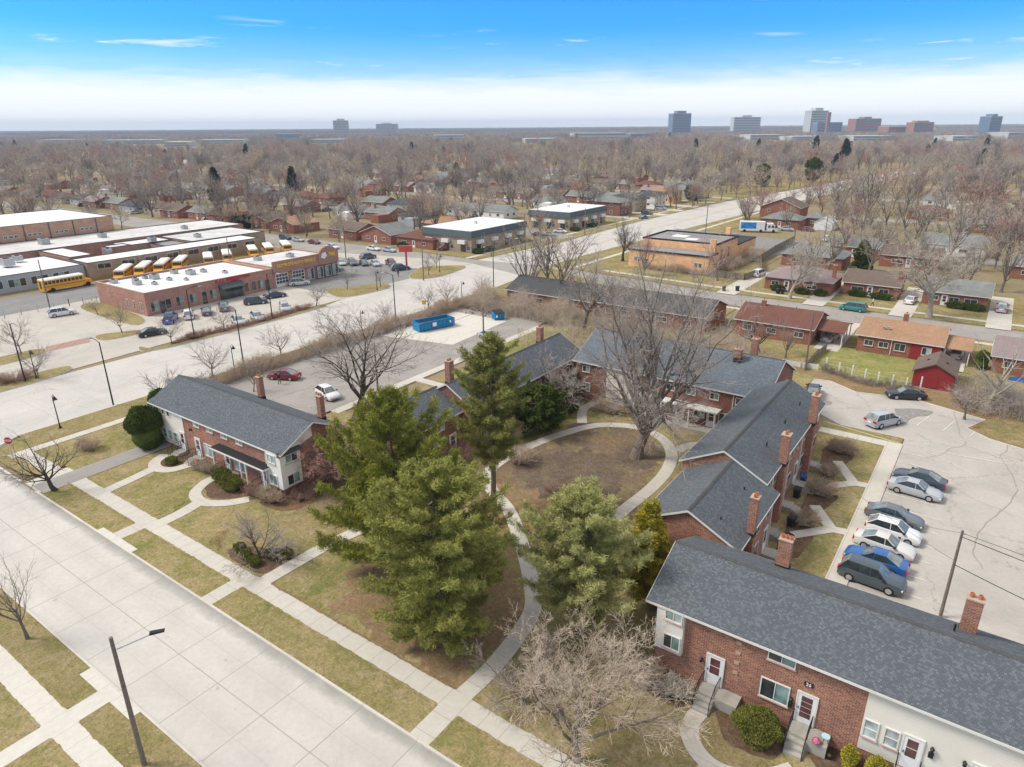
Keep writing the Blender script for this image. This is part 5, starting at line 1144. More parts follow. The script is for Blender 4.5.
# ---------------------------------------------------------------- dumpsters, bins, fences, posts
dp = thing('roll_off_dumpster', 'long open topped blue roll off dumpster with ribbed sides on the concrete pad', 'dumpster', (-80.2, 88.3, 0.14), rad(72))
w_, l_, h_ = 1.22, 3.55, 1.7
mb = MB()
for q in ((-l_,l_,-w_,-w_+0.08),(-l_,l_,w_-0.08,w_),(-l_,-l_+0.08,-w_+0.08,w_-0.08),(l_-0.08,l_,-w_+0.08,w_-0.08)): mb.box(*q, 0.15, h_)
mb.box(-l_+0.08, l_-0.08, -w_+0.08, w_-0.08, 0.15, 0.9); mb.build('container', 'dumpster', dp)
for i in range(10):
    for s in (-1,1): MB().box(-l_+0.2+i*0.77, -l_+0.32+i*0.77, s*w_, s*(w_+0.08), 0.2, h_-0.1).build('rib', 'dumpster', dp)
rm = MB(); rm.box(-l_-0.05,l_+0.05,-w_-0.1,-w_-0.001,h_-0.1,h_+0.03).box(-l_-0.05,l_+0.05,w_+0.001,w_+0.1,h_-0.1,h_+0.03); rm.build('top_rail', 'dumpster', dp)
MB().box(-0.9,-0.1,-w_-0.095,-w_-0.085,0.7,1.4).build('sticker', 'sign_white', dp); MB().box(2.6,2.9,-w_-0.095,-w_-0.085,0.8,1.3).build('sticker', 'sign_white', dp)
MB().box(-l_+0.1,l_-0.1,-w_+0.1,w_-0.1,0.902,1.15).build('debris', 'mulch', dp)
for s in (-1,1):
    for x in (-3,3): MB().tube([(x,s*0.8,0.12),(x,s*1.0,0.12)], 0.14, 10).build('roller', 'iron', dp)
d2 = thing('dumpster', 'small blue front loading dumpster with black lids beside the rubble', 'dumpster', (-74.2, 99.6, 0.14), rad(60))
MB().add([(-0.95,-0.8,0.1),(0.95,-0.8,0.1),(0.95,0.7,0.1),(-0.95,0.7,0.1),(-1.0,-0.95,1.25),(1.0,-0.95,1.25),(1.0,0.75,1.6),(-1.0,0.75,1.6)], [(0,3,2,1),(4,5,6,7),(0,1,5,4),(1,2,6,5),(2,3,7,6),(3,0,4,7)]).build('container', 'dumpster', d2)
for s in (0,1): MB().add([(-0.98+s,-0.98,1.28),(-0.03+s,-0.98,1.28),(-0.03+s,0.78,1.64),(-0.98+s,0.78,1.64),(-0.98+s,-0.98,1.33),(-0.03+s,-0.98,1.33),(-0.03+s,0.78,1.69),(-0.98+s,0.78,1.69)], [(0,3,2,1),(4,5,6,7),(0,1,5,4),(1,2,6,5),(2,3,7,6),(3,0,4,7)]).build('lid', 'black_plastic', d2)
for s in (-1,1): MB().box(s*1.0, s*1.12, -0.5, 0.4, 0.7, 0.9).build('fork_pocket', 'dumpster', d2)
MB().box(-0.75,-0.45,-0.93,-0.9,0.6,1.0).build('sticker', 'sign_white', d2)
def make_bin():
    r = thing('wheeled_bin', 'bin', 'trash bin')
    MB().add([(-0.25,-0.28,0.08),(0.25,-0.28,0.08),(0.25,0.25,0.08),(-0.25,0.25,0.08),(-0.32,-0.36,0.98),(0.32,-0.36,0.98),(0.32,0.36,0.98),(-0.32,0.36,0.98)], [(0,3,2,1),(4,5,6,7),(0,1,5,4),(1,2,6,5),(2,3,7,6),(3,0,4,7)]).build('bin_body', 'bin', r)
    MB().add([(-0.34,-0.4,0.985),(0.34,-0.4,0.985),(0.34,0.4,0.985),(-0.34,0.4,0.985),(-0.28,-0.3,1.08),(0.28,-0.3,1.08),(0.28,0.34,1.1),(-0.28,0.34,1.1)], [(4,5,6,7),(0,1,5,4),(1,2,6,5),(2,3,7,6),(3,0,4,7)]).build('lid', 'bin', r)
    for s in (-1,1): MB().tube([(s*0.22,0.3,0.12),(s*0.3,0.3,0.12)], 0.12, 8).build('wheel', 'rubber', r)
    return r
bn = make_bin(); first = True; GB = 'dark wheeled trash bins at the kerb'
for x, y, lb in ((-47.2,140.8+5,'dark wheeled bin, left one of the pair nearest the fence gate'),(-44.8,147.4,'dark wheeled bin standing alone by the cross street walk'),(-36.9,149.8,'dark wheeled bin, left of the pair on the driveway edge'),(-36.0,150.0,'dark wheeled bin, right of the pair on the driveway edge'),(-37.2,141.0-7,'dark wheeled bin, left of the pair at the near kerb'),(-36.2,141.2-7,'dark wheeled bin, right of the pair at the near kerb'),(-10.4,57.6,'dark bin beside the second stoop of the stepped wing'),(-9.9,54.4,'dark barbecue like bin beside the nearest stoop of the stepped wing'),(-11.3,63.2,'dark bin against the middle of the stepped wing')):
    if first: bn.location = (x,y,0.12); bn['label'] = lb; bn['group'] = GB; first = False
    else: copy_tree(bn, (x,y,0.12), rad(random.uniform(-30,30)), None, lb, GB)
bb = copy_tree(bn, (-11.5, 66.3, 0.12), 0.3, None, 'blue recycling bin on the grass by the stepped wing', 'blue recycling bins'); [own_mat(c, 'blue_bin') for c in bb.children if c.name.startswith(('bin_body','lid'))]
# things on the stoops and along the front wall of the nearest block
tb = thing('patio_table', 'small round pale blue table on the stoop of number 26', 'table', (-2.55, 34.0, 0.97))
MB().lathe((0,0,0.5), [(0.22,0),(0.24,0.03)], 12).build('table_top', plain('pale blue enamel', (0.45,0.65,0.72), 0.4), tb)
for a in range(3): MB().tube([(0.05*math.cos(a*2.1),0.05*math.sin(a*2.1),0.5),(0.18*math.cos(a*2.1),0.18*math.sin(a*2.1),0)], 0.012, 4).build('leg', 'iron', tb)
bag = MB().lathe((0,0,0), [(0.1,0),(0.22,0.05),(0.25,0.14),(0.2,0.24),(0.09,0.3),(0.03,0.36)], 12); bag.smooth = True
tag(bag.build('bag', plain('pink patterned cloth', (0.55,0.14,0.24), 0.8, 0.7, 14), None, (-2.95, 33.75, 0.97)), 'bright pink patterned bag on the stoop of number 26', 'bag')
def planter(x, y, z, label, mat='iron'):
    r = thing('flower_pot', label, 'flower pot', (x,y,z), 0, 'pots beside the stoops'); MB().lathe((0,0,0), [(0.12,0),(0.2,0.3),(0.22,0.32),(0.17,0.3)], 10).build('pot', mat, r); MB().lathe((0,0,0.28), [(0.16,0),(0.05,0.12)], 8).build('soil', 'mulch', r)
planter(-2.2, 33.9, 0.12, 'dark flower pot below the stoop of number 26'); planter(-11.0, 34.2, 0.12, 'small pale blue pot by the first stoop of the nearest block', _plain['pale blue enamel'])
# fences
def fence(name, label, pts, h, mat, post='wood_fence', gap=2.4, base=0.05, boards=True, cat='fence'):
    r = thing(name, label, cat, (pts[0][0], pts[0][1], 0))
    for (xa,ya),(xb,yb) in zip(pts, pts[1:]):
        L = math.hypot(xb-xa, yb-ya); n = max(1, round(L/gap)); ux, uy = (xb-xa)/L, (yb-ya)/L
        m = MB()
        if boards:
            k = int(L/0.16)
            for i in range(k):
                a, b = i*L/k+0.01, (i+1)*L/k-0.01; hh = h-0.03*(i % 3 == 0)
                P = lambda s, d, z: (xa+ux*s-uy*d, ya+uy*s+ux*d, z)
                m.add([P(a,0,base),P(b,0,base),P(b,0.03,base),P(a,0.03,base),P(a,0,hh),P(b,0,hh),P(b,0.03,hh),P(a,0.03,hh)], [(0,3,2,1),(4,5,6,7),(0,1,5,4),(1,2,6,5),(2,3,7,6),(3,0,4,7)])
        else:
            m.tube([(xa,ya,h-0.03),(xb,yb,h-0.03)], 0.012, 4)
            k = int(L/0.5)
            for i in range(k): m.tube([(xa+ux*i*L/k, ya+uy*i*L/k, 0.1),(xa+ux*(i+1)*L/k, ya+uy*(i+1)*L/k, h)], 0.008, 3, False)
        ab(m, 'panel', mat, r)
        for i in range(n+1):
            x, y = xa+ux*L*i/n, ya+uy*L*i/n; ab(MB().box(x-0.06,x+0.06,y-0.09-0.03,y-0.01,0,h+0.06), 'post', post, r)
    return r
fence('wooden_fence', 'grey wooden board fence beside the orange brick hall', [(-56.0,158.6),(-47.0,159.2),(-46.0,166)], 1.7, 'wood_fence')
fence('wooden_fence', 'long dark board fence running back past the grey roofed house', [(-46.4,170),(-50.6,183),(-51.5,200),(-51.8,222)], 2.2, 'wood_fence')
fence('wooden_fence', 'brown picket fence between the two back yards', [(-19.9,102),(-19.6,114.5)], 1.2, 'wood_fence')
fence('white_fence', 'short pale panel fence behind the long block', [(-25.6,102.6),(-18.4,103.4)], 0.9, 'white_post', 'white_post')
fence('chain_fence', 'chain link fence along the school bus yard', [(-153.5,30),(-153.5,59),(-151.2,63.4)], 1.5, 'metal', 'metal', 3, boards=False)
fence('chain_fence', 'low wire fence along the leafy verge behind the posts', [(-17.5,104.1),(-6.4,101.9)], 1.1, 'metal', 'metal', 3, boards=False)
fence('timber_rail', 'low timber rail on the verge at the right edge of the lot', [(5.2,98.0),(11,95.5)], 0.8, 'wood_fence', boards=False)
for i, (x, y) in enumerate(((-17.5,104.3),(-15.5,103.1),(-13.7,102.8),(-11.9,102.1),(-10.2,101.8),(-8.4,101.6),(-6.7,101.3),(-5.1,102.9))):
    o = MB().box(-0.09,0.09,-0.09,0.09,-0.1,1.8).add([(-0.09,-0.09,1.8),(0.09,-0.09,1.8),(0.09,0.09,1.8),(-0.09,0.09,1.8),(0,0,1.87)],[(0,1,4),(1,2,4),(2,3,4),(3,0,4)]).build('white_post', 'white_post', None, (x,y,0.05))
    tag(o, 'plain white post on the verge between the lot and the back yard' if i < 7 else 'white post standing against the red shed wall', 'post', 'white posts along the verge')
tarp = MB().add([(-1.1,-0.8,0),(1.0,-0.9,0),(1.2,0.8,0),(-0.9,0.9,0),(-0.4,-0.2,0.45),(0.5,0.1,0.5),(0.0,0.4,0.4)], [(0,1,4),(1,5,4),(1,2,5),(2,6,5),(2,3,6),(3,4,6),(3,0,4),(4,5,6)])
tag(tarp.build('tarpaulin', 'blue_bin', None, (5.6,114.6,0.07)), 'crumpled blue tarpaulin in the yard behind the mauve roofed house', 'tarpaulin')
# ---------------------------------------------------------------- people
def person(x, y, z, rot, label, top, legs, stride=0.25):
    r = thing('person', label, 'person', (x,y,z), rad(rot))
    me = bpy.data.meshes.new('body')
    V = [(0,0,0.95),(0,0,1.15),(0,0,1.38),(0,0,1.50),(0.02,0,1.62),(0.03,0,1.72), (0,0.2,1.40),(0.02,0.27,1.15),(0.1,0.26,0.90),(0.13,0.26,0.82), (0,-0.2,1.40),(-0.02,-0.27,1.15),(0.02,-0.26,0.90),(0.04,-0.26,0.82),
         (0,0.1,0.88),(stride*0.55,0.11,0.5),(stride,0.11,0.08),(stride+0.16,0.12,0.04), (0,-0.1,0.88),(-stride*0.3,-0.11,0.5),(-stride,-0.11,0.10),(-stride+0.14,-0.12,0.04)]
    E_ = [(0,1),(1,2),(2,3),(3,4),(4,5),(2,6),(6,7),(7,8),(8,9),(2,10),(10,11),(11,12),(12,13),(0,14),(14,15),(15,16),(16,17),(0,18),(18,19),(19,20),(20,21)]
    rr = [0.15,0.14,0.15,0.055,0.095,0.08, 0.065,0.05,0.04,0.045, 0.065,0.05,0.04,0.045, 0.10,0.07,0.05,0.04, 0.10,0.07,0.05,0.04]
    me.from_pydata(V, E_, []); o = link('body', me, r)
    o.modifiers.new('skin', 'SKIN'); sk = me.skin_vertices[0].data if me.skin_vertices else None
    if sk is None:
        me.skin_vertices.new() if hasattr(me.skin_vertices, 'new') else None; sk = me.skin_vertices[0].data
    for i, q in enumerate(rr): sk[i].radius = (q, q*(0.75 if i in (0,1,2) else 1))
    sk[0].use_root = True
    o.modifiers.new('sub', 'SUBSURF').levels = 1; o.modifiers['sub'].render_levels = 1
    dg = bpy.context.evaluated_depsgraph_get(); m2 = bpy.data.meshes.new_from_object(o.evaluated_get(dg)); o.modifiers.clear(); o.data = m2
    m2.materials.clear()
    for m in ('skin', top, legs, 'hair', 'cloth_dark'): m2.materials.append(M[m])
    for p in m2.polygons:
        c = p.center
        p.material_index = 3 if c.z > 1.66 else 0 if c.z > 1.50 or (c.z < 0.90 and abs(c.y) > 0.2) else 1 if c.z > 0.95 else 2 if c.z > 0.1 else 4
        p.use_smooth = True
    return r
person(-79.0, 54.4, 0.16, 200, 'person in a dark jacket and brown trousers standing beside the red sedan', 'cloth_dark', 'cloth_brown', 0.12)
person(-18.4, 149.0, 0.09, 180, 'person in a white top walking along the sidewalk past the teal minivan', 'cloth_white', 'cloth_dark', 0.28)
person(-117.5, 117.6, 0.03, 90, 'person in dark clothes standing near the red pylon sign', 'cloth_dark', 'cloth_dark', 0.1)
# ---------------------------------------------------------------- brick shops
def flatroof(parent, x0, x1, y0, y1, z, mat='roof_white', par=0.45, w=0.3, wall='brick_mall', cop=None, pz=None):
    """a flat roof sunk behind a parapet"""
    pz = z+par if pz is None else pz
    m = MB(); m.box(x0, x1, y0, y0+w, z, pz).box(x0, x1, y1-w, y1, z, pz).box(x0, x0+w, y0+w, y1-w, z, pz).box(x1-w, x1, y0+w, y1-w, z, pz)
    ab(m, 'parapet', wall, parent); ab(MB().box(x0+w, x1-w, y0+w, y1-w, z-0.1, z+0.04), 'roof', mat, parent)
    if cop:
        c = MB(); c.box(x0-0.05, x1+0.05, y0-0.05, y0+w+0.02, pz+0.002, pz+0.08).box(x0-0.05, x1+0.05, y1-w-0.02, y1+0.05, pz+0.002, pz+0.08).box(x0-0.05, x0+w+0.02, y0+w+0.03, y1-w-0.03, pz+0.002, pz+0.08).box(x1-w-0.02, x1+0.05, y0+w+0.03, y1-w-0.03, pz+0.002, pz+0.08)
        ab(c, 'coping', cop, parent)
def hvac(parent, x, y, z, s=1.0):
    o = ab(MB().box(x-0.9*s, x+0.9*s, y-0.7*s, y+0.7*s, z, z+1.0*s), 'roof_unit', 'metal', parent)
    ab(MB().lathe((x, y, z+1.0*s), [(0.45*s,0.0),(0.45*s,0.12)], 10), 'fan', 'black_plastic', o)
ml = thing('shop_block', 'long brick shop block with a white roof, red lettering and a dark entrance awning', 'shops', (-141, 77, 0))
ab(MB().box(-150.5, -131.6, 63.6, 92.5, 0, 4.1), 'wall', 'brick_mall', ml); flatroof(ml, -150.5, -131.6, 63.6, 92.5, 4.1, cop='cap')
Fm = Fr(-131.6)
for y, w in ((65.2,1.6),(68.0,1.2),(70.4,1.6),(73.2,1.4),(75.7,1.1),(77.6,1.4),(85.6,1.1),(87.4,1.2),(89.1,1.5)): window(ml, Fm, y, 0.7, w, 2.0, ('glass','curtain') if w > 1.3 else ('glass',), frame='trim_pink')
for y in (66.8, 75.7, 84.2, 90.9): ab(MB().fbox(Fm, y-0.5, y+0.5, 0.006, 0.09, 0.05, 2.4), 'door', 'glass', ml)
for y in (66.2,68.4,70.6): simple_window(ml, Ff(63.6), -136+ (y-68.4)*1.2, 0.8, 0.7, 1.8)
aw = ab(MB().fbox(Fm, 79.2, 84.0, 0.003, 0.12, 0.1, 3.0), 'storefront', 'glass', ml)
ab(MB().add([(-131.45,79.0,3.5),(-131.45,84.4,3.5),(-129.9,84.4,2.7),(-129.9,79.0,2.7),(-131.45,79.0,2.6),(-131.45,84.4,2.6),(-129.9,84.4,2.55),(-129.9,79.0,2.55)], [(0,1,2,3),(7,6,5,4),(0,3,7,4),(3,2,6,7),(2,1,5,6)]), 'awning', 'mansard', aw)
def big_text(parent, body, size, mat, x, y, z, rot=rad(90), bold=0.02): return sign_text(parent, body, size, mat, (x, y, z), rot, bold=bold)
big_text(ml, 'K.U.', 1.25, 'sign_red', -131.54, 79.6, 4.05, bold=0.03); big_text(ml, 'INTERNATIONAL', 0.72, 'sign_red', -131.50, 84.0, 4.2, bold=0.035); big_text(ml, 'MARKET', 0.5, 'sign_red', -131.50, 83.0, 3.62, bold=0.03)
random.seed(3)
for x, y, s in ((-148,66,0.8),(-146,69.5,0.7),(-142.5,68,0.9),(-139.5,70,0.6),(-145,73,1.0),(-141,74,0.6),(-147,78.5,0.8),(-143,80,1.0),(-143,83,0.7),(-138,85,0.6),(-147,72,0.6),(-138,76,0.5)): hvac(ml, x, y, 4.14, s)
# auto service building
au = thing('auto_shop', 'brick auto service building with yellow lettering, garage bays and a curved gable', 'shop', (-139, 103, 0))
ab(MB().box(-148, -131.8, 92.6, 111.5, 0, 4.6), 'wall', 'brick_mall', au); flatroof(au, -148, -131.8, 92.6, 111.5, 4.6, 'roof_dull', 0.3)
ab(MB().fbox(Fr(-131.8), 92.7, 105.4, 0.003, 0.35, 3.3, 6.0), 'sign_parapet', 'brick_mall', au)
cv = [(105.4,3.3)]+[(111.5,3.3),(111.5,6.1)]+[(110.2-0,7.0),(109.2,7.4),(108.0,7.5),(106.8,7.1),(105.9,6.4),(105.4,6.0)]
n = len(cv); ab(MB().add([(-131.79,y,z) for y,z in cv]+[(-131.30,y,z) for y,z in cv], [tuple(range(n-1,-1,-1)), tuple(range(n,2*n))]+[(i,(i+1)%n,n+(i+1)%n,n+i) for i in range(n)]), 'curved_gable', 'brick_mall', au)
big_text(au, 'COMPLETE AUTO SERVICE', 0.92, 'sign_yellow', -131.42, 99.2, 4.9, bold=0.03)
ab(MB().add([(-131.27,106.2,5.0),(-131.27,107.2,4.6),(-131.27,108.0,5.2),(-131.27,107.6,6.2),(-131.27,106.6,6.0)], [(0,1,2,3,4)]), 'emblem', 'sign_white', au)
big_text(au, 'TIRE', 1.0, 'sign_yellow', -131.26, 109.5, 5.4, bold=0.05)
for y in (95.0, 99.6):
    d_ = ab(MB().fbox(Fr(-131.8), y-1.7, y+1.7, 0.003, 0.06, 0.1, 3.2), 'garage_door', 'trim', au)
    for zz in (0.9, 1.65, 2.4):
        for k in (-1.2,-0.4,0.4,1.2): ab(MB().fbox(Fr(-131.8), y+k-0.34, y+k+0.34, 0.06, 0.075, zz, zz+0.6), 'pane', 'glass', d_)
for y in (103.2,105.6,108.0,110.2): window(au, Fr(-131.8) if y < 105 else Fr(-131.3), y, 0.4, 1.7, 2.6, ('curtain','glass'), sill=False)
for x, y in ((-143,97),(-140,104)): hvac(au, x, y, 4.64, 0.9)
ab(MB().box(-146, -137, 111.8, 112.2, 0.05, 1.9), 'side_wall', 'white_post', au)
# ---------------------------------------------------------------- school
sc = thing('school', 'sprawling flat white roofed brick school behind the yellow buses', 'school', (-200, 90, 0))
def wing(x0, x1, y0, y1, h, wall='brick_tan', roof='roof_white', par=0.12, cop='black_coping'):
    ab(MB().box(x0, x1, y0, y1, 0, h), 'wall', wall, sc); flatroof(sc, x0, x1, y0, y1, h, roof, par, 0.35, wall, cop)
wing(-186, -176.8, 73.6, 121.5, 3.9); wing(-204, -186.2, 106, 130, 4.0, roof='roof_dull'); wing(-204, -196, 92, 105.8, 3.8, roof='roof_white'); wing(-195.8, -186.2, 99, 105.8, 3.6, 'brick_mall', 'roof_tar'); wing(-195.8, -191, 86, 91.8, 4.6, 'brick_mall', 'roof_dull'); wing(-199, -178.0, 30, 73.4, 3.6, 'siding_grey'); wing(-225, -204.3, 60, 135, 4.4, 'brick_mall', 'roof_dull'); wing(-203.8, -186.4, 74, 80, 4.3, 'brick_mall')
wing(-260, -225.2, 60, 104, 8.8, 'brick_pink', 'roof_white')
for y in range(8): window(sc, Fr(-176.8), 77.5+y*5.8, 2.2, 3.2, 1.4, ('glass','glass'), sill=False)
for y in range(8): window(sc, Fr(-178.0), 36+y*4.6, 1.0, 3.6, 1.8, ('glass','curtain','glass'), sill=False)
for y in (70, 76, 82, 89, 96):
    for k in (-1.3,0,1.3): simple_window(sc, Fr(-225.2), y+k, 5.6, 1.0, 0.8)
for y in (66,73,79.5,86,92.5,99): ab(MB().fbox(Fr(-225.2), y-0.12, y+0.12, 0.004, 0.12, 4.6, 8.8), 'pilaster', 'mansard', sc)
random.seed(5)
for x, y, s in ((-190,62,1.6),(-186,50,1.3),(-195,66,1.2),(-188,84,1),(-196,100,1.2),(-193,112,1),(-215,80,1.5),(-214,95,1.2),(-210,118,1),(-216,66,1.3)): hvac(sc, x, y, 4.5 if x < -204 else 4.1, s)
for x in (-176.6,): 
    for y in (86.2, 97.6, 109): ab(MB().fbox(Fr(-176.8), y-0.4, y+0.4, 0.004, 0.5, 0, 4.2), 'buttress', 'brick_tan', sc)
# ---------------------------------------------------------------- pale apartment blocks with dark mansards
def apartment(label, x0, x1, y0, y1, h=6.2):
    r = thing('apartment_block', label, 'apartments', ((x0+x1)/2,(y0+y1)/2,0), 0, 'pale flat roofed apartment blocks')
    ab(MB().box(x0, x1, y0, y1, 0, h-1.7), 'wall', 'brick_tan', r)
    o = 0.5; m = MB().add([(x0-o,y0-o,h-1.75),(x1+o,y0-o,h-1.75),(x1+o,y1+o,h-1.75),(x0-o,y1+o,h-1.75),(x0-0.1,y0-0.1,h),(x1+0.1,y0-0.1,h),(x1+0.1,y1+0.1,h),(x0-0.1,y1+0.1,h)], [(0,3,2,1),(0,1,5,4),(1,2,6,5),(2,3,7,6),(3,0,4,7),(4,5,6,7)])
    ab(m, 'mansard', 'mansard', r); ab(MB().box(x0+0.1, x1-0.1, y0+0.1, y1-0.1, h+0.002, h+0.12), 'roof', 'roof_white', r)
    n = 4
    for i in range(n):
        y = y0+(i+0.5)*(y1-y0)/n
        b = ab(MB().fbox(Fr(x1), y-1.3, y+1.3, 0.003, 1.0, 2.6, 3.6), 'balcony', 'trim', r)
        for z in (0.5, 3.0): simple_window(r, Fr(x1), y+1.9, z, 1.2, 1.3); 
        ab(MB().fbox(Fr(x1), y-0.9, y+0.9, 0.003, 0.05, 0.3, 2.3), 'patio_door', 'glass', r)
    for i in range(3):
        x = x0+(i+0.5)*(x1-x0)/3
        b = ab(MB().fbox(Ff(y0), x-1.3, x+1.3, 0.003, 1.0, 2.6, 3.6), 'balcony', 'trim', r); simple_window(r, Ff(y0), x+2, 0.8, 1.2, 1.3); ab(MB().fbox(Ff(y0), x-0.9, x+0.9, 0.003, 0.05, 0.3, 2.3), 'patio_door', 'glass', r)
    ab(MB().box((x0+x1)/2-0.4, (x0+x1)/2+0.4, (y0+y1)/2-0.4, (y0+y1)/2+0.4, h+0.12, h+1.0), 'vent_stack', 'roof_dull', r)
    return r
apartment('pale apartment block with dark mansard and white roof, nearest the cross street', -141, -122.6, 152.5, 180)
apartment('pale apartment block with dark mansard, the farther one up the avenue', -139, -122.2, 206, 232)
# two-storey houses up the avenue and brick bungalows along the cross street
def two(label, x0, x1, y0, y1, wall, roof, h=5.4, zr=7.2, axis='x', hip=True):
    r = rowhouse(label, x0, x1, y0, y1, h, zr, roof, wall, wins=(), hip=hip, axis=axis, name='two_storey_house', grp=None)
    for z in (1.2, 3.8):
        for k in (0.2, 0.5, 0.8): simple_window(r, Fr(x1), y0+(y1-y0)*k, z, 1.3, 1.1); 
        for k in (0.25, 0.75): simple_window(r, Ff(y0), x0+(x1-x0)*k, z, 1.3, 1.1)
    door(r, Ff(y0), (x0+x1)/2, 0.2); return r
two('dark red brick two storey house with a grey hipped roof, first up the avenue', -141, -126, 251, 262, 'brick_dark', 'shingle_grey')
two('tan brick two storey house behind the bare tree up the avenue', -141, -127, 267, 278, 'brick_tan', 'shingle_darkgrey')
two('white and dark trimmed two storey house with balconies up the avenue', -138, -126, 284, 296, 'siding_white', 'shingle_darkgrey')
two('orange tan two storey house with a chimney up the avenue', -140, -127, 306, 317, 'brick_orange', 'shingle_orange')
two('pale grey gabled two storey house farthest up the avenue', -140, -126, 330, 343, 'siding_grey', 'shingle_grey', axis='y', hip=False, zr=8)
G = 'brick bungalows along the cross street'
rowhouse('corner bungalow of red brick with a brown hipped roof and red door', -150, -135.5, 150.5, 161, 3.0, 5.0, 'shingle_red', hip=True, wins=((-147,2),(-139,1.4)), doors=(-143,), chim=((-137,157,6),), back=((153,1.3),(157,1.3)), grp=G)
rowhouse('red brick bungalow with a grey roof and a white gabled porch', -166, -153, 151, 162, 3.0, 5.4, 'shingle_grey', axis='y', wins=((-163,1.6),(-156,1.4)), doors=(-159.6,), grp=G)
rowhouse('red brick bungalow with a blue grey roof, third from the corner', -181.5, -168.5, 151, 162, 3.0, 5.0, 'shingle_brown', wins=((-178,2),(-171,1.4)), doors=(-175,), grp=G)
rowhouse('low bungalow with a brown roof beyond the school corner', -212, -198, 150, 161, 3.0, 5.0, 'shingle_orange', axis='y', wins=((-208,2),(-202,1.4)), doors=(-205,), grp=G)
rowhouse('brick bungalow with a white gable seen past the end of the school roof', -229, -216, 152, 163, 3.0, 5.2, 'shingle_brown', axis='y', wins=((-226,2),(-219,1.4)), doors=(-222,), grp=G)
rowhouse('bungalow with a bright orange hipped roof behind the first pale apartment block', -166, -151, 178, 190, 3.0, 5.0, 'shingle_orange', wall='brick_tan', hip=True, wins=((-162,2),(-155,1.5)), doors=(-158,), grp=G)
# ---------------------------------------------------------------- repeated houses among the trees
random.seed(11)
HP = []
for roof, wall, hip, lb in (('shingle_brown','brick_far',False,'brown roofed brick'),('shingle_grey','brick_far',False,'grey roofed brick'),('shingle_grey','siding_white',False,'grey roofed white sided'),('shingle_darkgrey','siding_grey',True,'charcoal hip roofed grey'),('shingle_brown','siding_tan',True,'brown hip roofed tan'),('shingle_mauve','brick_dark',False,'mauve roofed dark brick'),('shingle_red','brick_far',True,'red hip roofed brick')):
    HP.append((roof, wall, hip, lb, []))
used = []
def far_house(x, y, i, rot, where, grp):
    roof, wall, hip, lb, store = HP[i]; label = f'{lb} house {where}'
    if store: return copy_tree(store[0], (x, y, 0), rot, None, label, grp)
    r = rowhouse(label, -6.5, 6.5, -4.8, 4.8, 3.0, 5.1, roof, wall, wins=(), hip=hip, name='bungalow', chim=((3.5,2,5.9),), grp=grp)
    for F_, us in ((Ff(-4.8), (-4.2,3.8)), (Fb(4.8), (-4.0,0.5,4.0)), (Fr(6.5), (-2,2)), (Fl(-6.5), (-2,2))):
        for u in us: simple_window(r, F_, u, 1.1, 1.5, 1.1)
    door(r, Ff(-4.8), 0, 0.2); ab(MB().box(-6.8,-2.5,4.9,10.5,0,2.9), 'attached_garage', wall, r)
    r.location = (x, y, 0); r.rotation_euler = (0,0,rot); store.append(r); return r
HOUSES = []
def cfg(x, y):   # camera-frame forward distance and sideways
    return -x*math.sin(rad(35.5))+y*math.cos(rad(35.5)), x*math.cos(rad(35.5))+y*math.sin(rad(35.5))
def seen(x, y, m=30): f, s = cfg(x, y); return f > 20 and abs(s) < f*0.76+m
for yr, back in ((205,-1),(205,1),(275,-1),(275,1),(350,-1),(350,1),(430,-1),(430,1)):
    for k in range(60):
        x = -150-k*16.5+random.uniform(-1.5,1.5); y = yr+(4+14*back)
        if x < -330 and k % 2: continue
        if seen(x, y, 10) and not (-172 < x < -135 and 170 < y < 200) and random.random() < 0.6: HOUSES.append((x, y, 0 if back > 0 else math.pi, 'among bare trees left of the avenue'))
for yr, back in ((212,-1),(212,1),(290,-1),(290,1),(370,-1),(370,1),(455,-1),(455,1)):
    for k in range(40):
        x = -24+k*16.5+random.uniform(-1.5,1.5); y = yr+(4+14*back)
        if seen(x, y, 10) and not (x < 22 and y < 240) and random.random() < 0.72: HOUSES.append((x, y, 0 if back > 0 else math.pi, 'among bare trees right of the avenue'))
for x, y in ((22,172),(38,162),(-32,205),(22,112),(34,120)): HOUSES.append((x, y+4, 0, 'in the second row of the right hand yards'))
for k in range(14): HOUSES.append((-245-k*17, 158 if k % 2 else 156, 0, 'along the cross street far left'))
for x, y in ((-192,172),(-205,176)): pass
for i, (x, y, r_, wh) in enumerate(HOUSES):
    far_house(x, y, random.randrange(7), r_, wh, 'bungalows '+wh)
# a few parked cars in front of them
for i, (x, y, r_, wh) in enumerate(HOUSES[::3]):
    car(random.choice(('sedan','suv','hatch')), random.choice(('white','silver','grey','black','red','white')), x+9.3, y+(-6 if r_ == 0 else 6), 85, 'small parked car '+wh, 'parked cars '+wh, 0.03)
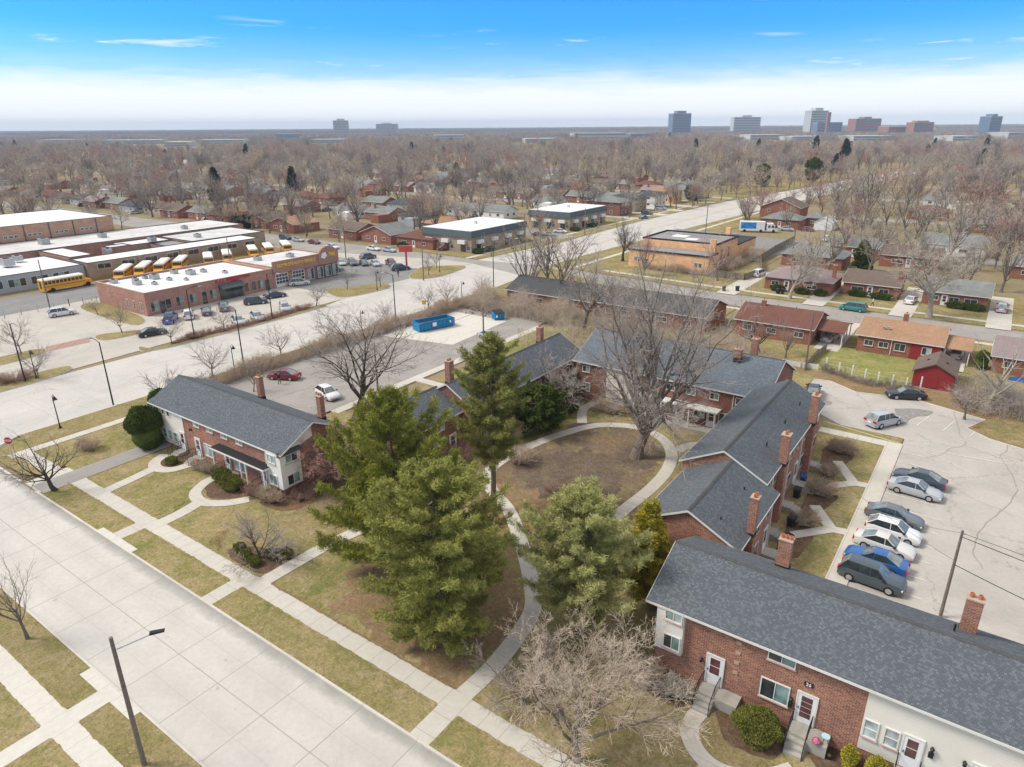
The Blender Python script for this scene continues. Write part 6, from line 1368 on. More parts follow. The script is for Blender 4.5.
# ---------------------------------------------------------------- skyline
def tower(label, px, d, w, dep, h, mat, rot=0.0, bands=0, top=None, cat='tower', name='office_tower'):
    """px: bearing column in the photo; d: distance from the viewpoint; real size in metres"""
    cx = d*0.936*(px-512)/683.0; h *= 0.86; w *= 0.92; X = cx*math.cos(rad(35.5))-d*math.sin(rad(35.5)); Y = cx*math.sin(rad(35.5))+d*math.cos(rad(35.5))
    r = thing(name, label, cat, (X, Y, 0), rad(35.5)+rot)
    MB().box(-w/2, w/2, -dep/2, dep/2, 0, h).build('wall', mat, r)
    n = max(2, bands)
    for i in range(n):
        z = h*(i+0.35)/n
        MB().box(-w/2*0.96, w/2*0.96, -dep/2-0.5, -dep/2-0.1, z, z+h/n*0.45).build('window_band', 'tower_band', r)
    if top: MB().box(-w*top/2, w*top/2, -dep/3, dep/3, h, h+h*0.12).build('roof_housing', mat, r)
    MB().box(-w/2-0.4, w/2+0.4, -dep/2-0.4, dep/2+0.4, h, h+0.8).build('coping', 'roof_dull', r)
    return r
M['tower_band'] = plain('hazy window band', (0.22,0.25,0.28), 0.5, 0.05); M['tower_pale'] = plain('pale tower cladding', (0.50,0.50,0.48), 0.6, 0.05); M['tower_dark'] = plain('blue grey tower glass', (0.15,0.20,0.27), 0.3, 0.1); M['tower_brown'] = plain('red brown masonry', (0.34,0.17,0.13), 0.8)
tower('pale slab tower, the left of the two on the skyline left of centre', 343, 2700, 60, 30, 66, 'tower_pale', 0.2, 10, 0.5)
tower('low wide pale tower to the right of the slab tower on the left skyline', 389, 2900, 92, 30, 52, 'tower_pale', 0.0, 6, 0.4)
tower('dark blue glass tower with a pale flank on the skyline right of centre', 681, 2300, 64, 40, 78, 'tower_dark', 0.15, 9, 0.5)
tower('wide pale curved tower on the skyline beside the blue glass tower', 747, 2700, 106, 40, 68, 'tower_pale', 0.0, 7, 0.35)
tower('pale tower with a roof housing behind the brick smokestack', 817, 2300, 66, 34, 84, 'tower_pale', 0.25, 10, 0.45)
tower('dark glass block beside the smokestack', 829, 2150, 78, 40, 44, 'tower_dark', 0, 5)
tower('brown balconied block on the right skyline', 866, 2300, 96, 40, 56, 'tower_brown', 0.2, 6, 0.3)
tower('low red brick hospital like block on the right skyline', 905, 2000, 120, 50, 30, 'tower_brown', 0.1, 4)
tower('stepped brown block with a dark top on the right skyline', 922, 1950, 56, 40, 42, 'tower_brown', 0.0, 5, 0.6)
tower('dark blue tower standing alone at the right end of the skyline', 992, 1800, 40, 30, 56, 'tower_dark', 0.3, 8, 0.4)
st = tower('tall slim brick smokestack on the right skyline', 829.5, 2050, 9, 9, 74, 'tower_brown', 0, 2, None, 'smokestack', 'smokestack')
LOWB = ((135,1750,150,10,'long white warehouse roof low on the left skyline'),(225,1700,110,10,'pale warehouse roof left of the pale slab tower'),(180,1500,50,9,'small white warehouse at the left of the skyline'),(290,2200,70,20,'dark low block far left of the slab tower'),(600,1900,150,18,'greenish white low building on the middle skyline'),(640,2000,60,15,'small brick and white block left of the dark blue tower'),(765,1700,90,13,'white low building below the wide curved tower'),(805,1600,80,10,'white flat roof below the smokestack'),(870,1550,100,11,'pale blue flat roof below the brown balconied block'),(1010,1600,40,16,'pale block at the right end of the skyline'),(450,2000,90,14,'low grey building right of the left skyline towers'),(960,1500,60,10,'white roofed building left of the lone blue tower'),(60,1900,90,10,'pale warehouse at the far left end of the skyline'),(330,1700,80,9,'white roofed shed in the woods below the slab tower'),(540,1600,70,9,'white roofed building in the woods left of the middle'))
for px, d, w, h, lb in LOWB:
    tower(lb, px, d, w, 60, h, 'tower_pale' if 'dark' not in lb else 'tower_dark', 0.1, 2, None, 'building', 'low_building')
# ---------------------------------------------------------------- vegetation
def tubes_np(segs, sides):
    """segs: list of (p0, p1, r0, r1) -> numpy verts, quads"""
    if not segs: return np.zeros((0,3)), np.zeros((0,4), int)
    A = np.array([s[0] for s in segs]); B = np.array([s[1] for s in segs]); ra = np.array([s[2] for s in segs]); rb = np.array([s[3] for s in segs])
    D = B-A; D /= np.linalg.norm(D, axis=1, keepdims=True)+1e-9
    ref = np.where(np.abs(D[:, 2:3]) < 0.9, np.array([[0,0,1.0]]), np.array([[1.0,0,0]]))
    U = np.cross(D, ref); U /= np.linalg.norm(U, axis=1, keepdims=True)+1e-9; V = np.cross(D, U)
    n = len(A); ang = 2*np.pi*np.arange(sides)/sides
    ring = U[:, None, :]*np.cos(ang)[None, :, None]+V[:, None, :]*np.sin(ang)[None, :, None]
    vs = np.concatenate([A[:, None]+ring*ra[:, None, None], B[:, None]+ring*rb[:, None, None]], axis=1).reshape(-1, 3)
    base = (np.arange(n)*2*sides)[:, None, None]; k = np.arange(sides); k2 = (k+1) % sides
    f = np.stack([k, sides+k, sides+k2, k2], axis=1)[None]+base
    return vs, f.reshape(-1, 4)
def tubes_mesh(name, groups, mats):
    """groups: list of (segs, sides, material index)"""
    vs = []; fs = []; mi = []; o = 0
    for segs, sides, m in groups:
        v, f = tubes_np(segs, sides); vs.append(v); fs.append(f+o); o += len(v); mi += [m]*len(f)
    return npmesh(name, np.concatenate(vs), np.concatenate(fs), mats, 4, mi if len(mats) > 1 else None, True)
def rnd_perp(rng, d, ang):
    a = rng.uniform(0, 2*math.pi); ax = d.orthogonal().normalized(); ax.rotate(Matrix.Rotation(a, 3, d))
    q = d.copy(); q.rotate(Matrix.Rotation(ang, 3, ax)); return q
def grow(S, rng, p, d, L, r, lev, P):
    n = P['n'][lev]; st = L/n; kids = P['k'][lev] if lev < P['max'] else 0
    up = P['up'][min(lev, len(P['up'])-1)]; wig = P['wig']
    r1 = r
    for i in range(n):
        d = (d+Vector((rng.gauss(0, wig), rng.gauss(0, wig), rng.gauss(0, wig)*0.7+up))).normalized()
        q = p+d*st; r2 = max(P['rmin'], r*(1-(0.72 if lev else P['taper'])*(i+1)/n))
        S[min(lev, 5)].append((tuple(p), tuple(q), r1, r2)); p, r1 = q, r2
        f = (i+1)/n
        if kids and f > P['start'][lev]:
            m = kids/(n*(1-P['start'][lev])); m = int(m)+(rng.random() < m-int(m))
            for _ in range(m):
                a = rad(rng.uniform(*P['ang'][lev])); LL = L*P['ratio'][lev]*rng.uniform(0.7, 1.15)*(1.12-0.5*f if lev else 1)
                grow(S, rng, p, rnd_perp(rng, d, a), LL, max(P['rmin'], r2*P['rr'][lev]), lev+1, P)
    if kids and lev: grow(S, rng, p, rnd_perp(rng, d, rad(rng.uniform(5, 20))), L*P['ratio'][lev]*0.9, r1, lev+1, P)
FORM = {
 'big':  dict(n=[4,6,5,4,3,2], k=[8,7,6,5,3,0], up=[0.02,0.05,0.03,0.01,0.0], wig=0.10, rmin=0.012, taper=0.45, start=[0.45,0.25,0.2,0.15,0.1], ang=[(28,60),(30,60),(30,62),(30,65),(30,70)], ratio=[1.15,0.50,0.52,0.50,0.5], rr=[0.52,0.6,0.6,0.6,0.7], max=4),
 'vase': dict(n=[3,7,5,4,3,2], k=[8,7,6,5,0,0], up=[0.0,0.09,0.04,0.02,0.0], wig=0.08, rmin=0.014, taper=0.35, start=[0.5,0.3,0.2,0.15,0.1], ang=[(15,42),(22,48),(25,55),(30,65),(30,70)], ratio=[1.9,0.42,0.5,0.5,0.5], rr=[0.55,0.6,0.6,0.6,0.7], max=3),
 'round':dict(n=[5,5,4,3,2,2], k=[13,8,6,4,0,0], up=[0.0,0.05,0.03,0.01,0.0], wig=0.11, rmin=0.016, taper=0.85, start=[0.25,0.2,0.15,0.1,0.1], ang=[(35,65),(30,60),(30,62),(30,65),(30,70)], ratio=[0.62,0.5,0.5,0.55,0.5], rr=[0.5,0.6,0.6,0.7,0.7], max=3),
 'small':dict(n=[3,5,4,3,2,2], k=[9,6,4,2,0,0], up=[0.0,0.06,0.02,0.0,0.0], wig=0.10, rmin=0.010, taper=0.4, start=[0.5,0.25,0.2,0.15,0.1], ang=[(28,62),(30,60),(30,62),(30,65),(30,70)], ratio=[1.5,0.48,0.5,0.55,0.5], rr=[0.5,0.6,0.6,0.7,0.7], max=3),
 'multi':dict(n=[2,6,5,4,3,2], k=[9,8,6,4,3,0], up=[0.0,0.05,0.02,0.0,-0.01], wig=0.13, rmin=0.009, taper=0.2, start=[0.3,0.2,0.15,0.1,0.1], ang=[(25,68),(30,60),(30,65),(30,70),(30,70)], ratio=[3.4,0.42,0.5,0.55,0.5], rr=[0.6,0.55,0.6,0.7,0.7], max=4),
}
def skeleton(form, h, seed, trunk_frac=0.38, r=None, lean=(0,0), **kw):
    rng = random.Random(seed); P = dict(FORM[form]); P.update(kw); S = [[] for _ in range(6)]
    L = h*trunk_frac; r = r or h*0.022
    grow(S, rng, Vector((0,0,-0.15)), Vector((lean[0], lean[1], 1)).normalized(), L, r, 0, P)
    zs = [s[1][2] for l in S for s in l]; k = h/max(zs)
    return [[(tuple(c*k for c in a), tuple(c*k for c in b), ra, rb) for a, b, ra, rb in l] for l in S]
def bare_tree(name, label, x, y, h, form, seed, bark_='bark', twig='tw_grey', group=None, spread=1.0, cat='bare tree', z=0.1, **kw):
    S = skeleton(form, h, seed, **kw)
    r = thing(name, label, cat, (x, y, z), random.uniform(0, 6.28), group)
    fl = [(a, b, ra*1.35 if a[2] < 0.4 else ra, rb) for a, b, ra, rb in S[0]]
    link('trunk', tubes_mesh('trunk', [(fl, 9, 0), (S[1], 7, 0)], [bark_]), r)
    link('crown', tubes_mesh('crown', [(S[2], 5, 0), (S[3]+S[4]+S[5], 3, 1)], [bark_, twig]), r)
    if spread != 1: r.scale = (spread, spread, 1)
    return r
GN = 'bare trees about the townhouses'
bare_tree('bare_oak', 'huge many limbed bare tree with a thick trunk in the middle of the court', -27.8, 62.3, 26, 'big', 19, 'bark', 'tw_grey', GN, 0.94, 'bare tree', 0.12, trunk_frac=0.30, r=0.66, rmin=0.012, up=[0.02,0.09,0.05,0.02,0.0], wig=0.085, n=[5,7,5,4,3,2], k=[12,9,7,6,4,0], start=[0.35,0.22,0.15,0.12,0.1], ang=[(22,78),(30,60),(30,62),(30,65),(30,70)], ratio=[1.75,0.48,0.5,0.5,0.5], rr=[0.5,0.6,0.6,0.6,0.7])
bare_tree('bare_maple', 'grey bare tree with a forked crown behind the two chimneys of the west lot', -61.0, 52.0, 14.5, 'big', 8, 'bark_dark', 'tw_grey', GN, 1.35, r=0.33, rmin=0.012, k=[9,7,5,4,2,0])
bare_tree('bare_maple', 'tall bare tree rising from the brushy thicket behind the row houses', -57.5, 102.5, 19, 'big', 12, 'bark', 'tw_grey', GN, 1.1, r=0.38, rmin=0.018, k=[8,6,5,4,2,0])
bare_tree('crooked_tree', 'small crooked bare tree at the street corner with a leaning trunk', -72.5, 22.6, 6.8, 'small', 6, 'bark_dark', 'tw_dark', GN, 1.2, lean=(-0.08,-0.05), r=0.2, wig=0.15)
bare_tree('bare_tree', 'slim upright bare tree on the near verge at the far left of the photo', -50.9, 11.8, 8.2, 'small', 9, 'bark', 'tw_tan', GN, 0.8, r=0.15, up=[0,0.12,0.08,0.04,0], rmin=0.009)
bare_tree('ornamental_tree', 'small violet grey ornamental tree in the bed of clipped round shrubs', -45.9, 27.3, 4.4, 'multi', 36, 'bark_dark', 'tw_grey', GN, 1.3, r=0.09, trunk_frac=0.22, rmin=0.0055, k=[8,8,6,5,3,0])
bare_tree('bare_tree', 'wide pale multi stemmed bare tree in the foreground before the nearest townhouse', -13.9, 25.6, 9.9, 'vase', 48, 'bark', 'tw_tan', GN, 1.38, r=0.2, trunk_frac=0.2, rmin=0.0062, max=4, k=[9,10,8,6,2,0], ratio=[2.3,0.45,0.5,0.5,0.5], ang=[(22,66),(28,55),(30,60),(30,65),(30,70)])
bare_tree('bare_tree', 'bushier pale bare tree left of the wide foreground tree, over the front walk', -18.6, 27.2, 4.4, 'multi', 43, 'bark', 'tw_grey', GN, 1.0, r=0.12, trunk_frac=0.16, rmin=0.0055, k=[7,7,6,5,3,0])
bare_tree('bare_tree', 'reddish twiggy tree against the end wall of the front left block', -48.9, 39.6, 6.8, 'multi', 44, 'bark_dark', 'tw_red', GN, 1.35, r=0.13, trunk_frac=0.18, rmin=0.010, k=[8,8,6,5,2,0])
bare_tree('snag', 'pale broken tree with bare lopped limbs at the right edge behind the lot', 2.5, 99.5, 11, 'big', 66, 'bark_pale', 'tw_pale', GN, 0.9, r=0.34, k=[4,3,2,1,0,0], max=2, lean=(0.15,0.1), taper=0.2)
bare_tree('bare_tree', 'small bare tree on the grassy verge corner of the east lot', 0.6, 94.5, 6.5, 'small', 67, 'bark', 'tw_tan', GN, 1.1, r=0.13)
bare_tree('bare_tree', 'spreading bare fruit tree behind the long block, before the rust roofed house', -27.8, 106.5, 7.5, 'small', 68, 'bark_dark', 'tw_dark', GN, 1.4, r=0.2, k=[9,7,5,3,0,0])
bare_tree('bare_tree', 'smaller bare tree beside the pale pole in the back yard', -23.8, 106.5, 6.0, 'small', 69, 'bark', 'tw_grey', GN, 1.0, r=0.13)
bare_tree('pale_sycamore', 'tall pale barked sycamore on the verge of the cross street', -8.3, 145.8, 17, 'big', 70, 'bark_pale', 'tw_pale', GN, 1.1, r=0.5, rmin=0.02)
bare_tree('pale_sycamore', 'pale barked sycamore in front of the corner house with the mauve roof', -33.6, 146.6, 14.5, 'big', 71, 'bark_pale', 'tw_pale', GN, 1.0, r=0.36, rmin=0.02)
bare_tree('bare_tree', 'dark crooked bare tree in front of the orange brick hall', -81.5, 165.5, 13.5, 'big', 72, 'bark_dark', 'tw_dark', GN, 0.9, r=0.42, lean=(-0.2,0))
bare_tree('bare_tree', 'shrubby dark bare thicket tree in the far left corner lawn', -81.5, 43.5, 6.0, 'multi', 73, 'bark_dark', 'tw_dark', GN, 1.15, r=0.14, trunk_frac=0.15, k=[8,7,5,4,2,0])
bare_tree('bare_tree', 'dark bare tree in the court before the long block, left of the huge tree', -40.6, 66.0, 9.0, 'multi', 74, 'bark_dark', 'tw_grey', GN, 1.1, r=0.2, trunk_frac=0.2, rmin=0.012)
# street trees: a few kinds, each placed by copying
PT = {}
def proto(key, **kw):
    PT[key] = bare_tree('bare_tree', key, 0, 0, **kw); return PT[key]
def put(key, x, y, s, label, group, rot=None, z=0.1, name='bare_tree', twig=None):
    r = copy_tree(PT[key], (x, y, z), random.uniform(0, 6.28) if rot is None else rot, (s*random.uniform(0.92,1.08), s*random.uniform(0.92,1.08), s*random.uniform(0.92,1.08)), label, group); r.name = name
    if twig: own_mat(child(r, 'crown')[0], twig, 1)
    return r
for i in range(3): proto('s%d'%i, h=5.6, form='small', seed=200+i, r=0.10, rmin=0.010)
for i in range(3): proto('m%d'%i, h=11, form='round', seed=300+i, r=0.24, rmin=0.022, trunk_frac=0.8, twig='tw_grey')
for i in range(3): proto('v%d'%i, h=14, form='vase', seed=400+i, r=0.34, rmin=0.024, trunk_frac=0.22, twig='tw_grey')
for i in range(2): proto('b%d'%i, h=15, form='big', seed=500+i, r=0.34, rmin=0.022, twig='tw_grey', k=[8,6,5,4,0,0], max=3)
random.seed(21)
GA = 'small bare trees along the avenue'
for i, (x, y, s, lb) in enumerate(((-85.4,41.2,1.0,'small bare tree at the corner shrubs, left of the arborvitae'),(-89.3,50.5,1.2,'small bare tree in front of the white sided end of the front left block'),(-79.5,50.5,1.0,'small bare tree rising over the roof of the front left block'),(-88.9,62.2,1.15,'small bare tree at the hedge left of the brick chimney'),(-88.6,71,1.05,'small bare tree at the hedge between the two chimneys'),(-88.6,85.2,0.95,'small bare tree at the hedge left of the curved lamp'),(-88.9,96.8,1.15,'small bare tree behind the big blue dumpster'),(-88.6,101.8,1.1,'small bare tree left of the rubble behind the dumpsters'),(-88.6,112.6,1.0,'small bare tree at the avenue past the hedge end'),
    (-110.2,36.0,1.1,'small bare tree on the grass island at the far left'),(-125.2,39.5,1.2,'bare tree at the left edge on the outer island'),(-124.0,54.9,1.05,'small bare tree on the little island before the brick shops'),(-110.6,56.4,1.0,'small bare tree at the start of the planted strip'),(-110.2,66.0,1.0,'small bare tree in the planted strip before the shops'),(-110.6,87,1.05,'small bare tree at the end of the planted strip by the dark pole'),(-117.0,101,1.05,'small bare tree at the left of the oval grass island'),(-112.6,107,1.05,'small bare tree at the right of the oval grass island'),(-112.6,123,1.1,'small bare tree on the median grass before the red pylon'),(-117,131,0.9,'small bare tree on the far median grass'),(-115.2,152,1.3,'small bare tree on the lawn of the first pale apartment block'),(-140.5,65.5-7,0.8,'small bare tree on the triangular lawn beside the shops'))):
    put('s%d' % (i % 3), x, y, s, lb, GA)
random.seed(8)
for i in range(16):
    tx_, ty_ = random.uniform(-34, 22), random.uniform(172, 268)
    put(random.choice(('b0','b1','v1')), tx_, ty_, random.uniform(0.85,1.2), 'pale tan bare tree crowding the right hand back yards', 'pale tan bare trees of the right hand back yards', z=0.05, twig=random.choice(('tw_pale','tw_tan')))
GB2 = 'bare trees along the cross street'
for i, (k, x, y, s, lb, tw) in enumerate((('v0',-198,147,0.8,'bare street tree at the left of the cross street houses','tw_tan'),('m0',-206,146,1.0,'bare street tree behind the school roof','tw_tan'),('m1',-216,146,1.0,'round bare street tree behind the school roof','tw_grey'),('m2',-226,146,1.0,'bare street tree beyond the school roof','tw_tan'),('m0',-188,147,0.9,'bare street tree with forked trunk by the cross street cars','tw_tan'),('m1',-172,147,0.9,'bare street tree before the grey roofed bungalow','tw_tan'),('m2',-236,146,1.0,'leaning bare street tree behind the gymnasium','tw_pale'),('m0',-246,147,1.05,'bare street tree left of the gymnasium corner','tw_tan'),('b0',-160.5,186,1.15,'tall bare tree behind the brick bungalows','tw_tan'),('v1',-146,178,0.9,'narrow reddish bare tree behind the corner bungalow','tw_red'),('b1',-153,196,1.0,'broad bare tree beyond the first pale apartment block','tw_tan'),('v2',-127,195,0.75,'bare tree between the two pale apartment blocks','tw_tan'),('m1',-122.5,276,0.9,'round tan bare tree at the two storey houses','tw_tan'),
   ('v0',-41.2,276,2.0,'very large vase shaped pale bare tree on the right skyline','tw_pale'),('m2',-7.1,278,2.1,'large rounded red brown bare tree on the right skyline','tw_red'),('m0',2,212,1.3,'bare tree over the pale roofed second row houses','tw_red'),('b0',-34,205,1.0,'bare tree right of the long board fence','tw_tan'),('v1',-78,262,0.8,'rusty bare tree left of the red brick gable','tw_red'),('m2',-46,262,1.2,'grey bare tree behind the white garage','tw_grey'),('m1',-40,250,1.2,'pink grey bare tree right of the white garage','tw_red'),
   ('b1',-24,178,1.0,'pale bare tree behind the brown roofed house','tw_pale'),('b0',-12,176,0.95,'pale bare tree between two ranch houses','tw_pale'),('v2',2,178,0.9,'bare tree behind the weathered grey roof','tw_tan'),('b1',10,180,0.9,'bare tree at the right edge over the second row','tw_pale'),('b0',-36,176,0.85,'bare tree over the hipped mauve roof','tw_pale'),('m1',12,150.5,1.0,'bare tree on the verge at the right end of the cross street','tw_tan'),('s1',-56,150.5,0.8,'small bare tree right of the board fence corner','tw_pale'))):
    put(k, x, y, s, lb, GB2, z=0.05, twig=tw)
# tan trees up the avenue on both sides
GC = 'tan bare trees in rows up the avenue'
for i, (x, y) in enumerate([(-115, y) for y in range(300, 520, 16)]+[(-82+((y-300)*0.12 if y > 300 else 0), y) for y in range(270, 520, 18)]):
    put(('m0','m1','m2')[i % 3], x+(max(0,y-320)*0.13 if x < -100 else 0), y, 0.95, 'tan bare street tree in the rows lining the far avenue', GC, z=0.05, twig='tw_tan' if i % 3 else 'tw_red')
n_near = 21+27+28+18+16
# ---- the rest of the woods: nearest ones as things, the far mass as one object
BOX = [(-62,-36,165,238),(-90,60,-200,113),(-262,-108,10,136),(-1000,200,125,147.5),(-83,-54,156,204),(-142,-120,148,236),(-182,-134,148,164),(-94,-45,200,240),(-60,-45,250,262),(-78,-50,250,282),(-36,20,112,132),(-44,20,150,170),(-142,-124,248,345)]
def blocked(x, y):
    if y < 620 and abs(x-(-101+max(0, y-250)*0.10)) < 19: return True
    for a, b, c, d_ in BOX:
        if a < x < b and c < y < d_: return True
    for ys in (205,275,350,430):
        if x < -128 and ys-3 < y < ys+11: return True
    for ys in (212,290,370,455):
        if x > -62 and ys-3 < y < ys+11: return True
    return False
random.seed(77)
cell = {}
for hx, hy, *_ in HOUSES: cell.setdefault((int(hx//20), int(hy//20)), []).append((hx, hy))
def near_house(x, y, r=7.5):
    for i in (-1,0,1):
        for j in (-1,0,1):
            for hx, hy in cell.get((int(x//20)+i, int(y//20)+j), ()):
                if (hx-x)**2+(hy-y)**2 < r*r: return True
    return False
PTS = []
def scatter(f0, f1, step, keep=0.8, clump=False):
    f = f0
    while f < f1:
        w_ = f*0.80+25; s = -w_
        while s < w_:
            ff = f+random.uniform(-0.45, 0.45)*step; ss = s+random.uniform(-0.45, 0.45)*step; s += step
            x = ss*math.cos(rad(35.5))-ff*math.sin(rad(35.5)); y = ss*math.sin(rad(35.5))+ff*math.cos(rad(35.5))
            if random.random() > keep or blocked(x, y) or near_house(x, y): continue
            if ff > 850 and any(abs(ss/ff-0.936*(q[0]-512)/683) < (q[2]/2+25)/q[1] and q[1]-520 < ff < q[1]+60 for q in LOWB): continue
            PTS.append((ff, x, y, clump))
        f += step
scatter(112, 330, 12.5, 0.78); scatter(330, 700, 11.5, 0.76); scatter(700, 1500, 15, 0.9)
PTS.sort(key=lambda p: p[0])
NEAR = 300-n_near
TW = ['tw_grey','tw_grey','tw_tan','tw_tan','tw_red','tw_dark','tw_pale']
TWN = {'tw_grey':'grey','tw_tan':'tan','tw_red':'reddish','tw_dark':'dark','tw_pale':'pale'}
KN = {'m0':'rounded','m1':'rounded','m2':'rounded','v0':'vase shaped','v1':'vase shaped','v2':'vase shaped','b0':'wide limbed','b1':'wide limbed'}
for ff, x, y, c in PTS[:NEAR]:
    k = random.choice(list(KN)); tw = random.choice(TW); side = 'right' if x*math.cos(rad(35.5))+y*math.sin(rad(35.5)) > ff*0.15 else 'left'
    g_ = f'{TWN[tw]} {KN[k]} bare trees among the houses {side} of the avenue'
    put(k, x, y, random.uniform(0.8, 1.25)*(0.8 if side == 'right' and ff < 260 else 1), f'{TWN[tw]} twigged {KN[k]} bare tree among the houses {side} of the avenue', g_, z=0, twig=tw)
# conifers
def needles(rng, C, D, K, ln, wd, spread=0.9):
    """C (N,3) tuft centres, D (N,3) tuft directions -> blade quads"""
    N = len(C); P0 = np.repeat(C, K, 0); d = np.repeat(D, K, 0)*(1-spread*0.5)+rng.normal(0, 1, (N*K, 3))*spread*0.6
    d /= np.linalg.norm(d, axis=1, keepdims=True)+1e-9
    P0 = P0+rng.normal(0, ln*0.35, (N*K, 3)); L = ln*rng.uniform(0.6, 1.2, (N*K, 1))
    s = np.cross(d, rng.normal(0, 1, (N*K, 3))); s /= np.linalg.norm(s, axis=1, keepdims=True)+1e-9; s *= wd*rng.uniform(0.6, 1.3, (N*K, 1))
    vs = np.stack([P0-s*0.5, P0+s*0.5, P0+d*L+s*0.35, P0+d*L-s*0.35], 1).reshape(-1, 3)
    return vs, np.arange(len(vs)).reshape(-1, 4)
def conifer(name, label, x, y, h, R, seed, mat, style, group='evergreens in the court', K=9, ln=0.30, wd=0.075, base=0.08, dens=1.0, lean=(0,0), cat='pine', gapz=None, barkm='bark'):
    rng = np.random.default_rng(seed); r = thing(name, label, cat, (x, y, 0.1), 0, group)
    C = []; D = []; seg = []
    T = [(lean[0]*t*t, lean[1]*t*t, h*t) for t in np.linspace(0, 0.97, 9)]
    nb = int(h*(7.5 if style != 'sparse' else 5.0)*dens)
    for i in range(nb):
        t = base+(1-base)*((i+rng.uniform(0,1))/nb)**0.92; z = h*t*0.98; az = i*2.399+rng.normal(0, 0.35)
        if style == 'cone': rr = R*(1-t)**0.72*(0.55+0.45*min(1, t/0.12))
        elif style == 'plume': rr = R*(1-t**1.7)**0.9*(0.6+0.4*min(1, t/0.2))
        elif style == 'sparse': rr = R*(1-t**2.2)*(0.55+0.45*math.sin(t*5+seed))
        elif style in ('tall', 'wide'):
            q = (t-base)/(1-base); rr = R*(0.35+0.65*min(1, q/0.3))*(1-q**3)**0.8*(0.78+0.22*math.sin(i*0.9+seed))
        else: rr = R*math.sqrt(max(0.02, 1-(2*t-0.85)**2*0.95))
        L = max(0.4, rr*(rng.uniform(0.72, 1.14) if style != 'plume' else rng.uniform(0.6, 1.25))); rise = 0.15+0.55*t if style != 'plume' else 0.32+0.75*t
        dx, dy = math.cos(az), math.sin(az); bx, by = lean[0]*t*t, lean[1]*t*t; pts = []
        for j in range(6):
            u = j/5; pts.append((bx+dx*L*u, by+dy*L*u, z+L*(rise*u*u*0.9-0.10*u*(1-t)*(1.5 if style == 'cone' else 0.4))))
        for j in range(5): seg.append((pts[j], pts[j+1], 0.012+0.045*(L/R)*(1-j/5), 0.012+0.045*(L/R)*(1-(j+1)/5)))
        m = int(L*(7 if style != 'sparse' else 6))+3
        for q in range(m):
            u = 0.22+0.78*(q+rng.uniform(0,1))/m; j = min(4, int(u*5)); fr = u*5-j
            p = np.array(pts[j])*(1-fr)+np.array(pts[j+1])*fr
            w = (0.20+0.22*L)*(1.05-u*0.75); s_ = rng.uniform(-1, 1)
            e = np.array([-dy, dx, 0])*w*s_+np.array([dx, dy, 0])*w*abs(s_)*0.6; c = p+e+np.array([0,0,abs(s_)*w*0.22+rng.normal(0,0.05)])
            seg.append((tuple(p), tuple(c), 0.012, 0.006)); nt_ = 3 if style != 'sparse' else 3
            for a in range(nt_):
                cc = p+(c-p)*(0.5+0.5*a/(nt_-1)) if nt_ > 1 else c
                C.append(cc+rng.normal(0, 0.09, 3)); D.append(e/(np.linalg.norm(e)+1e-6)*0.6+np.array([dx*0.4, dy*0.4, 0.55]))
        C.append(np.array(pts[5])); D.append(np.array([dx, dy, 0.6]))
    C = np.array(C); D = np.array(D); D /= np.linalg.norm(D, axis=1, keepdims=True)
    vs, fs = needles(rng, C, D, K, ln, wd)
    tseg = [(T[i], T[i+1], h*0.017*(1.04-i/8), h*0.017*(1.04-(i+1)/8)) for i in range(8)]
    link('trunk', tubes_mesh('trunk', [(tseg, 9, 0)], [barkm]), r)
    link('branches', tubes_mesh('branches', [(seg, 4, 0)], [barkm]), r)
    link('foliage', npmesh('foliage', vs, fs, [mat]), r)
    return r
conifer('white_pine', 'broad dark green pine with upswept plumes, left of the two big pines in front', -34.7, 32.8, 16.0, 6.8, 1, 'pine_dark', 'plume', K=17, ln=0.27, wd=0.036, dens=0.95, base=0.04)
conifer('scots_pine', 'rounded lighter green pine, right of the two big pines in front', -27.0, 28.9, 13.7, 4.9, 2, 'pine_light', 'round', K=15, ln=0.22, wd=0.036, dens=1.4, base=0.03)
conifer('tall_pine', 'tall open crowned pine with a bare lower trunk standing over the court', -34.0, 44.6, 17.4, 4.5, 3, 'pine_grey', 'tall', K=13, ln=0.22, wd=0.034, dens=1.0, base=0.28)
conifer('leaning_pine', 'pale green spreading pine beside the curved court walk', -18.9, 34.7, 11.2, 5.3, 4, 'pine_pale', 'wide', K=15, ln=0.24, wd=0.030, dens=1.8, base=0.14, lean=(-0.8,0.2))
conifer('golden_cedar', 'golden yellow evergreen at the corner of the stepped townhouse wing', -17.0, 41.2, 8.2, 2.7, 5, 'thuja_gold', 'cone', K=14, ln=0.2, wd=0.06, dens=1.6, cat='evergreen')
conifer('yew_tree', 'dark bushy evergreen tree in front of the west townhouse wing', -40.2, 61.6, 5.8, 3.2, 6, 'thuja', 'round', K=9, ln=0.26, wd=0.08, dens=1.4, cat='evergreen')
conifer('yew_tree', 'low dark evergreen against the rear of the court', -41.0, 68.8, 3.8, 2.2, 7, 'thuja', 'round', K=8, ln=0.24, wd=0.09, dens=1.3, cat='evergreen')
conifer('spruce', 'dark narrow spruce standing alone beyond the school, left one', -314, 195.5, 16, 4.5, 8, 'spruce_far', 'cone', 'dark spruces in the left distance', K=5, ln=0.7, wd=0.3, cat='spruce', dens=0.7)
conifer('spruce', 'dark narrow spruce beyond the brick bungalows, right one', -303, 232, 15, 4.2, 9, 'spruce_far', 'cone', 'dark spruces in the left distance', K=5, ln=0.7, wd=0.3, cat='spruce', dens=0.7)
